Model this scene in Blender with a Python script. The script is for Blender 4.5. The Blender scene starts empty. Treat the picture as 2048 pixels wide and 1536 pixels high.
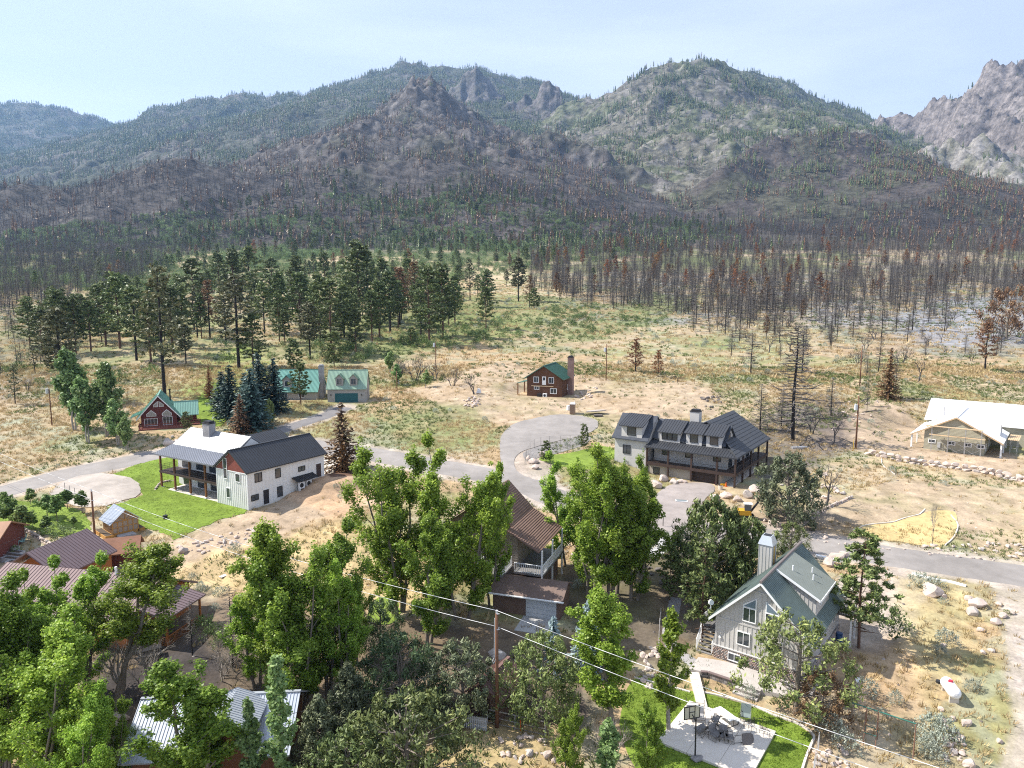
import bpy, math, random
import numpy as np
from mathutils import Vector, Matrix, Euler
random.seed(7)
RNG = np.random.default_rng(11)
SC = bpy.context.scene
COL = SC.collection
R = math.radians

# ------------------------------------------------------------------ camera, sky, sun, exposure
HC = 37.0                      # height of the drone above the valley floor
PITCH = R(7.0)
FPX = 1365.0                   # focal length in pixels of a 2048 px wide picture
cam_d = bpy.data.cameras.new('camera')
cam_d.sensor_width = 36.0
cam_d.lens = 36.0 * FPX / 2048.0
cam_d.clip_start = 0.5
cam_d.clip_end = 30000
cam = bpy.data.objects.new('camera', cam_d)
COL.objects.link(cam)
cam.location = (0, 0, HC)
cam.rotation_euler = (math.pi / 2 - PITCH, 0, 0)
SC.camera = cam

SUN = Vector((-0.66, 0.16, 0.74)).normalized()      # direction to the sun
sun_el = math.asin(SUN.z)
w = bpy.data.worlds.new('World')
SC.world = w
w.use_nodes = True
nt = w.node_tree
bg = nt.nodes['Background']
sky = nt.nodes.new('ShaderNodeTexSky')
sky.sky_type = 'NISHITA'
sky.sun_disc = False
sky.sun_elevation = sun_el
sky.sun_rotation = math.atan2(SUN.x, SUN.y)
sky.altitude = 2000
sky.air_density = 1.0
sky.dust_density = 1.6
sky.ozone_density = 1.0
# thin high cloud drawn out in long wisps
tc = nt.nodes.new('ShaderNodeTexCoord')
mp = nt.nodes.new('ShaderNodeMapping')
mp.inputs['Rotation'].default_value = (0.1, 0.25, 0.5)
mp.inputs['Scale'].default_value = (1.0, 2.2, 6.0)
nz = nt.nodes.new('ShaderNodeTexNoise')
nz.inputs['Scale'].default_value = 1.6
nz.inputs['Detail'].default_value = 6
nz.inputs['Roughness'].default_value = 0.55
rmp = nt.nodes.new('ShaderNodeMapRange')
rmp.inputs[1].default_value = 0.42
rmp.inputs[2].default_value = 0.75
rmp.inputs[3].default_value = 0.54
rmp.inputs[4].default_value = 0.76
mxs = nt.nodes.new('ShaderNodeMix')
mxs.data_type = 'RGBA'
mxs.inputs[7].default_value = (7.2, 7.9, 9.6, 1)
L = nt.links.new
L(tc.outputs['Generated'], mp.inputs[0])
L(mp.outputs[0], nz.inputs['Vector'])
L(nz.outputs[0], rmp.inputs[0])
L(rmp.outputs[0], mxs.inputs[0])
L(sky.outputs[0], mxs.inputs[6])
L(mxs.outputs[2], bg.inputs[0])
bg.inputs[1].default_value = 0.085

sl = bpy.data.lights.new('sun', 'SUN')
sl.energy = 5.0
sl.angle = R(0.53)
sl.color = (1.0, 0.95, 0.86)
so = bpy.data.objects.new('sun', sl)
COL.objects.link(so)
so.rotation_euler = SUN.to_track_quat('Z', 'Y').to_euler()
SC.view_settings.view_transform = 'Standard'
SC.view_settings.look = 'None'
SC.view_settings.exposure = 0.9
SC.view_settings.gamma = 1.0
SC.view_settings.use_curve_mapping = False
SC.cycles.max_bounces = 6
SC.cycles.diffuse_bounces = 3
SC.cycles.glossy_bounces = 2
SC.cycles.transmission_bounces = 3
SC.cycles.volume_bounces = 0
SC.cycles.transparent_max_bounces = 6
SC.cycles.use_adaptive_sampling = True
SC.cycles.adaptive_threshold = 0.008
SC.cycles.use_denoising = False
SC.cycles.filter_width = 1.1

# ------------------------------------------------------------------ small maths
def _hash(ix, iy, s):
    h = (ix.astype(np.int64) * 374761393 + iy.astype(np.int64) * 668265263 + s * 1274126177) & 0xFFFFFFFF
    h = ((h ^ (h >> 13)) * 1274126177) & 0xFFFFFFFF
    return ((h ^ (h >> 16)) & 0xFFFF) / 65535.0

def vnoise(x, y, s=0):
    x = np.asarray(x, float); y = np.asarray(y, float)
    ix = np.floor(x); iy = np.floor(y)
    fx = x - ix; fy = y - iy
    fx = fx * fx * (3 - 2 * fx); fy = fy * fy * (3 - 2 * fy)
    a = _hash(ix, iy, s); b = _hash(ix + 1, iy, s); c = _hash(ix, iy + 1, s); d = _hash(ix + 1, iy + 1, s)
    return (a + (b - a) * fx) * (1 - fy) + (c + (d - c) * fx) * fy

def fbm(x, y, s=0, o=4, g=0.5):
    t = 0; a = 1; n = 0
    for i in range(o):
        t = t + a * vnoise(x * 2 ** i + 17.3 * i, y * 2 ** i - 9.1 * i, s + i); n += a; a *= g
    return t / n

def ridged(x, y, s=0, o=4):
    t = 0; a = 1; n = 0
    for i in range(o):
        t = t + a * (1 - np.abs(2 * vnoise(x * 2 ** i + 7.7 * i, y * 2 ** i + 3.1 * i, s + i) - 1)); n += a; a *= 0.5
    return t / n

def sstep(a, b, x):
    t = np.clip((x - a) / (b - a), 0, 1)
    return t * t * (3 - 2 * t)

# ------------------------------------------------------------------ lie of the land
GY = [-60, 0, 50, 110, 160, 250, 400, 570, 850, 1200, 1400, 2500, 6000]
GZ = [-4, 0, 3.5, 8, 13.5, 23, 37, 57.6, 98, 165, 216, 330, 450]
def Gz(y):
    return np.interp(y, GY, GZ)
CP, SP = math.cos(PITCH), math.sin(PITCH)
def ray(px, py):
    u = (px - 1024) / FPX; v = (768 - py) / FPX
    return np.array([u, CP + v * SP, -SP + v * CP])
_ys = np.concatenate([np.arange(20, 420, .05), np.arange(420, 5000, 1.0)])
_gs = Gz(_ys)
def P(px, py):
    """map a surveyed direction to the plan position where it meets the valley floor"""
    d = ray(px, py); t = _ys / d[1]
    i = int(np.argmax(HC + d[2] * t <= _gs))
    return (d[0] * t[i], _ys[i])
def PA(pts):
    return np.array([P(*p) for p in pts])
def at(px, py, Y):
    d = ray(px, py); t = Y / d[1]
    return (d[0] * t, Y, HC + d[2] * t)

# level building pads: x, y, radius, height
PADS = [(-43.5, 104, 11.5, 6.9), (37, 111, 12, 7.6), (24.5, 60.5, 7.5, 4.1), (9, 165, 8, 13.8), (-38.7, 161, 8, 13.3),
        (-50.5, 163, 7, 13.5), (-71.5, 140, 9, 10.9), (95, 130, 17, 9.3), (-2, 79, 8.5, 5.6), (2, 69, 6, 5.0),
        (-53.5, 88, 5, 6.25), (-31.2, 101.3, 2.2, 7.8), (-28.6, 106.5, 3.0, 8.8), (-43, 66, 10, 4.5), (-23, 46, 7, 3.1), (-1, 53, 3, 3.6), (15.5, 50, 6, 3.5)]
ROADS = {}
def road_pts(name, pts, wd):
    ROADS[name] = (PA(pts), wd)
road_pts('main', [(-160, 1028), (0, 985), (120, 952), (250, 924), (380, 898), (480, 884), (570, 886), (650, 894), (740, 908), (850, 928), (960, 948), (1050, 970), (1120, 1000), (1200, 1030), (1290, 1052), (1400, 1062), (1500, 1072), (1600, 1084), (1750, 1108), (1900, 1130), (2048, 1152), (2300, 1190)], 7.2)
road_pts('spur', [(1105, 1000), (1070, 965), (1050, 925), (1050, 890), (1070, 860)], 6.6)
road_pts('drive', [(500, 884), (540, 868), (600, 848), (650, 832), (690, 815)], 4.6)

def seg_dist(X, Y, pts):
    best = np.full(X.shape, 1e9)
    for (ax, ay), (bx, by) in zip(pts[:-1], pts[1:]):
        dx, dy = bx - ax, by - ay
        t = np.clip(((X - ax) * dx + (Y - ay) * dy) / (dx * dx + dy * dy + 1e-9), 0, 1)
        best = np.minimum(best, np.hypot(X - ax - t * dx, Y - ay - t * dy))
    return best

def inside(X, Y, poly):
    poly = np.asarray(poly); c = np.zeros(X.shape, bool)
    lo = poly.min(0); hi = poly.max(0)
    m = (X >= lo[0]) & (X <= hi[0]) & (Y >= lo[1]) & (Y <= hi[1])
    if not m.any(): return c
    x = X[m]; y = Y[m]; q = np.zeros(x.shape, bool)
    for (ax, ay), (bx, by) in zip(poly, np.roll(poly, -1, 0)):
        k = (ay > y) != (by > y)
        q ^= k & (x < (bx - ax) * (y - ay) / (by - ay + 1e-12) + ax)
    c[m] = q
    return c

# mown lawns and paving, outlines in survey directions
LAWN_WHITE = [(224, 951), (262, 932), (332, 914), (420, 930), (500, 985), (494, 1028), (455, 1038), (352, 1078), (300, 1058), (212, 1036), (214, 1012), (255, 1000), (286, 985), (276, 972), (245, 962)]
LAWN_ORCHARD = [(-60, 1015), (20, 1000), (110, 1010), (160, 1020), (182, 1045), (172, 1062), (110, 1074), (60, 1060), (0, 1050), (-60, 1060)]
LAWN_PATIO = [(1270, 1352), (1330, 1362), (1395, 1378), (1440, 1388), (1495, 1406), (1545, 1430), (1590, 1450), (1622, 1474), (1619, 1492), (1606, 1530), (1590, 1590), (1480, 1640), (1300, 1580), (1240, 1450)]
LAWN_RED = [(392, 800), (450, 762), (452, 838), (400, 844)]
LAWN_DARK = [(1150, 905), (1200, 890), (1240, 905), (1180, 940), (1090, 925), (1085, 912)]
LAWN_CENTRE = [(735, 1225), (765, 1195), (800, 1210), (790, 1245), (750, 1255)]
CULDESAC = [(1000, 885), (1008, 865), (1030, 847), (1070, 836), (1118, 830), (1160, 833), (1187, 839), (1197, 848), (1188, 862), (1160, 873), (1110, 884), (1066, 896), (1040, 906), (1028, 922), (1034, 942), (1060, 958), (1090, 965), (1075, 990), (1040, 975), (1005, 935)]
FORECOURT = [(1318, 985), (1345, 968), (1392, 963), (1424, 968), (1428, 985), (1408, 1005), (1402, 1030), (1420, 1058), (1450, 1072), (1330, 1062), (1290, 1040), (1300, 1010)]
APRON = [(120, 968), (170, 950), (228, 949), (268, 962), (282, 978), (268, 992), (230, 1004), (188, 1014), (130, 1006), (100, 990)]
FLATS = [PA(q) for q in (APRON, LAWN_WHITE, LAWN_ORCHARD, LAWN_PATIO, LAWN_RED, LAWN_DARK, LAWN_CENTRE, CULDESAC, FORECOURT)]

# crest lines of the mountains: picture direction and distance along the view, slope of their flanks
RIDGES = []
def ridge(name, pts, slope, foot=0.45, knee=250):
    D = None; out = []
    for p in pts:
        if len(p) == 3: D = p[2]
        out.append(at(p[0], p[1], D))
    RIDGES.append((name, np.array(out), slope, foot, knee))
ridge('far_left', [(-600, 260, 4700), (-250, 235), (0, 208), (60, 211), (130, 220), (200, 240), (240, 262)], .6)
ridge('back', [(238, 252, 3900), (262, 242), (300, 225), (360, 210), (430, 197), (490, 187), (540, 192), (600, 189), (650, 182), (700, 165), (760, 143), (800, 133), (825, 126), (850, 130), (900, 130), (970, 138), (1030, 148), (1080, 165), (1140, 193), (1180, 205), (1260, 232)], .62)
ridge('back', [(490, 187, 3900), (430, 228, 3450), (350, 262, 3000), (250, 298, 2650), (150, 330, 2300), (0, 372, 1900)], .6)
ridge('back', [(640, 185, 3900), (570, 235, 3200), (500, 285, 2700), (430, 318, 2350)], .6)
ridge('fin', [(862, 215, 3200), (885, 196), (905, 186), (918, 168), (934, 157), (948, 150), (958, 153), (968, 163), (985, 170), (1000, 190), (1018, 205), (1030, 228), (1060, 262)], 1.05, .6, 150)
ridge('fin', [(934, 157, 3200), (926, 200, 3080), (905, 245, 2960)], .9, .6, 100)
ridge('fin', [(985, 170, 3200), (990, 215, 3080), (985, 260, 2950)], .9, .6, 100)
ridge('fin', [(1020, 214, 2950), (1040, 210), (1056, 203), (1068, 206), (1080, 188), (1088, 182), (1091, 167), (1097, 162), (1103, 168), (1106, 183), (1116, 196), (1124, 210), (1140, 238), (1160, 270)], 1.5, .7, 120)
ridge('fin', [(1088, 182, 2950), (1078, 225, 2870), (1060, 268, 2780)], 1.2, .6, 90)
ridge('fin', [(1056, 203, 2950), (1045, 240, 2880), (1030, 270, 2800)], 1.1, .6, 90)
ridge('peak', [(395, 368, 1780), (500, 346, 1820), (580, 322, 1870), (640, 300, 1920), (700, 262, 1960), (770, 212, 2000), (800, 178, 2000), (822, 158, 2000), (840, 154, 2000), (865, 160, 2000), (890, 178, 2000), (920, 195, 2000), (960, 222, 1980), (1000, 248, 1950), (1050, 262, 1900), (1100, 275, 1850), (1150, 298, 1800), (1200, 318, 1750), (1260, 335, 1700), (1330, 362, 1640), (1400, 396, 1550)], .95, .42, 170)
ridge('peak', [(840, 156, 2000), (862, 250, 1830), (900, 330, 1650), (960, 392, 1480)], .8, .42, 150)
ridge('peak', [(1050, 262, 1900), (1090, 330, 1720), (1160, 385, 1520)], .8, .42, 150)
ridge('peak', [(770, 212, 2000), (740, 290, 1800), (690, 350, 1600)], .7, .42, 150)
ridge('green', [(1128, 208, 2650), (1190, 192), (1230, 182), (1260, 165), (1290, 148), (1340, 130), (1370, 125), (1410, 126), (1440, 132), (1480, 152), (1510, 175), (1540, 195), (1600, 235), (1660, 272, 2500), (1700, 292, 2400), (1740, 316, 2300)], .75, .5, 300)
ridge('green', [(1340, 130, 2650), (1290, 215, 2300), (1270, 300, 2000), (1300, 380, 1700)], .7, .5, 250)
ridge('green', [(1440, 132, 2650), (1450, 230, 2250), (1480, 310, 1900), (1500, 350, 1700)], .7, .5, 250)
ridge('behind', [(1420, 148, 3300), (1480, 142), (1520, 150), (1560, 163), (1600, 180), (1640, 200), (1680, 206), (1700, 212), (1720, 230), (1745, 252), (1800, 285)], .7, .5, 300)
ridge('low', [(1440, 345, 1500), (1540, 288, 1720), (1600, 270, 1760), (1660, 264, 1760), (1720, 276, 1740), (1770, 292, 1700), (1850, 320, 1640), (1950, 352, 1550), (2060, 375, 1480), (2300, 400, 1400)], .6, .4, 200)
ridge('cliff', [(1720, 262, 2850), (1760, 238, 2800), (1800, 228, 2750), (1870, 205, 2650), (1930, 190, 2560), (1948, 178, 2500), (1965, 160, 2480), (1985, 150, 2450), (2010, 138, 2420), (2048, 126, 2400), (2110, 104, 2400), (2250, 96, 2400), (2500, 130, 2400)], 1.5, .5, 330)
ridge('cliff', [(2048, 126, 2400), (2070, 240, 2150), (2090, 330, 1900)], 1.1, .5, 250)
ridge('pale', [(1840, 318, 1950), (1880, 296, 1950), (1920, 284, 1950), (1960, 294, 1930), (2010, 318, 1900), (2060, 330, 1880)], .8, .5, 100)
ridge('burnt_hill', [(130, 390, 1250), (210, 366), (260, 341), (330, 320), (400, 318), (450, 333), (520, 345), (600, 356, 1350), (700, 372, 1400)], .55, .35, 250)
ridge('burnt_hill', [(-200, 380, 1150), (-60, 386), (0, 380), (60, 374), (110, 380), (170, 404)], .5, .35, 200)
RID = {n: i for i, n in enumerate(dict.fromkeys(r[0] for r in RIDGES))}

def land(X, Y, want_id=False):
    """height of the land at plan positions"""
    X = np.atleast_1d(np.asarray(X, float)); Y = np.atleast_1d(np.asarray(Y, float))
    z = Gz(Y)
    ident = np.full(X.shape, -1)
    # swales and hummocks, quieter where roads run
    near = Y < 900
    amp = np.where(near, 1.0, 0.0)
    nd = np.full(X.shape, 99.0)
    m = near & (Y < 230)
    if m.any():
        q = nd[m]
        for pts, wd in ROADS.values():
            q = np.minimum(q, seg_dist(X[m], Y[m], pts) - wd / 2)
        nd[m] = q
    rf = sstep(0.3, 7, nd)
    big = (fbm(X / 38, Y / 38, 3, 3) - .5) * 2.6 * sstep(70, 190, Y)
    med = (fbm(X / 9, Y / 9, 5, 3) - .5) * 0.9 * rf
    for fp in FLATS:
        m = inside(X, Y, fp)
        rf = np.where(m, rf * .12, rf)
    sml = (fbm(X / 1.7, Y / 1.7, 9, 3) - .5) * 0.30 * rf
    z = z + amp * (big * sstep(0, 25, nd) + med + sml)
    for (cx, cy, rr, pz) in PADS:
        d = np.hypot(X - cx, Y - cy)
        k = 1 - sstep(rr, rr * 1.45 + 1.5, d)
        k = k * np.where(nd < 6, sstep(-.5, 6, nd), 1)
        z = z * (1 - k) + (pz + .05 * (sml)) * k
    far = Y > 850
    if far.any():
        x = X[far]; y = Y[far]; b = z[far]
        wx = x + (fbm(x / 170, y / 170, 21, 4) - .5) * 90
        wy = y + (fbm(x / 170, y / 170, 31, 4) - .5) * 90
        best = b.copy(); idd = np.full(b.shape, -1)
        for (n, pts, s, foot, knee) in RIDGES:
            lo = pts.min(0) - 3000; hi = pts.max(0) + 3000
            mm = (x > lo[0]) & (x < hi[0]) & (y > lo[1]) & (y < hi[1])
            if not mm.any(): continue
            q = .25 if n == 'fin' else 1.0
            xx = x[mm] + (wx - x)[mm] * q; yy = y[mm] + (wy - y)[mm] * q; h = np.full(xx.shape, -1e9)
            for a, c in zip(pts[:-1], pts[1:]):
                dx, dy = c[0] - a[0], c[1] - a[1]
                t = np.clip(((xx - a[0]) * dx + (yy - a[1]) * dy) / (dx * dx + dy * dy + 1e-9), 0, 1)
                d = np.hypot(xx - a[0] - t * dx, yy - a[1] - t * dy)
                h = np.maximum(h, a[2] + (c[2] - a[2]) * t - np.where(d < knee, s * d, s * knee + foot * (d - knee)))
            o = best[mm]; k = idd[mm]
            k = np.where(h > o, RID[n], k); best[mm] = np.maximum(o, h); idd[mm] = k
        up = best - b
        rug = np.ones(best.shape)
        for n, f in (('peak', 1.3), ('fin', 1.9), ('cliff', 2.3), ('pale', 1.6), ('burnt_hill', .5), ('back', .9), ('far_left', .9)):
            rug[idd == RID[n]] = f
        g = (ridged(x / 230, y / 230, 41, 4) - .62) * 95 + (ridged(x / 66, y / 66, 47, 4) - .62) * 52
        fl = (ridged(x / 48 + .4 * fbm(x / 90, y / 90, 44, 2), y / 330, 43, 4) - .6) * 150 * (np.isin(idd, [RID['cliff'], RID['pale']]) + .75 * (idd == RID['fin']) + .45 * (idd == RID['peak']) * sstep(430, 620, best))
        fine = (ridged(x / 21, y / 21, 53, 3) - .6) * 19
        k = sstep(0, 160, up)
        # near the sharp crests the big gullies fade so that the skyline holds
        best = best + fl * sstep(0, 260, up) * .62 + g * k * (.5 + .4 * rug) * .62 + fine * k * rug * .8
        best = best + (fbm(x / 120, y / 120, 57, 4) - .5) * 26 * sstep(850, 1100, y) * (1 - k)
        z[far] = best; ident[far] = idd
    return (z, ident) if want_id else z

def H(x, y):
    return float(land([x], [y])[0])
def G3(px, py, dz=0.0):
    """the point of the real ground seen in a picture direction"""
    x, y = P(px, py)
    d = ray(px, py)
    for i in range(5):
        z = H(x, y)
        t = (z - HC) / d[2] if abs(d[2]) > 1e-4 else y / d[1]
        if y > 330 or t < 0 or abs(d[1] * t - y) > 60: break
        x, y = d[0] * t, d[1] * t
    return Vector((x, y, H(x, y) + dz))
# ------------------------------------------------------------------ materials
MATS = {}
def mat(name, col, rough=0.8, var=0.25, scale=3.0, metal=0.0, bump=0.0, bscale=None, spec=0.3, streak=None, attr=None, coat=0):
    """procedural surface: base colour broken up by two noises, optional relief"""
    if name in MATS: return MATS[name]
    m = bpy.data.materials.new(name); m.use_nodes = True
    t = m.node_tree; N = t.nodes.new; K = t.links.new
    b = t.nodes['Principled BSDF']
    b.inputs['Roughness'].default_value = rough
    b.inputs['Metallic'].default_value = metal
    b.inputs['Specular IOR Level'].default_value = spec
    tcn = N('ShaderNodeTexCoord')
    src = tcn.outputs['Object']
    if streak:
        mpp = N('ShaderNodeMapping'); mpp.inputs['Scale'].default_value = streak
        K(src, mpp.inputs[0]); src = mpp.outputs[0]
    n1 = N('ShaderNodeTexNoise'); n1.inputs['Scale'].default_value = scale; n1.inputs['Detail'].default_value = 6; n1.inputs['Roughness'].default_value = .65
    n2 = N('ShaderNodeTexNoise'); n2.inputs['Scale'].default_value = scale * .17; n2.inputs['Detail'].default_value = 3
    K(src, n1.inputs['Vector']); K(src, n2.inputs['Vector'])
    add = N('ShaderNodeMath'); add.operation = 'ADD'
    K(n1.outputs[0], add.inputs[0]); K(n2.outputs[0], add.inputs[1])
    mr = N('ShaderNodeMapRange'); mr.inputs[1].default_value = .6; mr.inputs[2].default_value = 1.4
    mr.inputs[3].default_value = 1 - var; mr.inputs[4].default_value = 1 + var
    K(add.outputs[0], mr.inputs[0])
    mx = N('ShaderNodeVectorMath'); mx.operation = 'SCALE'
    if attr:
        at_ = N('ShaderNodeAttribute'); at_.attribute_name = attr
        K(at_.outputs['Color'], mx.inputs[0])
    else:
        mx.inputs[0].default_value = col
    K(mr.outputs[0], mx.inputs['Scale'])
    if attr:
        n3 = N('ShaderNodeTexNoise'); n3.inputs['Scale'].default_value = .045; n3.inputs['Detail'].default_value = 9; n3.inputs['Roughness'].default_value = .78
        K(src, n3.inputs['Vector'])
        r3 = N('ShaderNodeMapRange'); r3.inputs[1].default_value = .36; r3.inputs[2].default_value = .64; r3.inputs[3].default_value = .35; r3.inputs[4].default_value = 1.75
        K(n3.outputs[0], r3.inputs[0])
        mf = N('ShaderNodeMix'); mf.inputs[2].default_value = 1.0; K(at_.outputs['Alpha'], mf.inputs[0]); K(r3.outputs[0], mf.inputs[3])
        m4 = N('ShaderNodeVectorMath'); m4.operation = 'SCALE'; K(mx.outputs[0], m4.inputs[0]); K(mf.outputs[0], m4.inputs['Scale']); mx = m4
    K(mx.outputs[0], b.inputs['Base Color'])
    if bump:
        bp = N('ShaderNodeBump'); bp.inputs['Strength'].default_value = bump; bp.inputs['Distance'].default_value = .05
        nb = N('ShaderNodeTexNoise'); nb.inputs['Scale'].default_value = bscale or scale * 2; nb.inputs['Detail'].default_value = 5
        K(src, nb.inputs['Vector']); K(nb.outputs[0], bp.inputs['Height']); K(bp.outputs[0], b.inputs['Normal'])
    MATS[name] = m
    return m

def leaf_mat(name, cols, trans=0.35, rough=0.55):
    """foliage: each leaf takes its own tint from the mesh, each plant a little of its own, light passes through"""
    m = bpy.data.materials.new(name); m.use_nodes = True
    t = m.node_tree; N = t.nodes.new; K = t.links.new
    b = t.nodes['Principled BSDF']; b.inputs['Roughness'].default_value = rough; b.inputs['Specular IOR Level'].default_value = .35
    a = N('ShaderNodeAttribute'); a.attribute_name = 'tint'
    cr = N('ShaderNodeValToRGB')
    els = cr.color_ramp.elements
    for i, c in enumerate(cols):
        e = els[i] if i < 2 else els.new(0.5)
        e.color = (*c, 1)
    for i in range(len(cols)): els[i].position = i / (len(cols) - 1)
    # new elements were inserted unsorted: set again in order
    for i, c in enumerate(cols): els[i].color = (*c, 1)
    K(a.outputs['Fac'], cr.inputs[0])
    oi = N('ShaderNodeObjectInfo')
    hs = N('ShaderNodeHueSaturation')
    m1 = N('ShaderNodeMapRange'); m1.inputs[3].default_value = .72; m1.inputs[4].default_value = 1.28
    K(oi.outputs['Random'], m1.inputs[0]); K(m1.outputs[0], hs.inputs['Value'])
    m2 = N('ShaderNodeMapRange'); m2.inputs[3].default_value = .49; m2.inputs[4].default_value = .512
    mm = N('ShaderNodeMath'); mm.operation = 'FRACT'; m3 = N('ShaderNodeMath'); m3.operation = 'MULTIPLY'; m3.inputs[1].default_value = 7.31
    K(oi.outputs['Random'], m3.inputs[0]); K(m3.outputs[0], mm.inputs[0]); K(mm.outputs[0], m2.inputs[0]); K(m2.outputs[0], hs.inputs['Hue'])
    K(cr.outputs[0], hs.inputs['Color'])
    K(hs.outputs[0], b.inputs['Base Color'])
    if trans:
        tr = N('ShaderNodeBsdfTranslucent'); K(hs.outputs[0], tr.inputs[0])
        ms = N('ShaderNodeMixShader'); ms.inputs[0].default_value = trans
        K(b.outputs[0], ms.inputs[1]); K(tr.outputs[0], ms.inputs[2])
        K(ms.outputs[0], t.nodes['Material Output'].inputs[0])
    MATS[name] = m
    return m

# ------------------------------------------------------------------ tags and mesh building
def tag(o, label=None, cat=None, group=None, kind=None):
    if label: o['label'] = label
    if cat: o['category'] = cat
    if group: o['group'] = group
    if kind: o['kind'] = kind
    return o

def empty(name, loc, rz=0.0, label=None, cat=None, group=None):
    o = bpy.data.objects.new(name, None); COL.objects.link(o)
    o.location = loc; o.rotation_euler = (0, 0, rz); o.empty_display_size = .3
    return tag(o, label, cat, group)

def raw_mesh(name, V, F, mats=(), smooth=False, tint=None, midx=None):
    """mesh from arrays; F is an (n,3) or (n,4) array"""
    me = bpy.data.meshes.new(name)
    V = np.asarray(V, np.float32); F = np.asarray(F, np.int32); k = F.shape[1]
    me.vertices.add(len(V)); me.vertices.foreach_set('co', V.ravel())
    me.loops.add(F.size); me.loops.foreach_set('vertex_index', F.ravel())
    me.polygons.add(len(F)); me.polygons.foreach_set('loop_start', np.arange(0, F.size, k, dtype=np.int32))
    if smooth: me.polygons.foreach_set('use_smooth', np.ones(len(F), bool))
    for m in mats: me.materials.append(m)
    if midx is not None: me.polygons.foreach_set('material_index', np.asarray(midx, np.int32))
    if tint is not None:
        a = me.attributes.new('tint', 'FLOAT', 'FACE'); a.data.foreach_set('value', np.asarray(tint, np.float32))
    me.update(calc_edges=True)
    return me

def link(name, me, parent=None, loc=None):
    o = bpy.data.objects.new(name, me); COL.objects.link(o)
    if parent: o.parent = parent
    if loc is not None: o.location = loc
    return o

class MB:
    """collects boxes, bars, slabs; build() links them as ONE mesh object"""
    def __init__(s): s.v = []; s.f = []; s.m = []
    def poly(s, pts, m=0):
        n = len(s.v); s.v += [tuple(p) for p in pts]; s.f.append(tuple(range(n, n + len(pts)))); s.m.append(m)
    def hexa(s, p, m=0):
        n = len(s.v); s.v += [tuple(q) for q in p]
        for f in ((3, 2, 1, 0), (4, 5, 6, 7), (0, 1, 5, 4), (1, 2, 6, 5), (2, 3, 7, 6), (3, 0, 4, 7)):
            s.f.append(tuple(n + i for i in f)); s.m.append(m)
        return s
    def box(s, x0, x1, y0, y1, z0, z1, m=0):
        return s.hexa([(x0, y0, z0), (x1, y0, z0), (x1, y1, z0), (x0, y1, z0), (x0, y0, z1), (x1, y0, z1), (x1, y1, z1), (x0, y1, z1)], m)
    def slab(s, q, th, m=0):
        """four top corners, counter-clockwise seen from above, with thickness downward"""
        return s.hexa([(a, b, c - th) for a, b, c in q] + [tuple(p) for p in q], m)
    def prism(s, pts, d, m=0):
        """closed outline swept along d"""
        n = len(s.v); k = len(pts); d = Vector(d)
        s.v += [tuple(p) for p in pts] + [tuple(Vector(p) + d) for p in pts]
        s.f.append(tuple(range(n + k - 1, n - 1, -1))); s.f.append(tuple(range(n + k, n + 2 * k))); s.m += [m, m]
        for i in range(k):
            j = (i + 1) % k; s.f.append((n + i, n + j, n + k + j, n + k + i)); s.m.append(m)
        return s
    def cyl(s, a, b, r0, r1=None, n=8, m=0, cap=True):
        r1 = r0 if r1 is None else r1
        a = Vector(a); b = Vector(b); d = (b - a)
        if d.length < 1e-6: return s
        d.normalize(); u = d.orthogonal().normalized(); w_ = d.cross(u); k = len(s.v)
        for c, r in ((a, r0), (b, r1)):
            for i in range(n):
                q = 2 * math.pi * i / n
                s.v.append(tuple(c + (u * math.cos(q) + w_ * math.sin(q)) * r))
        for i in range(n):
            j = (i + 1) % n; s.f.append((k + i, k + j, k + n + j, k + n + i)); s.m.append(m)
        if cap:
            s.f.append(tuple(range(k + n - 1, k - 1, -1))); s.f.append(tuple(range(k + n, k + 2 * n))); s.m += [m, m]
        return s
    def tube(s, pts, r, n=6, m=0):
        for a, b in zip(pts[:-1], pts[1:]): s.cyl(a, b, r, r, n, m)
        return s
    def mesh(s, name, mats, smooth=False):
        me = bpy.data.meshes.new(name); me.from_pydata(s.v, [], s.f)
        for m in (mats if isinstance(mats, (list, tuple)) else [mats]): me.materials.append(m)
        me.polygons.foreach_set('material_index', np.array(s.m, np.int32))
        if smooth: me.polygons.foreach_set('use_smooth', np.ones(len(s.f), bool))
        me.update()
        return me
    def build(s, name, mats, parent=None, smooth=False, loc=None):
        return link(name, s.mesh(name, mats, smooth), parent, loc)

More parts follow.
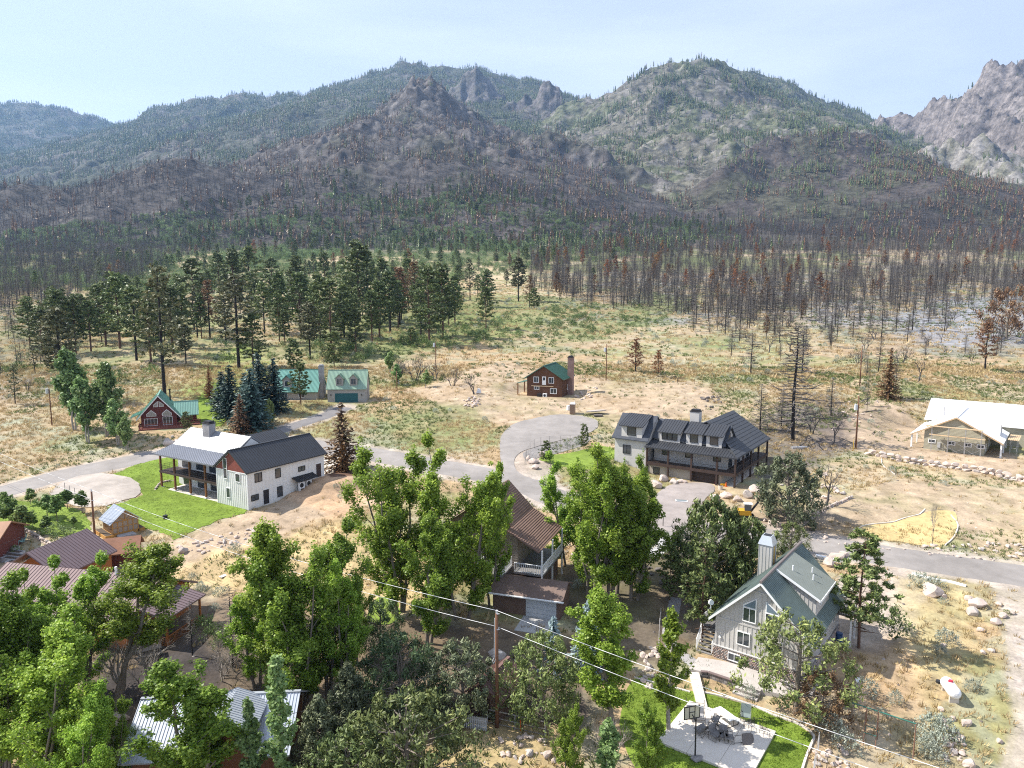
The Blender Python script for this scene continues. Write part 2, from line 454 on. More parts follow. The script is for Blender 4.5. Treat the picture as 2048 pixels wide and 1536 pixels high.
# ------------------------------------------------------------------ the ground
DRY = np.array([.41, .325, .205]); PINK = np.array([.40, .305, .215]); VEG = np.array([.17, .20, .075]); SAGE = np.array([.27, .28, .20])
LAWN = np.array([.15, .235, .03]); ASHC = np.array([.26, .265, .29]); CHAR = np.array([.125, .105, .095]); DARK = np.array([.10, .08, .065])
GRAVEL = np.array([.42, .36, .31]); ORCHARD = np.array([.20, .27, .05]); BARK = np.array([.13, .075, .05])
ZONES = [   # plan outlines taken from the survey, colour, strength, raggedness in metres
    ([(520, 700), (700, 640), (870, 610), (1010, 620), (1100, 660), (1010, 690), (860, 700), (760, 730), (640, 730)], VEG, .75, 9),
    ([(880, 590), (1010, 580), (1090, 590), (1180, 600), (1240, 610), (1120, 650), (1000, 655), (900, 640)], VEG, .6, 9),
    ([(1300, 590), (1420, 600), (1330, 640), (1200, 680), (1090, 700), (1130, 660)], VEG, .6, 8),
    ([(1360, 670), (1450, 670), (1500, 700), (1430, 715), (1360, 705)], VEG, .55, 6),
    ([(-200, 640), (300, 610), (520, 640), (500, 700), (250, 740), (0, 760), (-200, 760)], VEG, .4, 12),
    ([(400, 700), (520, 690), (560, 740), (440, 840), (370, 800)], ORCHARD, .55, 5),
    ([(395, 795), (445, 760), (450, 840), (400, 842)], LAWN, .9, 1.0),
    ([(-200, 620), (0, 600), (140, 650), (170, 720), (60, 800), (-200, 830)], CHAR, .35, 8),
    ([(-200, 860), (60, 820), (180, 860), (240, 905), (60, 960), (-200, 1000)], SAGE, .4, 5),
    ([(820, 780), (1000, 730), (1250, 770), (1420, 770), (1430, 830), (1230, 860), (1180, 830), (1010, 850), (900, 830)], PINK, .7, 4),
    ([(740, 830), (900, 810), (990, 850), (1000, 890), (880, 900), (740, 890)], VEG, .5, 4),
    ([(640, 870), (760, 840), (800, 900), (700, 890)], SAGE, .5, 3),
    ([(340, 1085), (500, 1030), (650, 950), (760, 960), (790, 1000), (640, 1040), (500, 1090), (380, 1130), (290, 1140), (270, 1110)], PINK, .95, 1.4),
    ([(560, 1000), (650, 955), (770, 985), (690, 1040)], np.array([.47, .31, .19]), .8, 1.5),
    ([(640, 935), (710, 925), (740, 960), (660, 968)], BARK, .95, .6),
    ([(1600, 880), (1760, 800), (1900, 850), (2048, 930), (2048, 960), (1880, 930), (1740, 900)], PINK, .95, 2.0),
    ([(1640, 1000), (1800, 960), (2048, 975), (2048, 1060), (1850, 1050), (1700, 1050)], PINK, .7, 2.5),
    ([(1480, 870), (1600, 780), (1700, 800), (1720, 880), (1600, 960), (1530, 960)], CHAR, .75, 4),
    ([(1760, 640), (1900, 590), (2200, 590), (2200, 690), (1850, 690)], ASHC, .8, 8),
    ([(1580, 610), (1720, 590), (1760, 650), (1640, 660)], ASHC, .5, 7),
    ([(1480, 1000), (1600, 985), (1700, 1010), (1640, 1060), (1480, 1060)], PINK, .5, 2),
    ([(1500, 1040), (1640, 1015), (1720, 1050), (1560, 1075)], CHAR, .5, 1.5),
    ([(380, 1290), (300, 1220), (400, 1180), (700, 1240), (1000, 1260), (1180, 1300), (1180, 1450), (900, 1480), (500, 1640), (200, 1700), (150, 1400)], DARK, .8, 1.5),  # dark floor between the trees: burnt ground, with their shade painted in
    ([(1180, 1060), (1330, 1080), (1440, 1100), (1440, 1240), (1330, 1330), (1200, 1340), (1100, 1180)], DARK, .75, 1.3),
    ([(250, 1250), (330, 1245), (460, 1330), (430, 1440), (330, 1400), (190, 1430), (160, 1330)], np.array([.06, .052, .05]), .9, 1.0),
    ([(820, 1440), (1060, 1440), (1120, 1500), (1080, 1640), (820, 1640)], np.array([.40, .31, .16]), .8, 1.2),
    ([(420, 1100), (560, 1080), (700, 1040), (900, 1090), (880, 1240), (740, 1200), (640, 1180), (460, 1180), (330, 1140)], np.array([.46, .345, .175]), .75, 1.5),
    ([(1690, 1150), (1800, 1140), (1850, 1190), (1830, 1270), (1760, 1310), (1680, 1290), (1640, 1200)], GRAVEL, .85, 1.0),
    ([(1790, 1160), (1950, 1180), (1950, 1320), (1860, 1420), (1800, 1340)], np.array([.40, .33, .17]), .6, 1.2),
    ([(1980, 1150), (2160, 1180), (2160, 1640), (2000, 1640), (2020, 1400), (2010, 1260)], GRAVEL, .85, .8),
    ([(1700, 1310), (1790, 1260), (1850, 1320), (1850, 1470), (1700, 1420)], np.array([.40, .28, .17]), .6, 1.2),
]

def ground_colours(X, Y, Z, ident, slope):
    n = fbm(X / 14, Y / 14, 101, 4); n2 = fbm(X / 3.1, Y / 3.1, 111, 4); n3 = fbm(X / 55, Y / 55, 121, 3); n4 = fbm(X / .8, Y / .8, 131, 2)
    c = np.empty(X.shape + (3,)); c[:] = DRY
    def blend(col, k): 
        k = np.clip(k, 0, 1)[..., None]; c[:] = c * (1 - k) + col * k
    blend(np.array([.40, .29, .17]), sstep(.42, .6, n3))
    blend(VEG * 1.15, sstep(.48, .60, n) * .62)
    blend(SAGE * .92, sstep(.52, .64, n2) * .6)
    blend(PINK, sstep(.55, .7, vnoise(X / 6.3, Y / 6.3, 77)) * .4)
    # right half of the slope: burnt, grey litter among the straw
    burn = sstep(215, 300, Y + (n3 - .5) * 160) * sstep(-20, 70, X - (Y - 250) * .10 + (n - .5) * 50)
    blend(np.array([.235, .20, .165]), burn * (.55 + .5 * (n2 - .5)))
    blend(ASHC * .9, burn * sstep(.5, .62, n) * .6)
    blend(VEG * 1.1, burn * sstep(.60, .7, fbm(X / 21, Y / 21, 143, 3)) * .6)
    far = sstep(480, 760, Y + (n3 - .5) * 200)
    blend(np.array([.36, .27, .165]), far * .5)
    blend(np.array([.115, .14, .055]), far * sstep(.47, .56, n3) * .8 * (1 - sstep(1000, 1200, Y)))
    blend(np.array([.10, .115, .05]), sstep(560, 640, Y + (n3 - .5) * 120) * sstep(1050, 900, Y) * sstep(330, 200, X) * sstep(-420, -330, X) * sstep(.40, .5, fbm(X / 60, Y / 60, 147, 4)) * .8)
    up = sstep(760, 1000, Y + (n3 - .5) * 150)
    blend(np.array([.15, .135, .125]), up * .85)
    blend(np.array([.22, .19, .165]), up * sstep(.52, .62, fbm(X / 33, Y / 33, 151, 4)) * .6)
    blend(np.array([.12, .135, .06]), up * sstep(.56, .66, fbm(X / 70, Y / 70, 161, 4)) * .6)
    # mountains
    a = fbm(X / 90, Y / 90, 171, 4); b = fbm(X / 22, Y / 22, 181, 4)
    def on(*names): return np.isin(ident, [RID[q] for q in names])
    k = on('far_left', 'back', 'behind')
    blend(np.array([.10, .115, .07]), k * .85); blend(np.array([.20, .17, .155]), k * sstep(.50, .60, a) * .55)
    k = on('green')
    blend(np.array([.20, .185, .125]), k * .9); blend(np.array([.155, .18, .075]), k * sstep(.48, .56, a) * .75); blend(np.array([.30, .27, .24]), k * sstep(.56, .66, b) * .7)
    k = on('behind')
    blend(np.array([.23, .24, .13]), k * sstep(.40, .5, a) * .7)
    k = on('low')
    blend(np.array([.15, .12, .10]), k * .9); blend(np.array([.14, .15, .07]), k * sstep(.5, .58, a) * .6)
    k = on('burnt_hill')
    blend(np.array([.13, .11, .10]), k * .9); blend(np.array([.22, .20, .17]), k * sstep(.54, .64, b) * .6)
    k = on('peak')
    blend(np.array([.165, .14, .125]), k * .9); blend(np.array([.30, .265, .24]), k * sstep(.47, .58, b) * sstep(.55, 1.0, slope + (Z - 420) / 420) * .9)
    blend(np.array([.12, .125, .065]), k * sstep(.55, .64, a) * .5)
    k = on('fin')
    blend(np.array([.20, .175, .165]), k * .95); blend(np.array([.11, .11, .08]), k * sstep(.46, .56, b) * .7)
    k = on('cliff')
    blend(np.array([.13, .11, .10]), k * .95); blend(np.array([.37, .315, .29]), k * sstep(.75, 1.1, slope + (b - .5) * .9)); blend(np.array([.20, .17, .16]), k * sstep(.56, .66, fbm(X / 26, Z / 60, 185, 4)) * .7)
    blend(np.array([.14, .15, .09]), k * sstep(.56, .64, a) * sstep(1.2, .7, slope) * .7)
    k = on('pale')
    blend(np.array([.36, .33, .29]), k * .9); blend(np.array([.17, .17, .09]), k * sstep(.52, .6, b) * .7)
    c[ident >= 0] = c[ident >= 0] * .62 + .38 * c[ident >= 0].mean(-1, keepdims=True) * np.array([.62, .61, .62]); c[ident >= 0] *= .66; c[np.isin(ident, [RID['peak'], RID['burnt_hill'], RID['low']])] *= .74; c[ident == RID['cliff']] *= .8; c[(ident < 0) & (Y > 850)] *= .5
    near = Y < 420
    xn = X[near]; yn = Y[near]
    w1 = fbm(xn / 5, yn / 5, 191, 3) - .5; w2 = fbm(xn / 5, yn / 5, 201, 3) - .5
    cn = c[near]
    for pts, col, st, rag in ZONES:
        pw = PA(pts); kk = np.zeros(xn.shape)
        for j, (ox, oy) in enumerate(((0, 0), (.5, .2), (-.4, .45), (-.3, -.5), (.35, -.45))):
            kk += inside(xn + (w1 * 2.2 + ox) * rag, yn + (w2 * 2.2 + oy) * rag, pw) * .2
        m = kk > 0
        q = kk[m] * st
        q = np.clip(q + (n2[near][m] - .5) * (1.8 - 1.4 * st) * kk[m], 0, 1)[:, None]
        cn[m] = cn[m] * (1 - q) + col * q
    # bare shoulders along the roads
    for pts, wd in ROADS.values():
        d = seg_dist(xn, yn, pts) - wd / 2 + w1 * 2.0
        k = (1 - sstep(.2, 1.6, d))[:, None] * .8
        cn[:] = cn * (1 - k) + GRAVEL * k
    c[near] = cn
    c[near] *= .9
    c *= (0.74 + .52 * n2)[..., None] * (0.9 + .2 * n4)[..., None]
    return c

rows = np.concatenate([np.arange(14, 40, 1.0), np.arange(40, 150, .36), 150 * np.exp(np.arange(0, math.log(4.0), .0075)), np.arange(600, 1200, 5.0), np.arange(1200, 2800, 6.0), np.arange(2800, 3400, 8.0), np.arange(3400, 5300, 22.0)])
az = np.linspace(-1, 1, 610)
az = np.tan(az * R(47)) 
NR, NC = len(rows), len(az)
GXX = (rows[:, None] + 22) * az[None, :]
GYY = np.repeat(rows[:, None], NC, 1)
zz, gid = land(GXX.ravel(), GYY.ravel(), True)
GZZ = zz.reshape(NR, NC); gid = gid.reshape(NR, NC)
dzdy = np.gradient(GZZ, axis=0) / np.gradient(GYY, axis=0)
dzdx = np.gradient(GZZ, axis=1) / np.gradient(GXX, axis=1)
slope = np.hypot(dzdx, dzdy)
gcol = ground_colours(GXX, GYY, GZZ, gid, slope)
ii = (np.arange(NR - 1)[:, None] * NC + np.arange(NC - 1)[None, :]).ravel()
gF = np.stack([ii, ii + 1, ii + NC + 1, ii + NC], 1)
gme = raw_mesh('ground', np.stack([GXX.ravel(), GYY.ravel(), GZZ.ravel()], 1), gF, smooth=True)
ca = gme.color_attributes.new('earth', 'FLOAT_COLOR', 'POINT')
ca.data.foreach_set('color', np.concatenate([gcol.reshape(-1, 3), (gid >= 0).reshape(-1, 1) * .9 + (GYY > 850).reshape(-1, 1) * .1], 1).astype(np.float32).ravel())
m_ground = mat('earth_and_dry_grass', (1, 1, 1), .95, .42, 3.2, bump=.8, bscale=4.5, spec=.1, attr='earth')
gme.materials.append(m_ground)
ground = tag(link('ground', gme), kind='structure')
# plain beyond the frame and behind the viewer
mb = MB()
mb.poly([(-8000, -1500, -60), (8000, -1500, -60), (8000, 6500, -60), (-8000, 6500, -60)])
tag(mb.build('terrain', mat('plain_soil', (.30, .24, .16), .95, .3, .02)), kind='structure')

# the air between here and the far ridges
mb = MB(); mb.box(-8100, 8100, -1600, 6600, -62, 1500)
hz = mb.build('haze', [])
hm = bpy.data.materials.new('haze_air'); hm.use_nodes = True
hn = hm.node_tree; hn.nodes.remove(hn.nodes['Principled BSDF'])
pv = hn.nodes.new('ShaderNodeVolumePrincipled'); pv.inputs['Density'].default_value = 0.000064; pv.inputs['Color'].default_value = (.36, .60, 1.0, 1); pv.inputs['Anisotropy'].default_value = .25
hn.links.new(pv.outputs[0], hn.nodes['Material Output'].inputs['Volume'])
hz.data.materials.append(hm)
tag(hz, 'pale blue summer haze in the air', None, None, 'stuff')
# ------------------------------------------------------------------ roads, lawns, paving
from mathutils.geometry import delaunay_2d_cdt
def smooth_poly(pts, n=6):
    pts = [np.array(p, float) for p in pts]; out = []
    k = len(pts)
    for i in range(k):
        p0, p1, p2, p3 = pts[i - 1], pts[i], pts[(i + 1) % k], pts[(i + 2) % k]
        for j in range(n):
            t = j / n
            out.append(.5 * ((2 * p1) + (-p0 + p2) * t + (2 * p0 - 5 * p1 + 4 * p2 - p3) * t * t + (-p0 + 3 * p1 - 3 * p2 + p3) * t ** 3))
    return out
def smooth_line(pts, n=8):
    pts = [np.array(p, float) for p in pts]; pts = [2 * pts[0] - pts[1]] + pts + [2 * pts[-1] - pts[-2]]; out = []
    for i in range(1, len(pts) - 2):
        p0, p1, p2, p3 = pts[i - 1:i + 3]
        for j in range(n):
            t = j / n
            out.append(.5 * ((2 * p1) + (-p0 + p2) * t + (2 * p0 - 5 * p1 + 4 * p2 - p3) * t * t + (-p0 + 3 * p1 - 3 * p2 + p3) * t ** 3))
    out.append(pts[-2])
    return out
def drape(name, outline, m, dz, step=.8, smooth=True, kind='structure', rag=0):
    o = [np.array(p) for p in (smooth_poly(outline) if smooth else outline)]
    if rag or not smooth:
        o2 = []
        for p, q in zip(o, o[1:] + o[:1]):
            k = max(1, int(np.linalg.norm(q - p) / .6)); o2 += [p + (q - p) * i / k for i in range(k)]
        o = o2
    if rag: o = [p + np.array([(float(vnoise(p[0] / .9, p[1] / .9, 5)) - .5), (float(vnoise(p[0] / .9, p[1] / .9, 6)) - .5)]) * rag for p in o]
    b = np.array(o)
    gx, gy = np.meshgrid(np.arange(b[:, 0].min(), b[:, 0].max(), step), np.arange(b[:, 1].min(), b[:, 1].max(), step))
    gx = gx.ravel() + .01; gy = gy.ravel() + .01
    k = inside(gx, gy, b)
    pts = [Vector(p) for p in o] + [Vector((x, y)) for x, y in zip(gx[k], gy[k])]
    n = len(o)
    v, e, f, *_ = delaunay_2d_cdt(pts, [(i, (i + 1) % n) for i in range(n)], [], 1, 1e-4)
    X = np.array([q.x for q in v]); Y = np.array([q.y for q in v])
    cx = np.array([[sum(X[i] for i in t) / 3, sum(Y[i] for i in t) / 3] for t in f])
    keep = inside(cx[:, 0], cx[:, 1], b)
    F = np.array([t for t, q in zip(f, keep) if q])
    Z = land(X, Y) + dz
    a = X[F[:, 1]] - X[F[:, 0]]; c = Y[F[:, 2]] - Y[F[:, 0]]; d = X[F[:, 2]] - X[F[:, 0]]; g = Y[F[:, 1]] - Y[F[:, 0]]
    fl = a * c - d * g < 0
    F[fl] = F[fl][:, ::-1]
    me = raw_mesh(name, np.stack([X, Y, Z], 1), F, [m], smooth=True)
    return tag(link(name, me), kind=kind)
def strip(name, pts, wd, m, dz):
    line = smooth_line(pts); V = []; F = []
    line = np.array(line); t = np.gradient(line, axis=0); t /= np.linalg.norm(t, axis=1)[:, None] + 1e-9
    nrm = np.stack([-t[:, 1], t[:, 0]], 1); K = 7
    for i, p in enumerate(line):
        for j in range(K):
            s = (j / (K - 1) - .5) * wd * (1 + .03 * math.sin(i * 1.7) * (j in (0, K - 1)))
            V.append(p + nrm[i] * s)
    V = np.array(V); Z = land(V[:, 0], V[:, 1]) + dz
    Z.reshape(-1, K)[:, [0, -1]] -= dz + .05
    for i in range(len(line) - 1):
        for j in range(K - 1):
            a = i * K + j; F.append((a + 1, a, a + K, a + K + 1))
    return tag(link(name, raw_mesh(name, np.concatenate([V, Z[:, None]], 1), F, [m], smooth=True)), kind='structure')

m_road = mat('worn_asphalt', (.25, .228, .212), .9, .30, .5, bump=.25, bscale=40, spec=.2)
m_court = mat('chip_seal', (.31, .27, .25), .92, .32, .5, bump=.25, bscale=40, spec=.2)
m_drive = mat('dark_gravel', (.17, .16, .16), .95, .25, 2.5, bump=.5, bscale=30)
m_conc = mat('pale_concrete', (.60, .54, .48), .85, .12, .8, bump=.1, bscale=30)
m_sand = mat('pale_sand', (.37, .325, .285), .95, .3, .7, bump=.3, bscale=12)
m_paver = mat('grey_pavers', (.42, .385, .36), .88, .16, 3.0, bump=.3, bscale=9)
m_lawn = mat('mown_grass', (.15, .215, .03), .9, .42, 1.6, bump=.8, bscale=16, spec=.15)
m_lawn2 = mat('orchard_grass', (.17, .235, .04), .9, .45, 1.5, bump=.8, bscale=12, spec=.15)
strip('road', ROADS['main'][0], ROADS['main'][1], m_road, .07)
drape('road', PA(CULDESAC), m_road, .076, 1.0)
drape('forecourt', PA(FORECOURT), m_court, .082, 1.0)
drape('gravel_bed', PA([(1046, 908), (1066, 897), (1110, 885), (1160, 874), (1182, 876), (1165, 892), (1140, 900), (1112, 908), (1082, 914), (1056, 922)]), mat('grey_gravel', (.22, .205, .195), .95, .3, 3.0, bump=.5, bscale=30), .055, .6)
strip('driveway', ROADS['drive'][0], ROADS['drive'][1], m_drive, .074)
drape('gravel_apron', PA(APRON), m_sand, .09, .7, rag=.6)
drape('lawn', PA(LAWN_WHITE), m_lawn, .055, .45, smooth=False, rag=.9)
drape('lawn', PA(LAWN_ORCHARD), m_lawn2, .05, .45, rag=.8)
drape('lawn', PA(LAWN_PATIO), m_lawn, .05, .4, rag=.15)
drape('lawn', PA(LAWN_RED), m_lawn, .05, .8, rag=1)
drape('lawn', PA(LAWN_DARK), m_lawn2, .05, .6, rag=.6)
drape('lawn', PA(LAWN_CENTRE), m_lawn2, .05, .5, rag=.6)
drape('dry_lawn', PA([(1706, 1060), (1740, 1048), (1790, 1040), (1850, 1026), (1905, 1025), (1915, 1045), (1905, 1075), (1880, 1095), (1800, 1085), (1730, 1075)]), mat('straw_lawn', (.47, .36, .17), .95, .4, 1.6, bump=.6, bscale=14), .05, .6, rag=.6)
drape('driveway', PA([(634, 925), (658, 912), (680, 916), (690, 930), (660, 945), (640, 948)]), m_conc, .06, .8)
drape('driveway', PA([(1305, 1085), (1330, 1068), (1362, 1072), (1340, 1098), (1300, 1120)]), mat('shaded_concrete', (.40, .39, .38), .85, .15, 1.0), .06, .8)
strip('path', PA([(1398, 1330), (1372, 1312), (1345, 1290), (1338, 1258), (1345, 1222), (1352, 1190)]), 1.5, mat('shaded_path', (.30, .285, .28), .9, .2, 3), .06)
# ------------------------------------------------------------------ building kit
m_white = mat('white_siding', (.72, .71, .68), .6, .11, 1.2)
m_trimw = mat('white_trim', (.80, .80, .79), .45, .04, 3)
m_glass = mat('window_glass', (.045, .055, .065), .06, .25, .6, spec=.9)
m_black = mat('black_metal', (.025, .025, .028), .45, .2, 4)
m_roofd = mat('charcoal_metal_roof', (.042, .044, .05), .45, .15, .9, metal=.1, spec=.35)
m_roofs = mat('glare_metal_roof', (.30, .31, .33), .4, .14, .8, metal=.3, spec=.5)  # grey metal, sun glare on the upper slope put into a paler colour
m_roofp = mat('slate_metal_roof', (.20, .21, .24), .38, .12, .8, metal=.3, spec=.5)
m_timber = mat('brown_timber', (.20, .085, .035), .7, .3, 6, streak=(1, 1, .15))
m_dtimber = mat('dark_timber', (.055, .035, .028), .6, .3, 5, streak=(1, 1, .15))
m_decking = mat('grey_decking', (.20, .19, .185), .8, .2, 4)
m_redclad = mat('red_cladding', (.21, .06, .045), .6, .2, 4)
m_stone = mat('grey_stonework', (.30, .29, .29), .9, .4, 4.5, bump=.6, bscale=6)
m_foundation = mat('concrete_foundation', (.42, .40, .38), .9, .15, 1.2)

def window(parent, o, u, c, z, wd, ht, nx=1, nz=1, frame=None, name='window', fw=.07, label=None, glass=None):
    """casing with sash bars standing proud of a wall through o running along u, outward side to the right of u; panes are its children"""
    o = Vector((o[0], o[1], 0)); u = Vector((u[0], u[1], 0)).normalized(); n = Vector((u.y, -u.x, 0))
    def pt(a, b, d): return o + u * a + n * d + Vector((0, 0, b))
    def bar(mb, a0, a1, b0, b1, d0, d1): mb.hexa([pt(a0, b0, d1), pt(a1, b0, d1), pt(a1, b0, d0), pt(a0, b0, d0), pt(a0, b1, d1), pt(a1, b1, d1), pt(a1, b1, d0), pt(a0, b1, d0)])
    mb = MB(); x0, x1, z0, z1 = c - wd / 2, c + wd / 2, z, z + ht
    bar(mb, x0 - fw, x0, z0 - fw, z1 + fw, -.03, .07); bar(mb, x1, x1 + fw, z0 - fw, z1 + fw, -.03, .07)
    bar(mb, x0, x1, z1, z1 + fw, -.03, .07); bar(mb, x0, x1, z0 - fw, z0, -.03, .085)
    for i in range(1, nx): a = x0 + wd * i / nx; bar(mb, a - .025, a + .025, z0, z1, -.03, .06)
    for i in range(1, nz): a = z0 + ht * i / nz; bar(mb, x0, x1, a - .022, a + .022, -.03, .057)
    w_ = mb.build(name, frame or m_trimw, parent)
    if label: w_['label'] = label
    for i in range(nx):
        for j in range(nz):
            p = MB(); a0 = x0 + wd * i / nx + .012; a1 = x0 + wd * (i + 1) / nx - .012; b0 = z0 + ht * j / nz + .012; b1 = z0 + ht * (j + 1) / nz - .012
            bar(p, a0, a1, b0, b1, -.02, .022)
            p.build('pane', glass or m_glass, w_)
    return w_

def slab_ribs(mb, a, b, c, d, th, gap, m=0, rib=.045, rw=.03):
    """roof plane a-b (eave) c-d (ridge, d above a) with standing seams running up the slope"""
    a, b, c, d = (Vector(q) for q in (a, b, c, d))
    mb.slab([a, b, c, d], th, m)
    if gap:
        n = max(1, int((b - a).length / gap))
        up = (b - a).cross(d - a).normalized()
        if up.z < 0: up = -up
        for i in range(n + 1):
            t = i / n
            p = a.lerp(b, t); q = d.lerp(c, t); e = (b - a).normalized() * rw
            if t > .999: p -= e; q -= e
            mb.hexa([p, p + e, q + e, q, p + up * rib, p + e + up * rib, q + e + up * rib, q + up * rib], m)

def gable(parent, x0, x1, y0, y1, ze, zr, rm, axis='x', over=.4, end=.35, th=.16, gap=.45, name='roof', ridge_at=None, fascia=None):
    """pitched roof over a rectangle, ridge along axis"""
    mb = MB()
    if axis == 'x':
        yr = (y0 + y1) / 2 if ridge_at is None else ridge_at
        k0 = (zr - ze) / (yr - y0); k1 = (zr - ze) / (y1 - yr)
        slab_ribs(mb, (x0 - end, y0 - over, ze - over * k0), (x1 + end, y0 - over, ze - over * k0), (x1 + end, yr, zr), (x0 - end, yr, zr), th, gap)
        slab_ribs(mb, (x1 + end, y1 + over, ze - over * k1), (x0 - end, y1 + over, ze - over * k1), (x0 - end, yr + .002, zr), (x1 + end, yr + .002, zr), th, gap)
        if gap is not None: mb.box(x0 - end - .01, x1 + end + .01, yr - .14, yr + .14, zr - .06, zr + .05)
    else:
        xr = (x0 + x1) / 2 if ridge_at is None else ridge_at
        k0 = (zr - ze) / (xr - x0); k1 = (zr - ze) / (x1 - xr)
        slab_ribs(mb, (x0 - over, y1 + end, ze - over * k0), (x0 - over, y0 - end, ze - over * k0), (xr, y0 - end, zr), (xr, y1 + end, zr), th, gap)
        slab_ribs(mb, (x1 + over, y0 - end, ze - over * k1), (x1 + over, y1 + end, ze - over * k1), (xr + .002, y1 + end, zr), (xr + .002, y0 - end, zr), th, gap)
        if gap is not None: mb.box(xr - .14, xr + .14, y0 - end - .01, y1 + end + .01, zr - .06, zr + .05)
    r = mb.build(name, rm, parent)
    if fascia:
        for e0 in ((x0 - end - .03, x0 - end - .002), (x1 + end + .002, x1 + end + .03)) if axis == 'x' else ((y0 - end - .03, y0 - end - .002), (y1 + end + .002, y1 + end + .03)):
            fb = MB()
            if axis == 'x':
                for (ya, za, yb, zb) in ((y0 - over, ze - over * k0, yr, zr), (yr, zr, y1 + over, ze - over * k1)):
                    fb.hexa([(e0[0], ya, za - .24), (e0[1], ya, za - .24), (e0[1], yb, zb - .24), (e0[0], yb, zb - .24), (e0[0], ya, za + .02), (e0[1], ya, za + .02), (e0[1], yb, zb + .02), (e0[0], yb, zb + .02)])
            else:
                for (xa, za, xb, zb) in ((x0 - over, ze - over * k0, xr, zr), (xr, zr, x1 + over, ze - over * k1)):
                    fb.hexa([(xa, e0[0], za - .24), (xb, e0[0], zb - .24), (xb, e0[1], zb - .24), (xa, e0[1], za - .24), (xa, e0[0], za + .02), (xb, e0[0], zb + .02), (xb, e0[1], zb + .02), (xa, e0[1], za + .02)])
            fb.build('rake_trim', fascia, r)
    return r

def body(parent, x0, x1, y0, y1, ze, zr, wm, axis='x', base=-1.5, ridge_at=None, name='wall'):
    mb = MB()
    if axis == 'x':
        yr = (y0 + y1) / 2 if ridge_at is None else ridge_at
        mb.prism([(x0, y0, base), (x0, y0, ze - .17), (x0, yr, zr - .17), (x0, y1, ze - .17), (x0, y1, base)], (x1 - x0, 0, 0))
    else:
        xr = (x0 + x1) / 2 if ridge_at is None else ridge_at
        mb.prism([(x0, y0, base), (x1, y0, base), (x1, y0, ze - .17), (xr, y0, zr - .17), (x0, y0, ze - .17)], (0, y1 - y0, 0))
    return mb.build(name, wm, parent)

def battens(parent, o, u, length, zlo, zhi, gap, m, t=.028, wd=.05, single=False):
    """upright strips on a wall through o along u; zlo, zhi are heights or functions of the distance along it"""
    o = Vector((o[0], o[1], 0)); u = Vector((u[0], u[1], 0)).normalized(); n = Vector((u.y, -u.x, 0))
    k = int(length / gap); mb = MB()
    for i in range(k + 1):
        a = min(length - wd, i * length / k)
        lo = zlo(a) if callable(zlo) else zlo; hi = zhi(a) if callable(zhi) else zhi
        if hi - lo < .15: continue
        c = o + u * a
        q = [c + n * t, c + u * wd + n * t, c + u * wd - n * .01, c - n * .01]
        mb.hexa([p + Vector((0, 0, lo)) for p in q] + [p + Vector((0, 0, hi)) for p in q])
        if single: mb.build('batten', m, parent); mb = MB()
    if not single and mb.v: mb.build('battens', m, parent)

def courses(mb, o, u, length, z0, z1, gap, t=.03, m=0, ends=None):
    """lap boards or logs lying along a wall"""
    o = Vector((o[0], o[1], 0)); u = Vector((u[0], u[1], 0)).normalized(); n = Vector((u.y, -u.x, 0))
    z = z0
    while z < z1 - .02:
        a0, a1 = ends(z + gap / 2) if ends else (0, length)
        if a1 - a0 > .1:
            h = min(gap, z1 - z)
            p = [o + u * a0 + n * t, o + u * a1 + n * t, o + u * a1 - n * .02, o + u * a0 - n * .02]
            q = [o + u * a0 + n * (t * .35), o + u * a1 + n * (t * .35), o + u * a1 - n * .02, o + u * a0 - n * .02]
            mb.hexa([c + Vector((0, 0, z + .012)) for c in p] + [c + Vector((0, 0, z + h)) for c in q], m)
        z += gap

def rail(mb, pts, h=.95, gap=.5, r=.02, rails=(1.0, .12), pr=.03, m=0, close=False):
    pts = [Vector(p) for p in pts]
    for a, b in zip(pts[:-1], pts[1:]):
        for k in rails: mb.cyl(a + Vector((0, 0, h * k)), b + Vector((0, 0, h * k)), pr if k == 1 else r, None, 5, m)
        n = max(1, int((b - a).length / gap))
        for i in range(n + 1):
            c = a.lerp(b, i / n); mb.cyl(c, c + Vector((0, 0, h)), r, None, 4, m)

def chimney(parent, x, y, sx, sy, z0, z1, m, cap=None, name='chimney'):
    mb = MB(); mb.box(x - sx / 2, x + sx / 2, y - sy / 2, y + sy / 2, z0, z1); c = mb.build(name, m, parent)
    mb = MB(); mb.box(x - sx / 2 - .08, x + sx / 2 + .08, y - sy / 2 - .08, y + sy / 2 + .08, z1 + .001, z1 + .14)
    mb.box(x - sx / 2 + .15, x + sx / 2 - .15, y - sy / 2 + .15, y + sy / 2 - .15, z1 + .14, z1 + .4)
    mb.build('chimney_cap', cap or m_black, c)
    return c

# ------------------------------------------------------------------ white farmhouse
WH = empty('farmhouse', (-38, 95.5, 6.9), R(58.2), 'white modern farmhouse with charcoal metal roof, red gable and tall timber porch', 'house')
body(WH, 0, 14.5, 0, 7, 5.9, 8.5, m_white)
gable(WH, 0, 14.5, 0, 7, 5.9, 8.5, m_roofd, gap=.42, fascia=m_roofd)
battens(WH, (0, 7), (0, -1), 7, 0, lambda a: 5.35, .42, m_white, t=.035)
battens(WH, (0, 0), (1, 0), 14.5, -.4, 5.7, .62, m_white, t=.02)
mb = MB(); mb.prism([(-.05, .06, 5.42), (-.05, 6.94, 5.42), (-.05, 6.94, 5.62), (-.05, 3.5, 8.2), (-.05, .06, 5.62)], (.06, 0, 0)); mb.build('gable_cladding', m_redclad, WH, )
mb = MB(); mb.box(-.07, .02, 0, 7, 5.28, 5.41); mb.box(-.06, .05, -.05, .1, -.5, 5.3); mb.box(-.06, .05, 6.9, 7.05, -.5, 5.3); mb.build('trim_board', m_trimw, WH)
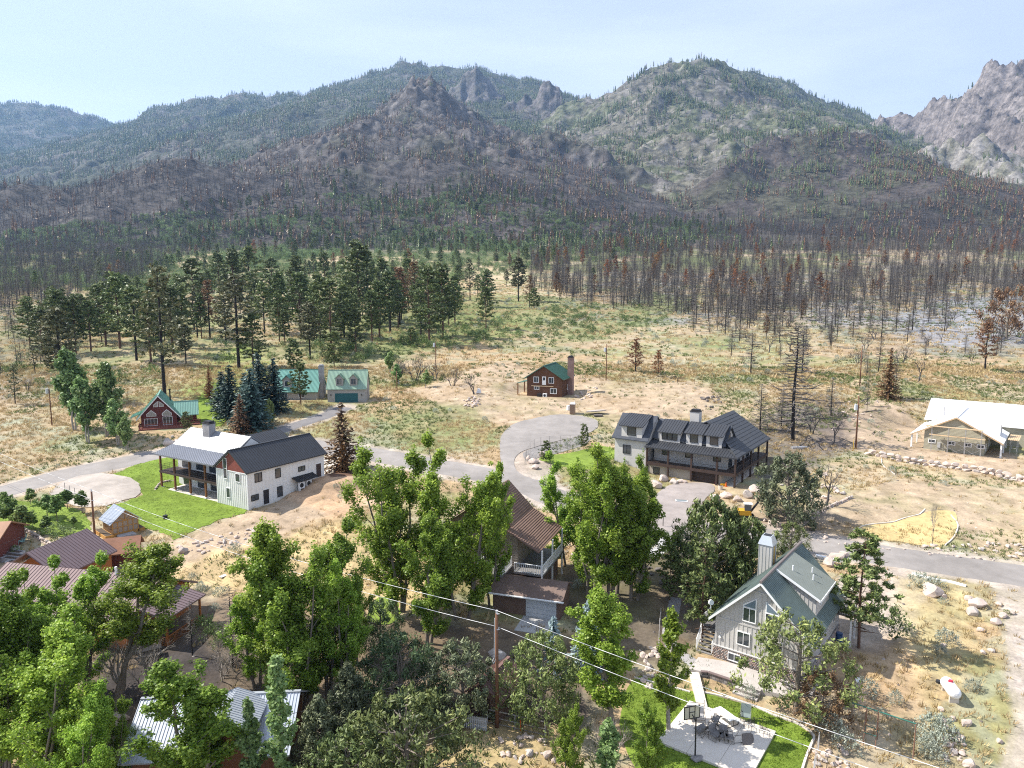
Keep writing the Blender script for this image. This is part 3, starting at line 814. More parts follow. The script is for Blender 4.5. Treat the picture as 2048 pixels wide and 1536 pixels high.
GU = (0, -1)                    # along the front gable, from its left end
window(WH, (-.05, 7), GU, 2.15, 4.1, .75, 3.0, 1, 2, label='tall narrow gable window')
window(WH, (-.02, 7), GU, 4.95, 3.95, .95, 1.15)
window(WH, (-.02, 7), GU, 2.6, 1.25, .75, 1.4)
WU = (1, 0)
for c, z, a, b in ((1.9, 3.85, 1.15, 1.2), (5.4, 3.7, .85, 1.3), (9.9, 3.75, 1.2, .65), (1.15, 1.25, 1.15, .75), (5.6, .75, .85, 1.45)):
    window(WH, (0, -.005), WU, c, z, a, b, 2 if a > 1 else 1, frame=m_black)
for c, z, lb in ((3.1, .2, 'glazed basement door'), (13.3, 2.0, 'dark entrance door')):
    mb = MB(); mb.box(c - .5, c + .5, -.06, .03, z, z + 2.15); d = mb.build('door', m_black if c < 5 else m_dtimber, WH); d['label'] = lb
    mb = MB(); mb.box(c - .58, c - .5, -.05, .03, z, z + 2.23); mb.box(c + .5, c + .58, -.05, .03, z, z + 2.23); mb.box(c - .5, c + .5, -.05, .03, z + 2.15, z + 2.23); mb.build('door_frame', m_trimw, d)
mb = MB(); slab_ribs(mb, (7.9, -1.35, 2.55), (12.0, -1.35, 2.55), (12.0, 0, 3.05), (7.9, 0, 3.05), .08, .35); mb.build('awning', m_black, WH)
# main range behind the porch
body(WH, 3.3, 9.6, 7.0, 22, 6.55, 8.9, m_white, 'y', ridge_at=6.3)
mb = MB()
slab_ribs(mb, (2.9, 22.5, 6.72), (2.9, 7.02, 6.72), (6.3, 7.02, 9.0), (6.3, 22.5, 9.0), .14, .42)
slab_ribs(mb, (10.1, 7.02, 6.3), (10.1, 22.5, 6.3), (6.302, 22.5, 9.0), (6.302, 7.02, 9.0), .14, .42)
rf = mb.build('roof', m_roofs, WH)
mb = MB(); slab_ribs(mb, (-.3, 22.6, 5.75), (-.3, 7.0, 5.75), (2.88, 7.0, 6.70), (2.88, 22.6, 6.70), .16, .42); mb.box(-.36, -.3, 7, 22.6, 5.55, 5.77); mb.build('porch_roof', m_roofp, WH)
chimney(WH, 5.6, 16.6, 1.2, 1.7, 7.5, 10.3, m_stone)
mb = MB(); slab_ribs(mb, (9.0, 8.5, 7.1), (15, 8.5, 7.1), (15, 11.2, 8.4), (9, 11.2, 8.4), .14, .42); slab_ribs(mb, (15, 13.9, 7.1), (9, 13.9, 7.1), (9, 11.202, 8.4), (15, 11.202, 8.4), .14, .42); mb.build('entry_roof', m_roofd, WH)
mb = MB(); mb.box(9.6, 14.6, 8.8, 13.6, -1, 7.2); mb.build('entry_wall', m_white, WH)
mb = MB(); mb.box(.2, 3.3, 7.02, 22.3, 2.6, 2.9); mb.build('deck', m_dtimber, WH)
for y in (10.5, 14.4, 18.4, 22.15):
    mb = MB(); mb.box(.3, .55, y - .13, y + .13, -.1, 5.62); p = mb.build('post', m_timber, WH)
    mb = MB(); mb.box(.15, .7, y - .28, y + .28, -.3, .22); mb.build('post_footing', m_trimw, p)
mb = MB(); rail(mb, [(.28, 7.1, 2.9), (.28, 22.2, 2.9), (3.2, 22.2, 2.9)], .95, .4, .012, (1.0, .66, .33, .1), .02); mb.build('railing', m_black, WH)
mb = MB(); mb.box(.2, 3.4, 7.02, 22.3, -.2, .06); mb.build('patio_slab', m_conc, WH)
for y in (8.2, 11.2, 14.6, 18.4):
    for z, d in ((3.1, 0), (.2, .15)): mb = MB(); mb.box(3.24, 3.31, y + d, y + 2.4 - d, z, z + 2.1); mb.build('patio_door', m_glass, WH)
for x in (9.1, 10.5):
    ac = empty('heat_pump', WH.matrix_world @ Vector((0, 0, 0)), 0)
    ac.location = Vector((-38, 95.5, 6.9)) + Matrix.Rotation(R(58.2), 3, 'Z') @ Vector((x, -.75, 1.15)); ac.rotation_euler = (0, 0, R(58.2))
    tag(ac, 'white heat pump %s under the black awning of the white farmhouse' % ('nearer the gable' if x < 10 else 'nearer the entrance door'), 'heat pump')
    mb = MB(); mb.box(-.5, .5, -.2, .2, .1, 1.1); mb.box(-.45, -.35, -.2, .2, -.4, .1); mb.box(.35, .45, -.2, .2, -.4, .1); mb.build('casing', m_trimw, ac)
    mb = MB(); mb.cyl((-.08, -.201, .6), (-.08, -.23, .6), .36, None, 20); mb.build('fan_grille', m_black, ac)
# stone planter steps at its corner
# ------------------------------------------------------------------ big dark roofed house
m_pale = mat('pale_grey_siding', (.50, .48, .455), .7, .12, 1.3)
m_shing = mat('slate_shingles', (.06, .066, .08), .9, .3, 7, bump=.5, bscale=9)
DH = empty('mountain_house', (35.1, 104.7, 7.65), R(54.9), 'big pale house with dark dormered roof and a dark timber balcony wrapped round two sides', 'house')
mb = MB(); mb.box(.75, 18, 2.4, 15, -1.5, 1.85); mb.build('wall', mat('tan_stucco', (.40, .36, .31), .9, .1, 2), DH)
mb = MB(); mb.box(2.2, 18.05, 2.2, 14.6, 2.01, 5.4); w1 = mb.build('wall', m_pale, DH)
battens(DH, (2.2, 14.6), (0, -1), 12.4, 2.2, 5.3, .42, m_pale, t=.03)
battens(DH, (2.2, 2.2), (1, 0), 15.8, 2.2, 4.9, .42, m_pale, t=.03)
mb = MB(); mb.box(.66, .745, 2.9, 7.2, 0, 1.8)
gd = mb.build('garage_door', mat('brown_garage_door', (.045, .03, .025), .5, .2, 3), DH)
for i in range(3):
    mb = MB(); mb.box(.62, .655, 2.92, 7.18, .05 + .58 * i, .59 + .58 * i); mb.build('door_panel', MATS['brown_garage_door'], gd)
mb = MB(); mb.box(0, 18.8, 0, 2.19, 1.86, 2.12); mb.box(0, 2.19, 2.192, 15.1, 1.86, 2.12); mb.box(-.06, -.005, -.06, 15.1, 1.72, 2.2); mb.box(-.004, 18.8, -.06, -.005, 1.72, 2.2); dk = mb.build('balcony', m_dtimber, DH)
for x, y in ((.1, .1), (.1, 3.0), (.1, 7.2), (.1, 11.2), (.1, 15), (4.2, .1), (8.6, .1), (13, .1), (18.6, .1)):
    mb = MB(); mb.box(x - .14, x + .14, y - .14, y + .14, -1.2, 4.75); mb.build('post', m_dtimber, DH)
mb = MB(); rail(mb, [(.06, 15, 2.12), (.06, .06, 2.12), (18.7, .06, 2.12)], .95, 1.3, .014, (1, .8, .6, .4, .2), .03); mb.build('railing', m_black, DH)
for c, z, a, b, nx in ((2.0, 3.3, 1.0, 1.1, 2), (6.1, 3.35, 1.0, 1.2, 1), (10.9, 3.35, 1.1, 1.2, 1)):
    window(DH, (2.18, 14.6), (0, -1), c, z, a, b, nx, frame=m_black)
for c, nx in ((2.0, 1), (6.2, 2), (11.5, 2)): window(DH, (2.2, 2.18), (1, 0), c, 2.3, 1.5, 2.0, nx, frame=m_black)
# porch roof in front, great roof to the right, half storey with its gable
mb = MB(); slab_ribs(mb, (-.35, 15.3, 4.82), (-.35, -.35, 4.82), (2.5, 2.5, 5.78), (2.5, 15.3, 5.78), .18, 0)
n_ = 34
for i in range(n_):
    y = -.2 + i * 15.4 / n_; x1 = 2.5 if y > 2.5 else y
    if x1 > -.2: mb.hexa([(-.35, y, 4.82), (x1, y, 4.82 + (x1 + .35) * .337), (x1, y + .04, 4.82 + (x1 + .35) * .337), (-.35, y + .04, 4.82), (-.35, y, 4.87), (x1, y, 4.87 + (x1 + .35) * .337), (x1, y + .04, 4.87 + (x1 + .35) * .337), (-.35, y + .04, 4.87)])
mb.build('porch_roof', m_roofd, DH)
m_shr = mat('slate_roofing', (.06, .064, .072), .7, .2, 2, streak=(6, 1, 6))
mb = MB(); k = (9.3 - 4.82) / 6.85
mb.prism([(-.345, -.352, 4.82), (18.9, -.352, 4.82), (18.9, 6.5, 9.3), (4.6, 6.5, 9.3), (4.6, 4.6, 4.82 + 4.95 * k), (2.52, 2.5, 5.8)], (0, 0, -.16))
for i in range(12):
    y = -.3 + i * .56; z = 4.84 + (y + .35) * k; x0 = -.3 + i * .56 if y < 4.5 else 4.62
    mb.hexa([(x0, y, z - .02), (18.9, y, z - .02), (18.9, y + .5, z + .5 * k - .02), (x0 + .3, y + .5, z + .5 * k - .02), (x0, y, z + .035), (18.9, y, z + .035), (18.9, y + .5, z + .5 * k + .0), (x0 + .3, y + .5, z + .5 * k + .0)])
mb.build('roof', m_shr, DH)
mb = MB(); slab_ribs(mb, (18.9, 14.8, 4.9), (4.6, 14.8, 4.9), (4.6, 6.503, 9.3), (18.9, 6.503, 9.3), .16, 0); mb.build('roof', m_shr, DH)
mb = MB(); mb.prism([(18, 2.2, 5.39), (18, 6.5, 9.05), (18, 14.6, 5.39)], (.05, 0, 0)); mb.build('gable_wall', m_pale, DH)
mb = MB(); mb.prism([(2.35, 2.7, 5.38), (8, 2.7, 5.38), (8, 2.7, 6.3), (5, 2.7, 8.72), (2.35, 2.7, 6.35)], (0, 12, 0)); mb.build('upper_wall', m_pale, DH)
window(DH, (8, 2.68), (-1, 0), 3.0, 6.1, .8, 1.5, 1, frame=m_black)
mb = MB(); slab_ribs(mb, (2.0, 14.9, 6.1), (2.0, 2.35, 6.1), (5, 2.35, 8.9), (5, 14.9, 8.9), .16, 0); slab_ribs(mb, (8.6, 2.35, 5.6), (8.6, 14.9, 5.6), (5.003, 14.9, 8.9), (5.003, 2.35, 8.9), .16, 0); mb.build('upper_roof', m_shing, DH)
def dormer(y0, y1, xf, zb, zt, zr, xr, nwin, ww, wh, m=m_pale, rm=m_roofd):
    mb = MB(); mb.prism([(xf, y0, zb), (xr, y0, zb), (xr, y0, zr - .2), (xf, y0, zt - .12)], (0, y1 - y0, 0)); d = mb.build('dormer', m, DH)
    mb = MB(); s = (zr - zt) / (xr - xf); slab_ribs(mb, (xf - .45, y1 + .3, zt - .45 * s), (xf - .45, y0 - .3, zt - .45 * s), (xr, y0 - .3, zr), (xr, y1 + .3, zr), .12, .42); mb.build('dormer_roof', rm, d)
    for i in range(nwin):
        c = (y1 - y0) / 2 + (i - (nwin - 1) / 2) * (ww + .18)
        window(DH, (xf - .005, y1), (0, -1), c, zb + (zt - zb) * .22, ww, wh, 1, 1, frame=m_black, name='dormer_window')
dormer(2.95, 5.5, 1.95, 5.62, 7.75, 8.98, 5, 1, 1.25, 1.35)
dormer(6.25, 8.9, 1.95, 5.62, 7.75, 8.98, 5, 1, 1.25, 1.35)
dormer(10.0, 13.6, 1.95, 5.62, 7.5, 8.98, 5, 3, .75, 1.1)
mb = MB(); mb.prism([(.6, 15.12, -1.5), (8, 15.12, -1.5), (8, 15.12, 5.9), (4.3, 15.12, 9.2), (.6, 15.12, 5.9)], (0, 6.2, 0)); mb.build('tower_wall', m_pale, DH)
mb = MB(); slab_ribs(mb, (.1, 21.7, 5.6), (.1, 14.95, 5.6), (4.3, 14.95, 9.4), (4.3, 21.7, 9.4), .16, 0); slab_ribs(mb, (8.5, 14.95, 5.6), (8.5, 21.7, 5.6), (4.303, 21.7, 9.4), (4.303, 14.95, 9.4), .16, 0); mb.build('tower_roof', m_shing, DH)
dormer(16.2, 20.0, .5, 5.8, 8.1, 9.5, 4.3, 1, 1.5, 1.4)
window(DH, (.58, 21.2), (0, -1), 2.2, 3.0, 1.3, 1.4, 2, frame=m_black)
chimney(DH, 6.4, 9.0, 1.3, 1.6, 7.5, 10.5, m_pale)
mb = MB(); mb.box(.5, 18, .4, 2.3, -.6, -.02); mb.build('porch_slab', m_conc, DH)
window(DH, (.75, 15), (0, -1), 1.5, .2, 1.0, 1.0, 1, frame=m_black)

# ------------------------------------------------------------------ grey house with the green roof
m_grey = mat('grey_board_siding', (.50, .48, .455), .7, .12, 1.3)
m_green = mat('grey_green_roof', (.15, .19, .175), .55, .22, 1.2, spec=.4)
m_greend = mat('pale_green_roof', (.23, .25, .225), .5, .14, 1.2, spec=.4)
GH = empty('gable_house', (25.2, 55, 4.1), R(52.2), 'grey board and batten house with a steep grey green roof and cobble base', 'house')
body(GH, 0, 11.5, 0, 8, 4.4, 8.4, m_grey)
gz = lambda a: 4.25 + 4.0 * (1 - abs(a - 4) / 4) - .12
battens(GH, (0, 8), (0, -1), 8, 1.22, lambda a: min(gz(a), 3.86), .40, m_grey, t=.035, wd=.06, single=True)
battens(GH, (0, 8), (0, -1), 8, 4.02, gz, .40, m_grey, t=.035, wd=.06, single=True)
battens(GH, (0, 0), (1, 0), 11.5, 1.22, 4.15, .40, m_grey, t=.03, wd=.06)
mb = MB(); mb.box(-.05, .02, .05, 7.95, 3.86, 4.01); mb.build('belt_trim', m_grey, GH)
for y0, y1, z0, z1 in ((-.04, .1, 1.2, 4.3), (7.9, 8.04, 1.2, 4.3), (2.9, 5.1, 7.22, 7.34)): mb = MB(); mb.box(-.07, .02, y0, y1, z0, z1); mb.build('corner_trim', m_grey, GH)
gable(GH, 0, 11.5, 0, 8, 4.4, 8.4, m_green, gap=.3, over=.55, end=.5, th=.14, fascia=m_trimw)
mb = MB(); mb.cyl((-.55, 4, 8.46), (12.05, 4, 8.46), .13, None, 8); mb.build('ridge_cap', mat('brown_ridge_metal', (.17, .14, .13), .5, .2, 4), GH)
# cobble skirt: rounded stones set in mortar
mb = MB(); mb.box(-.10, 0, -.1, 8.1, -1, 1.18); mb.box(0.0, 11.55, -.10, 0, -1, 1.18); cb = mb.build('stone_skirt', mat('mortar', (.24, .215, .20), .95, .2, 6), GH)
mb = MB(); mb.box(-.17, .02, -.12, 8.17, 1.18, 1.26); mb.build('skirt_cap', m_grey, GH)
V = []; F = []; mi = []
ico = []
def cobble(c, n, u, r, k):
    b = len(V); c = Vector(c); n = Vector(n); u = Vector(u); z = Vector((0, 0, 1)); q = 6
    for i in range(q):
        a = 2 * math.pi * i / q + random.random() * .5; rr = r * random.uniform(.8, 1.15); V.append(c + u * math.cos(a) * rr * 1.15 + z * math.sin(a) * rr * .9)
    for i in range(q): V.append(V[b + i].lerp(c, .35) + n * r * .55)
    V.append(c + n * r * .7)
    for i in range(q):
        j = (i + 1) % q
        F.append((b + i, b + j, b + q + j)); F.append((b + i, b + q + j, b + q + i)); F.append((b + q + i, b + q + j, b + 2 * q)); mi.extend([k] * 3)
for j in range(8):
    for i in range(50):
        cobble((-.10, .0 + i * .165 + (j % 2) * .08, -.02 + j * .152), (-1, 0, 0), (0, 1, 0), .082, random.choice((0, 0, 1, 1, 2)))
    for i in range(68):
        cobble((.05 + i * .17 + (j % 2) * .08, -.10, -.02 + j * .152), (0, -1, 0), (1, 0, 0), .082, random.choice((0, 0, 1, 1, 2)))
me = raw_mesh('cobbles', [tuple(v) for v in V], F, [mat('cobble_rose', (.40, .29, .24), .85, .3, 5), mat('cobble_grey', (.33, .30, .28), .85, .3, 5), mat('cobble_dark', (.16, .13, .12), .85, .3, 5)], midx=mi)
tag(link('cobbles', me, GH), kind='stuff')
def tri_top(c, side, z0, z1a, z1b, wd):
    """sloping light over a gable window"""
    y = 8 - c; mb = MB(); a, b = y + wd / 2, y - wd / 2
    for d, s, nm, mm in ((-.07, 0, 'transom', m_trimw),):
        mb.prism([(.03, a + .07, z0), (.03, b - .07, z0), (.03, b - .07, z1b + .09), (.03, a + .07, z1a + .09)], (-.09, 0, 0))
    t = mb.build('transom', m_trimw, GH)
    mb = MB(); mb.prism([(.0, a - .02, z0 + .06), (.0, b + .02, z0 + .06), (.0, b + .02, z1b - .03), (.0, a - .02, z1a - .03)], (-.075, 0, 0)); mb.build('pane', mat('sky_glass', (.16, .21, .26), .08, .1, 1, spec=.9), t)
for c, s in ((3.0, 0), (4.98, 1)):
    window(GH, (-.03, 8), (0, -1), c, 4.35, 1.05, 1.2, 2, 1)
    tri_top(c, s, 5.63, 5.75 if s == 0 else 6.55, 6.55 if s == 0 else 5.75, 1.05)
window(GH, (-.03, 8), (0, -1), 2.55, 2.0, 1.05, 1.15, 2); window(GH, (-.03, 8), (0, -1), 5.4, 2.0, 1.05, 1.15, 2)
window(GH, (-.17, 8), (0, -1), 1.85, .3, 1.05, .62, 2)
for c, z, a, b in ((1.2, 3.0, .5, .5), (6.3, 2.4, 1.0, 1.3), (9.2, 2.4, 1.0, 1.3)): window(GH, (0, -.02), (1, 0), c, z, a, b, 2 if a > .8 else 1)
# shed dormer on the right slope
mb = MB(); mb.prism([(3.9, .35, 4.4), (3.9, .35, 6.4), (3.9, 4, 8.2), (3.9, 4, 7.0)], (4.6, 0, 0)); d = mb.build('dormer', m_grey, GH)
battens(d, (3.9, 4), (0, -1), 3.6, 5.0, lambda a: 8.1 - .5 * a, .35, m_grey, t=.03)
mb = MB(); slab_ribs(mb, (3.5, -.05, 6.42), (8.9, -.05, 6.42), (8.9, 3.9, 8.44), (3.5, 3.9, 8.44), .12, .22, rib=.03); dr = mb.build('dormer_roof', m_greend, d)
mb = MB(); mb.hexa([(3.44, -.05, 6.22), (3.49, -.05, 6.22), (3.49, 3.9, 8.24), (3.44, 3.9, 8.24), (3.44, -.05, 6.44), (3.49, -.05, 6.44), (3.49, 3.9, 8.46), (3.44, 3.9, 8.46)]); mb.box(3.5, 8.9, -.11, -.055, 6.2, 6.43); mb.build('rake_trim', m_trimw, dr)
for c in (1.2, 3.4): window(GH, (3.9, .33), (1, 0), c, 5.5, .7, .55, 1)
for x, y in ((5.3, 2.9), (7.4, 1.7), (6.2, 1.3)):
    z = 6.42 + (y + .05) * .51; mb = MB(); mb.cyl((x, y, z - .1), (x, y, z + .5), .06, None, 8); mb.build('vent_pipe', m_trimw, dr)
mb = MB(); mb.box(7.5, 8.8, 5.5, 6.8, 4.5, 9.0); c = mb.build('chimney', m_grey, GH)
battens(c, (7.5, 6.8), (0, -1), 1.3, 5.0, 8.98, .32, m_grey, t=.03); battens(c, (7.5, 5.5), (1, 0), 1.3, 5.0, 8.98, .32, m_grey, t=.03)
mb = MB(); mb.box(7.95, 8.35, 5.455, 5.495, 5.5, 8.8); mb.build('bare_panel', mat('bare_sheathing', (.50, .32, .10), .8, .2, 5), c)
mb = MB(); z0, z1 = 9.0, 9.85
mb.hexa([(7.42, 5.42, z0), (8.88, 5.42, z0), (8.88, 6.88, z0), (7.42, 6.88, z0), (7.7, 5.7, z1), (8.6, 5.7, z1), (8.6, 6.6, z1), (7.7, 6.6, z1)]); cc = mb.build('chimney_cap', mat('galvanised_cap', (.52, .55, .58), .35, .08, 2, metal=.3), c)
mb = MB(); mb.box(7.78, 8.52, 5.78, 6.52, z1, z1 + .015); mb.build('flue', m_black, cc)
# side porch with white rails
mb = MB(); mb.box(1.6, 4.4, 8.05, 10.2, 1.5, 1.65)
for i in range(6): mb.box(1.35 - .28 * i, 1.62 - .28 * i, 8.4, 9.8, 1.25 - .25 * i, 1.33 - .25 * i)
sp = mb.build('side_porch', m_decking, GH)
mb = MB(); rail(mb, [(4.3, 10.15, 1.65), (1.65, 10.15, 1.65), (1.65, 9.85, 1.65)], 1.0, .16, .022, (1, .1), .045); rail(mb, [(1.6, 9.85, 1.6), (0, 9.85, .1)], 1.0, .16, .022, (1, .1), .045); rail(mb, [(1.6, 8.35, 1.6), (0, 8.35, .1)], 1.0, .16, .022, (1, .1), .045)
mb.build('railing', m_trimw, sp)
for x, y in ((1.7, 10.1), (4.3, 10.1), (1.7, 8.2)):
    mb = MB(); mb.box(x - .07, x + .07, y - .07, y + .07, -.4, 1.5); mb.build('post', m_trimw, sp)
mb = MB(); mb.box(9.6, 11.6, -1.6, -.03, 2.9, 3.05); bl = mb.build('balcony', m_decking, GH)
mb = MB(); rail(mb, [(9.65, -.1, 3.05), (9.65, -1.55, 3.05), (11.55, -1.55, 3.05), (11.55, -.1, 3.05)], 1.0, .14, .022, (1, .1), .045); mb.build('railing', m_trimw, bl)
for x in (9.7, 11.5):
    mb = MB(); mb.box(x - .08, x + .08, -1.55, -1.39, -.3, 2.9); mb.build('post', m_trimw, bl)
mb = MB(); mb.cyl((-.03, 7.6, 2.1), (-.12, 7.6, 2.1), .13, None, 10); mb.build('wall_lamp', m_trimw, GH)
mb = MB(); mb.cyl((.8, 8.9, 4.0), (.8, 8.9, 4.75), .035, None, 6); mb.cyl((.8, 8.9, 4.75), (.7, 8.78, 4.8), .27, .24, 14); mb.build('satellite_dish', m_trimw, GH)

# ------------------------------------------------------------------ far brown house with green roof and brick chimney
m_brown = mat('brown_siding', (.125, .06, .034), .75, .25, 3, streak=(1, 1, .2))
m_dgreen = mat('forest_green_roof', (.05, .125, .095), .45, .12, 1, spec=.4)
m_brick = mat('rosy_brick', (.27, .17, .145), .9, .3, 8)
BH = empty('cabin', (11.9, 162.4, 13.75), R(70.1), 'dark brown two storey cabin with forest green roof and tall brick chimney', 'house')
body(BH, 0, 8.5, 0, 7.8, 4.7, 7.4, m_brown, base=-2)
battens(BH, (0, 7.8), (0, -1), 7.8, -.5, lambda a: 4.5 + 2.7 * (1 - abs(a - 3.9) / 3.9), .3, m_brown, t=.03); battens(BH, (0, 0), (1, 0), 8.5, -.5, 4.5, .3, m_brown, t=.03)
gable(BH, 0, 8.5, 0, 7.8, 4.7, 7.4, m_dgreen, gap=.35, over=.6, end=.5); BH.scale = (1.1, 1.12, 1.03)
for c, z, a, b, nx in ((2.1, 3.35, 1.0, 1.25, 2), (5.5, 3.35, 1.0, 1.25, 2), (2.2, 1.75, 1.0, .6, 2), (6.0, .9, 1.3, 1.1, 2)): window(BH, (-.03, 7.8), (0, -1), c, z, a, b, nx, fw=.1)
window(BH, (0, -.03), (1, 0), 5.0, 1.3, 1.0, 1.1, 1, fw=.1)
mb = MB(); mb.box(-.07, 0, 3.5, 4.35, 2.85, 4.8); dd = mb.build('door', m_trimw, BH); mb = MB(); mb.box(-.085, -.071, 3.7, 4.15, 3.9, 4.6); mb.build('pane', m_glass, dd)
mb = MB(); mb.box(-.16, 0, 1.8, 6.8, 2.42, 2.62); mb.build('ledger_board', mat('raw_lumber', (.50, .36, .22), .8, .2, 4), BH)
chimney(BH, 5.5, -.55, 1.5, 1.1, -1.5, 9.0, m_brick)
mb = MB(); slab_ribs(mb, (0, 10.3, 3.0), (0, 7.85, 3.6), (5, 7.85, 3.6), (5, 10.3, 3.0), .12, 0); pr_ = mb.build('porch_roof', m_dgreen, BH)
for x in (.2, 4.8):
    mb = MB(); mb.box(x - .1, x + .1, 9.9, 10.1, -1, 2.95); mb.build('post', m_timber, BH)
mb = MB(); mb.box(0, 5, 7.85, 10.2, -1, .25); mb.build('porch_floor', MATS['raw_lumber'], BH)
for i, (y, hh) in enumerate(((4.0, .9), (5.4, .8))):
    o = empty('heat_pump', BH.location + Matrix.Rotation(R(70.1), 3, 'Z') @ Vector((-.55, y, 0)), R(70.1), ['white heat pump against the brown cabin front', 'dark heat pump beside the white one at the brown cabin'][i], 'heat pump')
    mb = MB(); mb.box(-.25, .25, -.5, .5, -.2, hh); mb.build('casing', [m_trimw, m_black][i], o); mb = MB(); mb.cyl((-.255, 0, .45), (-.29, 0, .45), .32, None, 16); mb.build('fan_grille', m_black, o)

# ------------------------------------------------------------------ garage with green roof and its house
m_sage = mat('sage_metal_roof', (.25, .36, .265), .4, .12, 1, spec=.45)
m_teal = mat('teal_metal_roof', (.14, .33, .27), .4, .12, 1, spec=.45)
m_taup = mat('taupe_siding', (.36, .335, .30), .75, .07, 2)
GG = empty('garage', (-43.1, 157.9, 13.25), R(5), 'taupe garage with sage green metal roof, two gable dormers and a teal door', 'garage')
body(GG, 0, 8.8, 0, 7.4, 3.5, 7.3, m_taup, base=-2)
gable(GG, 0, 8.8, 0, 7.4, 3.5, 7.3, m_sage, gap=.3, over=.35, end=.25, th=.12)
mb = MB(); courses(mb, (0, 0), (1, 0), 8.8, -.2, 3.3, .3, .03); mb.build('lap_boards', m_taup, GG)
mb = MB(); mb.box(1.7, 7.0, -.05, .02, -.1, 2.15); d = mb.build('garage_door', mat('teal_door', (.02, .10, .11), .5, .1, 3), GG)
for i in range(4):
    mb = MB(); mb.box(1.75, 6.95, -.085, -.051, -.06 + .55 * i, .46 + .55 * i); mb.build('door_panel', MATS['teal_door'], d)
mb = MB(); mb.box(1.55, 1.7, -.06, .02, -.1, 2.3); mb.box(7.0, 7.15, -.06, .02, -.1, 2.3); mb.box(1.7, 7.0, -.06, .02, 2.15, 2.3); mb.build('door_frame', m_taup, d)
for x in (.8, 7.9):
    mb = MB(); mb.cyl((x, -.1, 1.55), (x, -.1, 1.95), .1, None, 8); mb.build('wall_lamp', m_black, GG)
for c in (2.75, 6.0):
    mb = MB(); mb.prism([(c - .85, .35, 3.9), (c + .85, .35, 3.9), (c + .85, .35, 5.7), (c, .35, 6.45), (c - .85, .35, 5.7)], (0, 2.6, 0)); d = mb.build('dormer', m_taup, GG)
    mb = MB(); slab_ribs(mb, (c - 1.1, 3.1, 5.55), (c - 1.1, 0.1, 5.55), (c, 0.1, 6.6), (c, 3.1, 6.6), .1, .3); slab_ribs(mb, (c + 1.1, .1, 5.55), (c + 1.1, 3.1, 5.55), (c + .003, 3.1, 6.6), (c + .003, .1, 6.6), .1, .3); mb.build('dormer_roof', m_sage, d)
    window(GG, (c - .85, .34), (1, 0), .85, 4.2, 1.05, 1.25, 2, fw=.08, frame=m_taup)
G2 = empty('stone_chimney_house', (-56.5, 160.5, 13.4), R(2), 'low house with teal metal roof and stone chimney, half hidden by spruces', 'house')
body(G2, 0, 10.2, 0, 9, 2.4, 6.9, m_taup, base=-2)
gable(G2, 0, 10.2, 0, 9, 2.4, 6.9, m_teal, gap=.3, over=.4, end=.25, th=.12)
chimney(G2, 10.7, 2.6, 1.0, 1.7, -1.5, 7.9, m_stone, cap=m_stone)
mb = MB(); mb.prism([(1.9, .6, 3), (4.0, .6, 3), (4.0, .6, 4.8), (2.95, .6, 5.8), (1.9, .6, 4.8)], (0, 2.8, 0)); d = mb.build('dormer', m_taup, G2)
mb = MB(); slab_ribs(mb, (1.5, 3.4, 4.5), (1.5, .3, 4.5), (2.95, .3, 5.95), (2.95, 3.4, 5.95), .1, .3); slab_ribs(mb, (4.4, .3, 4.5), (4.4, 3.4, 4.5), (2.953, 3.4, 5.95), (2.953, .3, 5.95), .1, .3); mb.build('dormer_roof', m_teal, d)
window(G2, (1.9, .58), (1, 0), 1.05, 3.3, .9, 1.2, 1); window(G2, (0, -.01), (1, 0), 2.5, .7, 1.4, 1.1, 2); window(G2, (0, -.01), (1, 0), 6.5, .7, 1.4, 1.1, 2)

# ------------------------------------------------------------------ red log cabin
m_redlog = mat('red_stained_logs', (.125, .028, .022), .6, .25, 3)
m_seaf = mat('seafoam_metal_roof', (.20, .36, .29), .4, .1, 1, spec=.45)
RH = empty('log_cabin', (-75.2, 136.2, 10.9), R(24), 'dark red log cabin with seafoam green roof and wide red deck', 'house')
body(RH, 0, 6.6, 1.6, 10.5, 2.9, 6.7, m_redlog, 'y', base=-1.5)
mb = MB(); courses(mb, (0, 1.6), (1, 0), 6.6, .3, 6.5, .28, .07, ends=lambda z: (0, 6.6) if z < 2.8 else ((z - 2.8) / 3.9 * 3.3, 6.6 - (z - 2.8) / 3.9 * 3.3)); mb.build('log_courses', m_redlog, RH)
gable(RH, 0, 6.6, 1.6, 10.5, 2.9, 6.7, m_seaf, 'y', gap=.3, over=.9, end=.7, th=.13, fascia=m_trimw)
window(RH, (0, 1.56), (1, 0), 1.75, .5, 2.3, 1.4, 4); window(RH, (0, 1.56), (1, 0), 4.85, .5, 1.7, 1.6, 3)
for c in (1.9, 4.75):
    mb = MB(); a, b = c - .9, c + .9; mb.prism([(a, 1.5, 2.35), (b, 1.5, 2.35), (b, 1.5, 2.9), (c, 1.5, 3.7), (a, 1.5, 2.9)], (0, .1, 0)); t = mb.build('gable_light', m_trimw, RH)
    mb = MB(); mb.prism([(a + .1, 1.47, 2.42), (b - .1, 1.47, 2.42), (b - .1, 1.47, 2.85), (c, 1.47, 3.55), (a + .1, 1.47, 2.85)], (0, .05, 0)); mb.build('pane', mat('hazy_glass', (.30, .29, .28), .15, .1, 1, spec=.8), t)
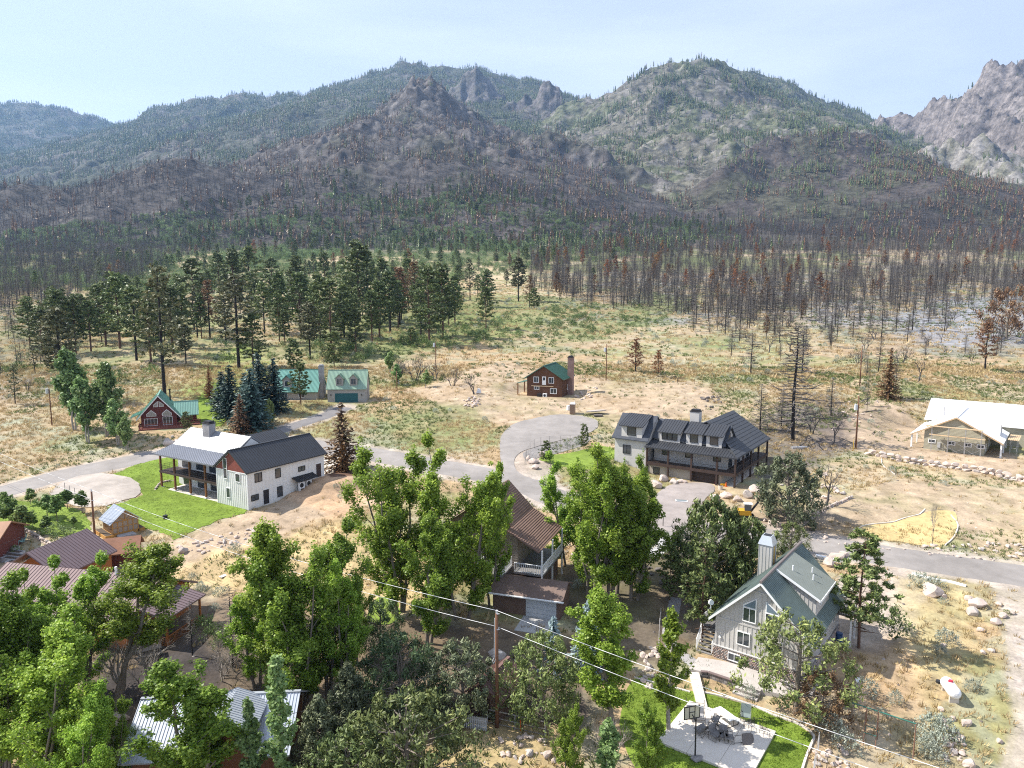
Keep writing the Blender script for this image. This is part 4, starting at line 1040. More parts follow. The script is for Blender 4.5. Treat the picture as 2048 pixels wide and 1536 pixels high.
for s in (-1, 1):
    mb = MB(); mb.prism([(3.3 + .1 * s, 1.47, 4.3), (3.3 + .95 * s, 1.47, 4.3), (3.3 + .95 * s, 1.47, 4.75), (3.3 + .1 * s, 1.47, 5.5)][::s], (0, .1, 0)); t = mb.build('gable_light', m_trimw, RH)
    mb = MB(); mb.prism([(3.3 + .18 * s, 1.44, 4.38), (3.3 + .87 * s, 1.44, 4.38), (3.3 + .87 * s, 1.44, 4.72), (3.3 + .18 * s, 1.44, 5.35)][::s], (0, .05, 0)); mb.build('pane', MATS['hazy_glass'], t)
mb = MB(); mb.box(-.4, 8.5, -1.2, 1.6, .1, .25); mb.box(6.65, 11, 1.6, 5.5, .1, .25); mb.box(-.38, 8.48, -1.18, -1.1, -1.2, .1); dk = mb.build('deck', mat('red_decking', (.22, .075, .055), .75, .2, 4), RH)
mb = MB(); rail(mb, [(-.3, 1.5, .25), (-.3, -1.1, .25), (8.4, -1.1, .25), (8.4, 1.6, .25), (10.9, 1.7, .25), (10.9, 5.4, .25)], .9, .3, .03, (1, .55, .1), .05); mb.build('railing', MATS['red_decking'], dk)
body(RH, 6.62, 10.2, 4.0, 9.0, 2.5, 4.6, m_redlog, 'x', base=-1)
gable(RH, 6.4, 10.2, 4.0, 9.0, 2.5, 4.6, m_seaf, 'x', gap=.3, over=.6, end=.5, th=.13)
mb = MB(); mb.cyl((5.2, 8.5, 4.5), (5.2, 8.5, 6.9), .14, None, 8); mb.cyl((5.2, 8.5, 6.9), (5.2, 8.5, 7.1), .24, None, 8); mb.build('stove_pipe', m_black, RH)
mb = MB(); slab_ribs(mb, (-2.2, 9, 1.9), (-2.2, 4.5, 1.9), (-.5, 4.5, 2.6), (-.5, 9, 2.6), .12, .3); mb.build('lean_to_roof', m_seaf, RH)

# ------------------------------------------------------------------ house being built on the right
m_greige = mat('greige_lap_siding', (.36, .335, .25), .75, .06, 2)
m_wroof = mat('white_metal_roof', (.78, .77, .76), .45, .05, 1, spec=.45)
m_raw = MATS['raw_lumber']
NH = empty('unfinished_house', (86.3, 117.9, 8.95), R(50.3), 'unfinished greige house with white metal roofs and scaffolding on its gable', 'house')
body(NH, 0.4, 14, 2.6, 12.0, 4.45, 6.75, m_greige, 'x', base=-1, ridge_at=7.1)
mb = MB(); courses(mb, (.4, 12.0), (0, -1), 9.4, .1, 6.6, .24, .03, ends=lambda z: (0, 9.4) if z < 4.4 else ((z - 4.4) / 2.3 * 4.9, 9.4 - (z - 4.4) / 2.3 * 4.5)); mb.build('lap_boards', m_greige, NH)
gable(NH, 0.3, 15, 0, 14.2, 3.0, 6.9, m_wroof, 'x', gap=.45, over=.15, end=.35, th=.16, fascia=m_raw)
mb = MB(); mb.box(0, 14, 0, 2.58, -.8, .05); mb.box(0, 14, 12.02, 14.2, -.8, .05); mb.build('porch_slab', mat('new_concrete', (.62, .60, .58), .85, .1, 1), NH)
for x, y in ((.3, .15), (5.5, .15), (11, .15), (.3, 14.0), (6, 14.0)):
    mb = MB(); mb.box(x - .13, x + .13, y - .13, y + .13, .06, 2.9); mb.build('post', m_trimw, NH)
for c in (1.3, 4.4, 6.9, 8.85): window(NH, (.36, 12.0), (0, -1), c, 1.75 if c < 8.5 else 1.7, .95, .5, 2, fw=.12)
window(NH, (0, 2.58), (1, 0), 3, .9, 1.2, 1.3, 2); window(NH, (0, 2.58), (1, 0), 8, .9, 1.2, 1.3, 2)
mb = MB(); mb.box(.2, .4, 9.3, 9.8, .9, 1.9); mb.build('meter_box', mat('grey_box', (.4, .4, .4), .6, .1, 3), NH)
body(NH, 13.5, 26, -16, 13.6, 4.4, 7.6, m_greige, 'y', base=-1)
gable(NH, 13.5, 26, -16, 13.6, 4.4, 7.6, m_wroof, 'y', gap=.45, over=.5, end=.4, th=.16)
mb = MB(); mb.prism([(5.0, 1.2, 3.2), (9.4, 1.2, 3.2), (7.2, 1.2, 6.4)], (0, 5.4, 0)); d = mb.build('cross_gable', mat('house_wrap', (.50, .44, .40), .8, .1, 2), NH)
mb = MB(); slab_ribs(mb, (4.5, 7.0, 2.9), (4.5, .8, 2.9), (7.2, .8, 6.6), (7.2, 7.0, 6.6), .12, .45); slab_ribs(mb, (9.9, .8, 2.9), (9.9, 7.0, 2.9), (7.203, 7.0, 6.6), (7.203, .8, 6.6), .12, .45); mb.build('roof', m_wroof, d)
window(NH, (5.0, 1.18), (1, 0), 2.2, 3.9, .8, 1.0, 2, fw=.1)
mb = MB(); mb.cyl((12.0, 10.5, 5.0), (12.0, 10.5, 7.3), .11, None, 8); mb.build('vent_pipe', mat('bare_steel', (.5, .5, .52), .4, .1, 2, metal=.6), NH)
# scaffold with planks along the gable
m_steel = MATS['bare_steel']
SF = empty('scaffold', NH.location, R(50.3), 'steel scaffold with cross braces and two lines of planks along the greige gable', 'scaffold')
mb = MB()
for y in (10.6, 8.0, 5.4, 3.0):
    for x in (-.5, -1.5): mb.cyl((x, y, -.3), (x, y, 5.0), .035, None, 5)
    for z in (1.7, 3.4, 4.9): mb.cyl((-.5, y, z), (-1.5, y, z), .03, None, 5)
mb.build('frame', m_steel, SF)
mb = MB()
for a, b in ((10.6, 8.0), (8.0, 5.4), (5.4, 3.0)):
    for z in (.1, 1.75):
        for x in (-1.5,): mb.cyl((x, a, z), (x, b, z + 1.5), .02, None, 4); mb.cyl((x, b, z), (x, a, z + 1.5), .02, None, 4)
mb.build('brace', m_steel, SF)
for z, y0, y1 in ((3.44, 5.0, 11.0), (3.47, 2.4, 6.6), (5.02, 7.0, 11.6), (5.05, 2.8, 7.4)):
    mb = MB(); mb.box(-1.5, -.7, y0, y1, z, z + .09); mb.build('plank', m_raw, SF)
SF2 = empty('scaffold', NH.location + Matrix.Rotation(R(50.3), 3, 'Z') @ Vector((7.5, -1.2, 0)), R(50.3), 'steel scaffold with stacked planks beside the cross gable of the unfinished house', 'scaffold')
mb = MB()
for x in (-2.4, 0, 2.4):
    for y in (-.6, .4): mb.cyl((x, y, -.5), (x, y, 3.0), .035, None, 5)
    for z in (1.5, 2.9): mb.cyl((x, -.6, z), (x, .4, z), .03, None, 5)
mb.build('frame', m_steel, SF2)
for i in range(6):
    mb = MB(); mb.box(-3.1, 3.0, -.9 + .28 * i, -.66 + .28 * i, 3.0 + .02 * (i % 2), 3.09 + .02 * (i % 2)); mb.build('plank', m_raw, SF2)
# ------------------------------------------------------------------ plants
m_bark = mat('grey_bark', (.20, .17, .14), .95, .35, 5, streak=(3, 3, .6), bump=.5)
m_pbark = mat('red_brown_bark', (.13, .075, .05), .95, .4, 4, streak=(3, 3, .5))
m_char = mat('charred_bark', (.028, .024, .023), .95, .4, 4, streak=(2, 2, .4))
m_charg = mat('grey_charred_wood', (.085, .078, .076), .95, .35, 4, streak=(2, 2, .4))
m_ash = mat('sooty_twigs', (.12, .108, .10), .95, .35, 4)
m_dead = mat('bleached_wood', (.34, .30, .26), .9, .25, 4, streak=(2, 2, .4))
m_lf = leaf_mat('cottonwood_leaves', [(.105, .18, .022), (.25, .365, .045), (.44, .55, .10)], .5, .45)
m_asp = leaf_mat('aspen_leaves', [(.12, .19, .06), (.22, .32, .11), (.36, .44, .19)] or [(0.088, 0.163, 0.05), (0.156, 0.256, 0.075), (0.263, 0.362, 0.125)], .4, .45)
m_app = leaf_mat('orchard_leaves', [(0.075, 0.128, 0.033), (0.15, 0.225, 0.06), (0.255, 0.315, 0.105)], .35)
m_pine = leaf_mat('pine_needles', [(.05, .08, .028), (.13, .168, .05), (.25, .285, .10)], .12)
m_pold = leaf_mat('olive_pine_needles', [(0.06, 0.072, 0.033), (0.128, 0.132, 0.06), (0.21, 0.195, 0.105)], .12)
m_sco = leaf_mat('scorched_needles', [(0.1, 0.056, 0.031), (0.194, 0.11, 0.056), (0.312, 0.188, 0.094)], .15)
m_rust = leaf_mat('rust_needles', [(.15, .06, .02), (.28, .125, .045), (.38, .20, .08)], .15)
m_jun = leaf_mat('juniper_sprays', [(.06, .085, .028), (.15, .19, .055), (.30, .33, .11)] or [(0.076, 0.11, 0.04), (0.186, 0.219, 0.075), (0.372, 0.383, 0.131)], .12)
m_jund = leaf_mat('dark_juniper_sprays', [(0.034, 0.064, 0.026), (0.079, 0.124, 0.049), (0.169, 0.225, 0.085)], .1)
m_jung = leaf_mat('grey_juniper_sprays', [(.06, .078, .04), (.13, .15, .078), (.23, .25, .13)], .1)
m_spr = leaf_mat('spruce_needles', [(0.018, 0.045, 0.036), (0.045, 0.087, 0.072), (0.105, 0.158, 0.132)], .08)
m_blu = leaf_mat('blue_spruce_needles', [(0.098, 0.143, 0.156), (0.208, 0.273, 0.286), (0.39, 0.468, 0.481)], .08)
m_sage = leaf_mat('sage_leaves', [(.20, .23, .18), (.34, .37, .29), (.48, .51, .42)] or [(0.195, 0.225, 0.165), (0.33, 0.36, 0.27), (0.495, 0.525, 0.405)], .15)
m_bush = leaf_mat('bush_leaves', [(0.056, 0.096, 0.029), (0.136, 0.2, 0.056), (0.24, 0.32, 0.096)], .25)
m_oak = leaf_mat('scrub_oak_leaves', [(0.095, 0.143, 0.06), (0.179, 0.249, 0.095), (0.309, 0.393, 0.155)], .2)
m_straw = leaf_mat('straw_blades', [(.26, .18, .085), (.42, .31, .15), (.56, .44, .25)], .25, .8)
m_weed = leaf_mat('green_weeds', [(.08, .10, .03), (.15, .18, .055), (.24, .27, .10)], .3, .7)
m_litter = leaf_mat('lavender_bloom', [(.20, .21, .22), (.27, .28, .32), (.36, .38, .44)], .2, .8)

def quads(C, N, U, sx, sy, bend=None):
    """diamond leaves: centres, normals, long directions"""
    N = N / (np.linalg.norm(N, axis=1)[:, None] + 1e-9)
    U = U - N * (U * N).sum(1)[:, None]; U = U / (np.linalg.norm(U, axis=1)[:, None] + 1e-9)
    W = np.cross(N, U); sx = np.broadcast_to(np.asarray(sx, float), (len(C),))[:, None]; sy = np.broadcast_to(np.asarray(sy, float), (len(C),))[:, None]
    V = np.stack([C - U * sy, C + W * sx - U * sy * .15, C + U * sy, C - W * sx - U * sy * .15], 1).reshape(-1, 3)
    F = np.arange(len(C) * 4).reshape(-1, 4)
    return V, F
def unit(rng, n):
    v = rng.normal(size=(n, 3)); return v / np.linalg.norm(v, axis=1)[:, None]

def limb(mb, pts, r0, r1, n=6):
    k = len(pts) - 1
    for i in range(k):
        mb.cyl(pts[i], pts[i + 1], r0 + (r1 - r0) * i / k, r0 + (r1 - r0) * (i + 1) / k, n, cap=False)

def broadleaf(seed, Ht, th, spread, nl, per, size, stems=1, gap=.0, clump=.085, lean=0.0, upright=.7, low=0):
    """returns (trunk mesh builder, leaf arrays)"""
    rng = np.random.default_rng(seed); rnd = random.Random(seed)
    mb = MB(); cl = []
    for s in range(stems):
        a0 = rnd.uniform(0, 6.28); off = Vector((math.cos(a0), math.sin(a0), 0)) * (.0 if stems == 1 else .35)
        top = Vector((math.cos(a0) * spread * (.0 if stems == 1 else rnd.uniform(.4, .85)) + lean * Ht, math.sin(a0) * spread * (0 if stems == 1 else rnd.uniform(.4, .85)), Ht * (.97 if s == 0 else rnd.uniform(.74, .95))))
        pts = [off * (1 - i / 7) + top * (i / 7) * 1.0 + Vector((rnd.uniform(-1, 1), rnd.uniform(-1, 1), 0)) * Ht * .012 * (0 < i < 7) for i in range(8)]
        pts[0].z = -.4
        r0 = Ht * .017 / (stems ** .4)
        limb(mb, pts, r0, r0 * .14, 7)
        n_l = max(3, nl // stems)
        for i in range(n_l):
            f = (i + rnd.random() * .8) / n_l; f = th + (1 - th) * f
            k = min(6, int(f * 7)); b = pts[k].lerp(pts[k + 1], f * 7 - k)
            a = i * 2.4 + rnd.uniform(-.5, .5) + a0
            env = (1 - max(0, (f - .35) / .65) ** 1.7) * min(1, .55 + (f - th) * 3)
            out = spread * env * rnd.uniform(.55, 1.05) * (.85 if stems < 3 else .62)
            e = b + Vector((math.cos(a) * out, math.sin(a) * out, out * rnd.uniform(.5, 1.4) * upright + Ht * .03))
            m1 = b.lerp(e, .5) + Vector((0, 0, -out * .06 + rnd.uniform(-.2, .2)))
            limb(mb, [b, m1, e], max(.025, r0 * .42 * (1.1 - f)), .018, 5)
            for q in range(4): cl.append((b.lerp(m1, .5 + q * .17) if q < 3 else m1, .7)) if rnd.random() < .7 else None
            for q in range(1, 6): cl.append((m1.lerp(e, q / 5), 1.0 - .08 * q))
            for q in range(6):
                d = Vector((rnd.uniform(-1, 1), rnd.uniform(-1, 1), rnd.uniform(-.15, 1.4))).normalized() * out * rnd.uniform(.25, .6)
                st = b.lerp(m1, rnd.uniform(.5, 1)) if q < 2 else m1.lerp(e, rnd.uniform(.0, .95)); mb.cyl(st, st + d, .022, .008, 3, cap=False)
                for t in (.4, .7, 1.0): cl.append((st + d * t, rnd.uniform(.55, .95)))
        cl.append((pts[-1], .75)); cl.append((pts[-1] + Vector((0, 0, Ht * .045)), .45)); cl.append((pts[-2], .8))
    C = []; T = []; NN = []
    for (c, w_) in cl:
        if rnd.random() < gap: continue
        rad = Ht * clump * w_ * rnd.uniform(.75, 1.25); k = int(per * w_ ** 1.6)
        d = unit(rng, k); r = rad * rng.random(k) ** .42
        p = np.array(c) + d * r[:, None] * np.array([1, 1, 1.25])
        C.append(p); NN.append(d * .7 + rng.normal(size=(k, 3)) * .6 + np.array([0, 0, .45]))
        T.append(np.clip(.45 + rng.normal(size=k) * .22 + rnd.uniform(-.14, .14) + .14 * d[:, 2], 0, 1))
    C = np.concatenate(C); NN = np.concatenate(NN); T = np.concatenate(T)
    s = size * rng.uniform(.6, 1.25, len(C))
    V, F = quads(C, NN, rng.normal(size=C.shape) + np.array([0, 0, -.4]), s * .5, s * .62)
    return mb, (V, F, T)

def bushy(seed, Ht, spread, ncl, per, size, shape='cone', clump=.2, bare=.08, stem=True, ragged=.3):
    """juniper like crown: many upswept sprays gathered in tufts on short limbs"""
    rng = np.random.default_rng(seed); rnd = random.Random(seed); mb = MB(); C = []; N = []; U = []; T = []
    r0 = Ht * .03
    lims = [Vector((0, 0, -.3)), Vector((rnd.uniform(-.1, .1), rnd.uniform(-.1, .1), Ht * .3)), Vector((rnd.uniform(-.2, .2), rnd.uniform(-.2, .2), Ht * .7)), Vector((0, 0, Ht * .93))]
    if stem: limb(mb, lims, r0, r0 * .2, 6)
    for i in range(ncl):
        f = bare + (1 - bare) * ((i + rnd.random()) / ncl)
        if shape == 'cone': rr = spread * (1 - f) ** .75 * (1 if f > .12 else .75)
        elif shape == 'round': rr = spread * math.sqrt(max(.03, 1 - (2 * f - .85) ** 2 / 1.35))
        else: rr = spread * (.55 + .45 * math.sin(f * 3.0)) * (1 - max(0, f - .8) * 3.4)
        a = i * 2.399 + rnd.uniform(-.4, .4); q = rr * rnd.uniform(.45, 1.0 + ragged * .4)
        c = Vector((math.cos(a) * q, math.sin(a) * q, f * Ht + rnd.uniform(-.05, .05) * Ht))
        if stem and rnd.random() < .6: mb.cyl((0, 0, max(.2, c.z - q * .5)), c, .05 * Ht / 6, .015, 4, cap=False)
        rad = clump * spread * rnd.uniform(.65, 1.3) * (1.15 - .5 * f); k = int(per * rnd.uniform(.7, 1.2))
        d = unit(rng, k); p = np.array(c) + d * (rad * rng.random(k) ** .5)[:, None] * np.array([1, 1, 1.35])
        C.append(p); N.append(d * .8 + rng.normal(size=(k, 3)) * .5); U.append(d * .5 + np.array([0, 0, .9]) + rng.normal(size=(k, 3)) * .35)
        T.append(np.clip(.4 + rng.normal(size=k) * .2 + rnd.uniform(-.16, .16) + .15 * d[:, 2], 0, 1))
    C = np.concatenate(C); N = np.concatenate(N); U = np.concatenate(U); T = np.concatenate(T); s = size * rng.uniform(.6, 1.3, len(C))
    V, F = quads(C, N, U, s * .28, s * .75)
    return mb, (V, F, T)

def spruce(seed, Ht, spread, layers, nb, size, bare=.04, droop=.25, thin=0.0):
    rng = np.random.default_rng(seed); rnd = random.Random(seed); mb = MB(); C = []; N = []; U = []; T = []
    limb(mb, [(0, 0, -.4), (0, 0, Ht * .5), (0, 0, Ht * .98)], Ht * .016, Ht * .003, 6)
    for i in range(layers):
        f = bare + (1 - bare) * (i / layers) ** .95
        rr = spread * (1 - f) ** .85 * rnd.uniform(.85, 1.12) + .12
        for j in range(max(5, int(nb * (1 - f * .5)))):
            if rnd.random() < thin: continue
            a = j * 6.283 / max(5, int(nb * (1 - f * .5))) + i * .7 + rnd.uniform(-.2, .2); ln = rr * rnd.uniform(.75, 1.12)
            k = max(3, int(ln / size * 2.4)); t = (np.arange(k) + rng.random(k)) / k
            dx, dy = math.cos(a), math.sin(a)
            z = f * Ht - droop * ln * t + .18 * ln * t * t
            p = np.stack([dx * ln * t, dy * ln * t, z], 1) + rng.normal(size=(k, 3)) * size * .25
            C.append(p); N.append(np.tile([0, 0, 1.0], (k, 1)) + rng.normal(size=(k, 3)) * .45)
            U.append(np.tile([dx, dy, -.25], (k, 1)) + rng.normal(size=(k, 3)) * .45)
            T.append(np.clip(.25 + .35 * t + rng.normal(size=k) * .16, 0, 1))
    C = np.concatenate(C); N = np.concatenate(N); U = np.concatenate(U); T = np.concatenate(T); s = size * rng.uniform(.7, 1.3, len(C))
    V, F = quads(C, N, U, s * .45, s * .9)
    return mb, (V, F, T)

def ponderosa(seed, Ht, spread, base, nbr, per, size, thin=0.0, snags=10):
    """bare bole, then an open crown of needle tufts at the branch ends"""
    rng = np.random.default_rng(seed); rnd = random.Random(seed); mb = MB(); C = []; N = []; U = []; T = []
    r0 = Ht * .015
    limb(mb, [(0, 0, -.5), (rnd.uniform(-.15, .15), rnd.uniform(-.15, .15), Ht * .45), (rnd.uniform(-.2, .2), 0, Ht * .75), (0, 0, Ht * .985)], r0, r0 * .15, 6)
    for i in range(snags):
        f = rnd.uniform(.15, base + .1); a = rnd.uniform(0, 6.28); ln = rnd.uniform(.3, .7) * spread
        mb.cyl((0, 0, f * Ht), (math.cos(a) * ln, math.sin(a) * ln, f * Ht + rnd.uniform(-.25, .2) * ln), .045, .012, 3, cap=False)
    for i in range(nbr):
        f = base + (1 - base) * (i + rnd.random()) / nbr
        g = (f - base) / (1 - base)
        rr = spread * (math.sin(min(1, g * 1.0 + .22) * 2.75) ** .8 if g < .93 else .28) * rnd.uniform(.55, 1.1)
        a = i * 2.399 + rnd.uniform(-.5, .5); b = Vector((0, 0, f * Ht))
        e = b + Vector((math.cos(a) * rr, math.sin(a) * rr, rr * rnd.uniform(-.1, .45)))
        mb.cyl(b, e, .05 * Ht / 20, .015, 3, cap=False)
        for t in ((.55, .75, 1.0) if rr > 1 else (.8, 1.0)):
            if rnd.random() < thin: continue
            c = b.lerp(e, t) + Vector((rnd.uniform(-.3, .3), rnd.uniform(-.3, .3), rnd.uniform(-.05, .4)))
            k = int(per * rnd.uniform(.7, 1.3)); d = unit(rng, k); d[:, 2] = d[:, 2] * .6 + .15
            p = np.array(c) + d * (size * 1.25 * rng.random(k) ** .5)[:, None]
            C.append(p); N.append(rng.normal(size=(k, 3)) + np.array([0, 0, .8])); U.append(d)
            T.append(np.clip(.38 + rng.normal(size=k) * .2 + rnd.uniform(-.14, .14) + .2 * d[:, 2], 0, 1))
    C = np.concatenate(C); N = np.concatenate(N); U = np.concatenate(U); T = np.concatenate(T); s = size * rng.uniform(.6, 1.3, len(C))
    V, F = quads(C, N, U, s * .3, s * .7)
    return mb, (V, F, T)

def burnt_pine(seed, Ht, spread, nbr, twigs=2, base=.18, fat=1.0):
    rnd = random.Random(seed); tk = MB(); br = MB(); r0 = Ht * .011 * (1 + (fat - 1) * .5)
    limb(tk, [(0, 0, -.5), (rnd.uniform(-.15, .15), rnd.uniform(-.15, .15), Ht * .4), (rnd.uniform(-.2, .2), rnd.uniform(-.2, .2), Ht * .75), (0, 0, Ht)], r0, r0 * .12, 5)
    for i in range(nbr):
        f = base + (1 - base) * (i + rnd.random()) / nbr; a = i * 2.399 + rnd.uniform(-.6, .6)
        ln = spread * (1 - (f - base) * .85) * rnd.uniform(.4, 1.1); b = Vector((0, 0, f * Ht))
        m_ = b + Vector((math.cos(a) * ln * .6, math.sin(a) * ln * .6, -ln * rnd.uniform(0, .18))); e = b + Vector((math.cos(a) * ln, math.sin(a) * ln, ln * rnd.uniform(-.2, .3)))
        br.cyl(b, m_, .055 * Ht / 18 * fat, .035 * fat, 3, cap=False); br.cyl(m_, e, .035 * fat, .018 * fat, 3, cap=False)
        for q in range(twigs):
            s = b.lerp(m_, rnd.uniform(.5, 1)); d = Vector((math.cos(a + rnd.uniform(-1, 1)), math.sin(a + rnd.uniform(-1, 1)), rnd.uniform(-.3, .5))) * ln * .4
            br.cyl(s, s + d, .028 * fat, .012 * fat, 3, cap=False)
    return tk, br

def skeleton(seed, Ht, spread, depth=4, stems=1, r=None, upright=.55):
    """leafless oak or dead broadleaf: branches forking again and again"""
    rnd = random.Random(seed); tk = MB(); br = MB(); r = r or Ht * .028
    def grow(p, d, ln, rad, k, mb):
        e = p + d * ln; mid = p.lerp(e, .5) + Vector((rnd.uniform(-1, 1), rnd.uniform(-1, 1), rnd.uniform(-.3, .3))) * ln * .08
        n = 6 if k == depth else (4 if k > 1 else 3)
        mb.cyl(p, mid, rad, rad * .82, n, cap=False); mb.cyl(mid, e, rad * .82, rad * .62, n, cap=False)
        if k == 0: return
        for i in range(3 if k < depth else 4):
            a = i * 2.2 + rnd.uniform(-.6, .6)
            o = d.orthogonal().normalized(); o = Matrix.Rotation(a, 3, d) @ o
            nd = (d * rnd.uniform(.6, 1.0) + o * rnd.uniform(.45, .9) * spread / Ht * 1.7 + Vector((0, 0, upright * .35))).normalized()
            grow(p.lerp(e, rnd.uniform(.6, 1.0)), nd, ln * rnd.uniform(.58, .82), rad * rnd.uniform(.42, .6), k - 1, br)
    for s in range(stems):
        a = rnd.uniform(0, 6.28); d = Vector((math.cos(a) * (.12 if stems == 1 else .45), math.sin(a) * (.12 if stems == 1 else .45), 1)).normalized()
        grow(Vector((math.cos(a) * .1 * stems, math.sin(a) * .1 * stems, -.3)), d, Ht * .34, r / stems ** .4, depth, tk)
    return tk, br

PROTO = {}
def proto(key, mb, leaves, bark, leafm, leafname='crown'):
    t = mb.mesh('trunk', bark, True) if mb.v else None
    c = raw_mesh(leafname, leaves[0], leaves[1], [leafm], tint=leaves[2])
    PROTO[key] = (t, c, leafname)
def proto_bare(key, tk, br, bark, brk=None):
    PROTO[key] = (tk.mesh('trunk', bark, True), br.mesh('branches', brk or bark), 'branches')
TRIS = 0
def plant(name, key, loc, s=1.0, rz=None, label=None, cat='tree', group=None, sx=None, lean=0.0):
    t, c, cn = PROTO[key]
    o = bpy.data.objects.new(name, None); COL.objects.link(o); o.empty_display_size = .3
    o.location = loc; o.rotation_euler = (lean * .6, lean, random.uniform(0, 6.28) if rz is None else rz); o.scale = ((sx or s), (sx or s), s)
    tag(o, label, cat, group)
    if t:
        k = bpy.data.objects.new('trunk', t); COL.objects.link(k); k.parent = o
    k = bpy.data.objects.new(cn, c); COL.objects.link(k); k.parent = o
    return o
def single(name, key, loc, s, label, cat='tree', group=None, sx=None):
    """a far tree as one mesh"""
    o = bpy.data.objects.new(name, ONE[key]); COL.objects.link(o); o.location = loc
    o.rotation_euler = (random.uniform(-.03, .03), random.uniform(-.03, .03), random.uniform(0, 6.28)); o.scale = ((sx or s), (sx or s), s)
    return tag(o, label, cat, group)
ONE = {}
def one(key, src, mats=None):
    """trunk and branches of a prototype joined for trees too far off to show parts"""
    t, c, _ = PROTO[src]
    def arr(me):
        v = np.empty(len(me.vertices) * 3, np.float32); me.vertices.foreach_get('co', v)
        return v.reshape(-1, 3), [tuple(p.vertices) for p in me.polygons]
    v1, f1 = arr(t); v2, f2 = arr(c)
    me = bpy.data.meshes.new(key); me.from_pydata(np.concatenate([v1, v2]).tolist(), [], f1 + [tuple(i + len(v1) for i in f) for f in f2])
    for m in (t.materials[0], c.materials[0]): me.materials.append(m)
    me.polygons.foreach_set('material_index', np.array([0] * len(f1) + [1] * len(f2), np.int32))
    a = me.attributes.new('tint', 'FLOAT', 'FACE'); tt = np.full(len(f1) + len(f2), .4, np.float32)
    if 'tint' in c.attributes:
        q = np.empty(len(f2), np.float32); c.attributes['tint'].data.foreach_get('value', q); tt[len(f1):] = q
    a.data.foreach_set('value', tt); me.update(); ONE[key] = me

def scatter(name, mesh, pts, sc, label=None, tilt=0.0, squash=None):
    """one object of what nobody could count: copies of a small mesh on the points of a cloud"""
    pts = np.asarray(pts, np.float32); n = len(pts)
    if n == 0: return None
    me = bpy.data.meshes.new(name); me.vertices.add(n); me.vertices.foreach_set('co', pts.ravel())
    a = me.attributes.new('sc', 'FLOAT', 'POINT'); a.data.foreach_set('value', np.asarray(sc, np.float32))
    rot = np.stack([RNG.normal(size=n) * tilt, RNG.normal(size=n) * tilt, RNG.random(n) * 6.283], 1).astype(np.float32)
    a = me.attributes.new('rot', 'FLOAT_VECTOR', 'POINT'); a.data.foreach_set('vector', rot.ravel())
    o = bpy.data.objects.new(name, me); COL.objects.link(o)
    src = bpy.data.objects.new(name + '_sprig', mesh)
    g = bpy.data.node_groups.new(name, 'GeometryNodeTree')
    g.interface.new_socket('Geometry', in_out='INPUT', socket_type='NodeSocketGeometry'); g.interface.new_socket('Geometry', in_out='OUTPUT', socket_type='NodeSocketGeometry')
    gi = g.nodes.new('NodeGroupInput'); go = g.nodes.new('NodeGroupOutput'); ip = g.nodes.new('GeometryNodeInstanceOnPoints'); oi = g.nodes.new('GeometryNodeObjectInfo')
    oi.inputs['Object'].default_value = src
    if 'As Instance' in oi.inputs: oi.inputs['As Instance'].default_value = True
    ns = g.nodes.new('GeometryNodeInputNamedAttribute'); ns.data_type = 'FLOAT'; ns.inputs['Name'].default_value = 'sc'
    nr = g.nodes.new('GeometryNodeInputNamedAttribute'); nr.data_type = 'FLOAT_VECTOR'; nr.inputs['Name'].default_value = 'rot'
    k = g.links.new
    k(gi.outputs[0], ip.inputs['Points']); k(oi.outputs['Geometry'], ip.inputs['Instance']); k(ns.outputs[0], ip.inputs['Scale']); k(nr.outputs[0], ip.inputs['Rotation']); k(ip.outputs[0], go.inputs[0])
    md = o.modifiers.new('scatter', 'NODES'); md.node_group = g
    return tag(o, label, None, None, 'stuff')

def plot(poly_px, n, seed=0, soft=0, clumpy=0, cl=25):
    """n random plan points inside an outline of survey directions"""
    rng = np.random.default_rng(seed); pw = PA(poly_px); lo, hi = pw.min(0), pw.max(0); out = []
    while sum(len(q) for q in out) < n:
        p = rng.uniform(lo, hi, (n * 3 + 50, 2)); p = p[inside(p[:, 0], p[:, 1], pw)]
        if clumpy: p = p[fbm(p[:, 0] / cl, p[:, 1] / cl, 300 + seed, 3) + rng.normal(size=len(p)) * .06 > .5 + (clumpy - 1) * .06]
        out.append(p)
        if len(out) > 60: break
    p = np.concatenate(out)[:n]
    return p
def on_land(p, dz=0.0):
    return np.concatenate([p, (land(p[:, 0], p[:, 1]) + dz)[:, None]], 1)

# ---- prototypes
for i, (h, th, sp, nl, st) in enumerate(((13, .10, 3.3, 32, 3), (12, .08, 3.5, 36, 5), (12, .2, 2.5, 28, 2), (10.5, .08, 2.3, 26, 2), (13, .38, 3.9, 24, 2), (11, .06, 3.0, 34, 4))):
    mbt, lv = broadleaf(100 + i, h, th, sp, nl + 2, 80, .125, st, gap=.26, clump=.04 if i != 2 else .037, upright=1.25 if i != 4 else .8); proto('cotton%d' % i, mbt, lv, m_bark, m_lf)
mbt, lv = broadleaf(109, 12, .08, 4.6, 38, 78, .125, 5, gap=.2, clump=.042, upright=1.0); proto('cotton6', mbt, lv, m_bark, m_lf)
for i, (h, sp) in enumerate(((9, 1.25), (8, 1.1), (10, 1.5))):
    mbt, lv = broadleaf(120 + i, h, .14, sp, 18, 26, .19, 1, gap=.25, clump=.042, upright=1.1); proto('slim%d' % i, mbt, lv, m_dead, m_asp if i != 2 else m_lf)
for i in range(2):
    mbt, lv = broadleaf(130 + i, 9, .22, 2.7, 18, 26, .30, 2, gap=.2, clump=.07); proto('aspen%d' % i, mbt, lv, m_dead, m_asp)
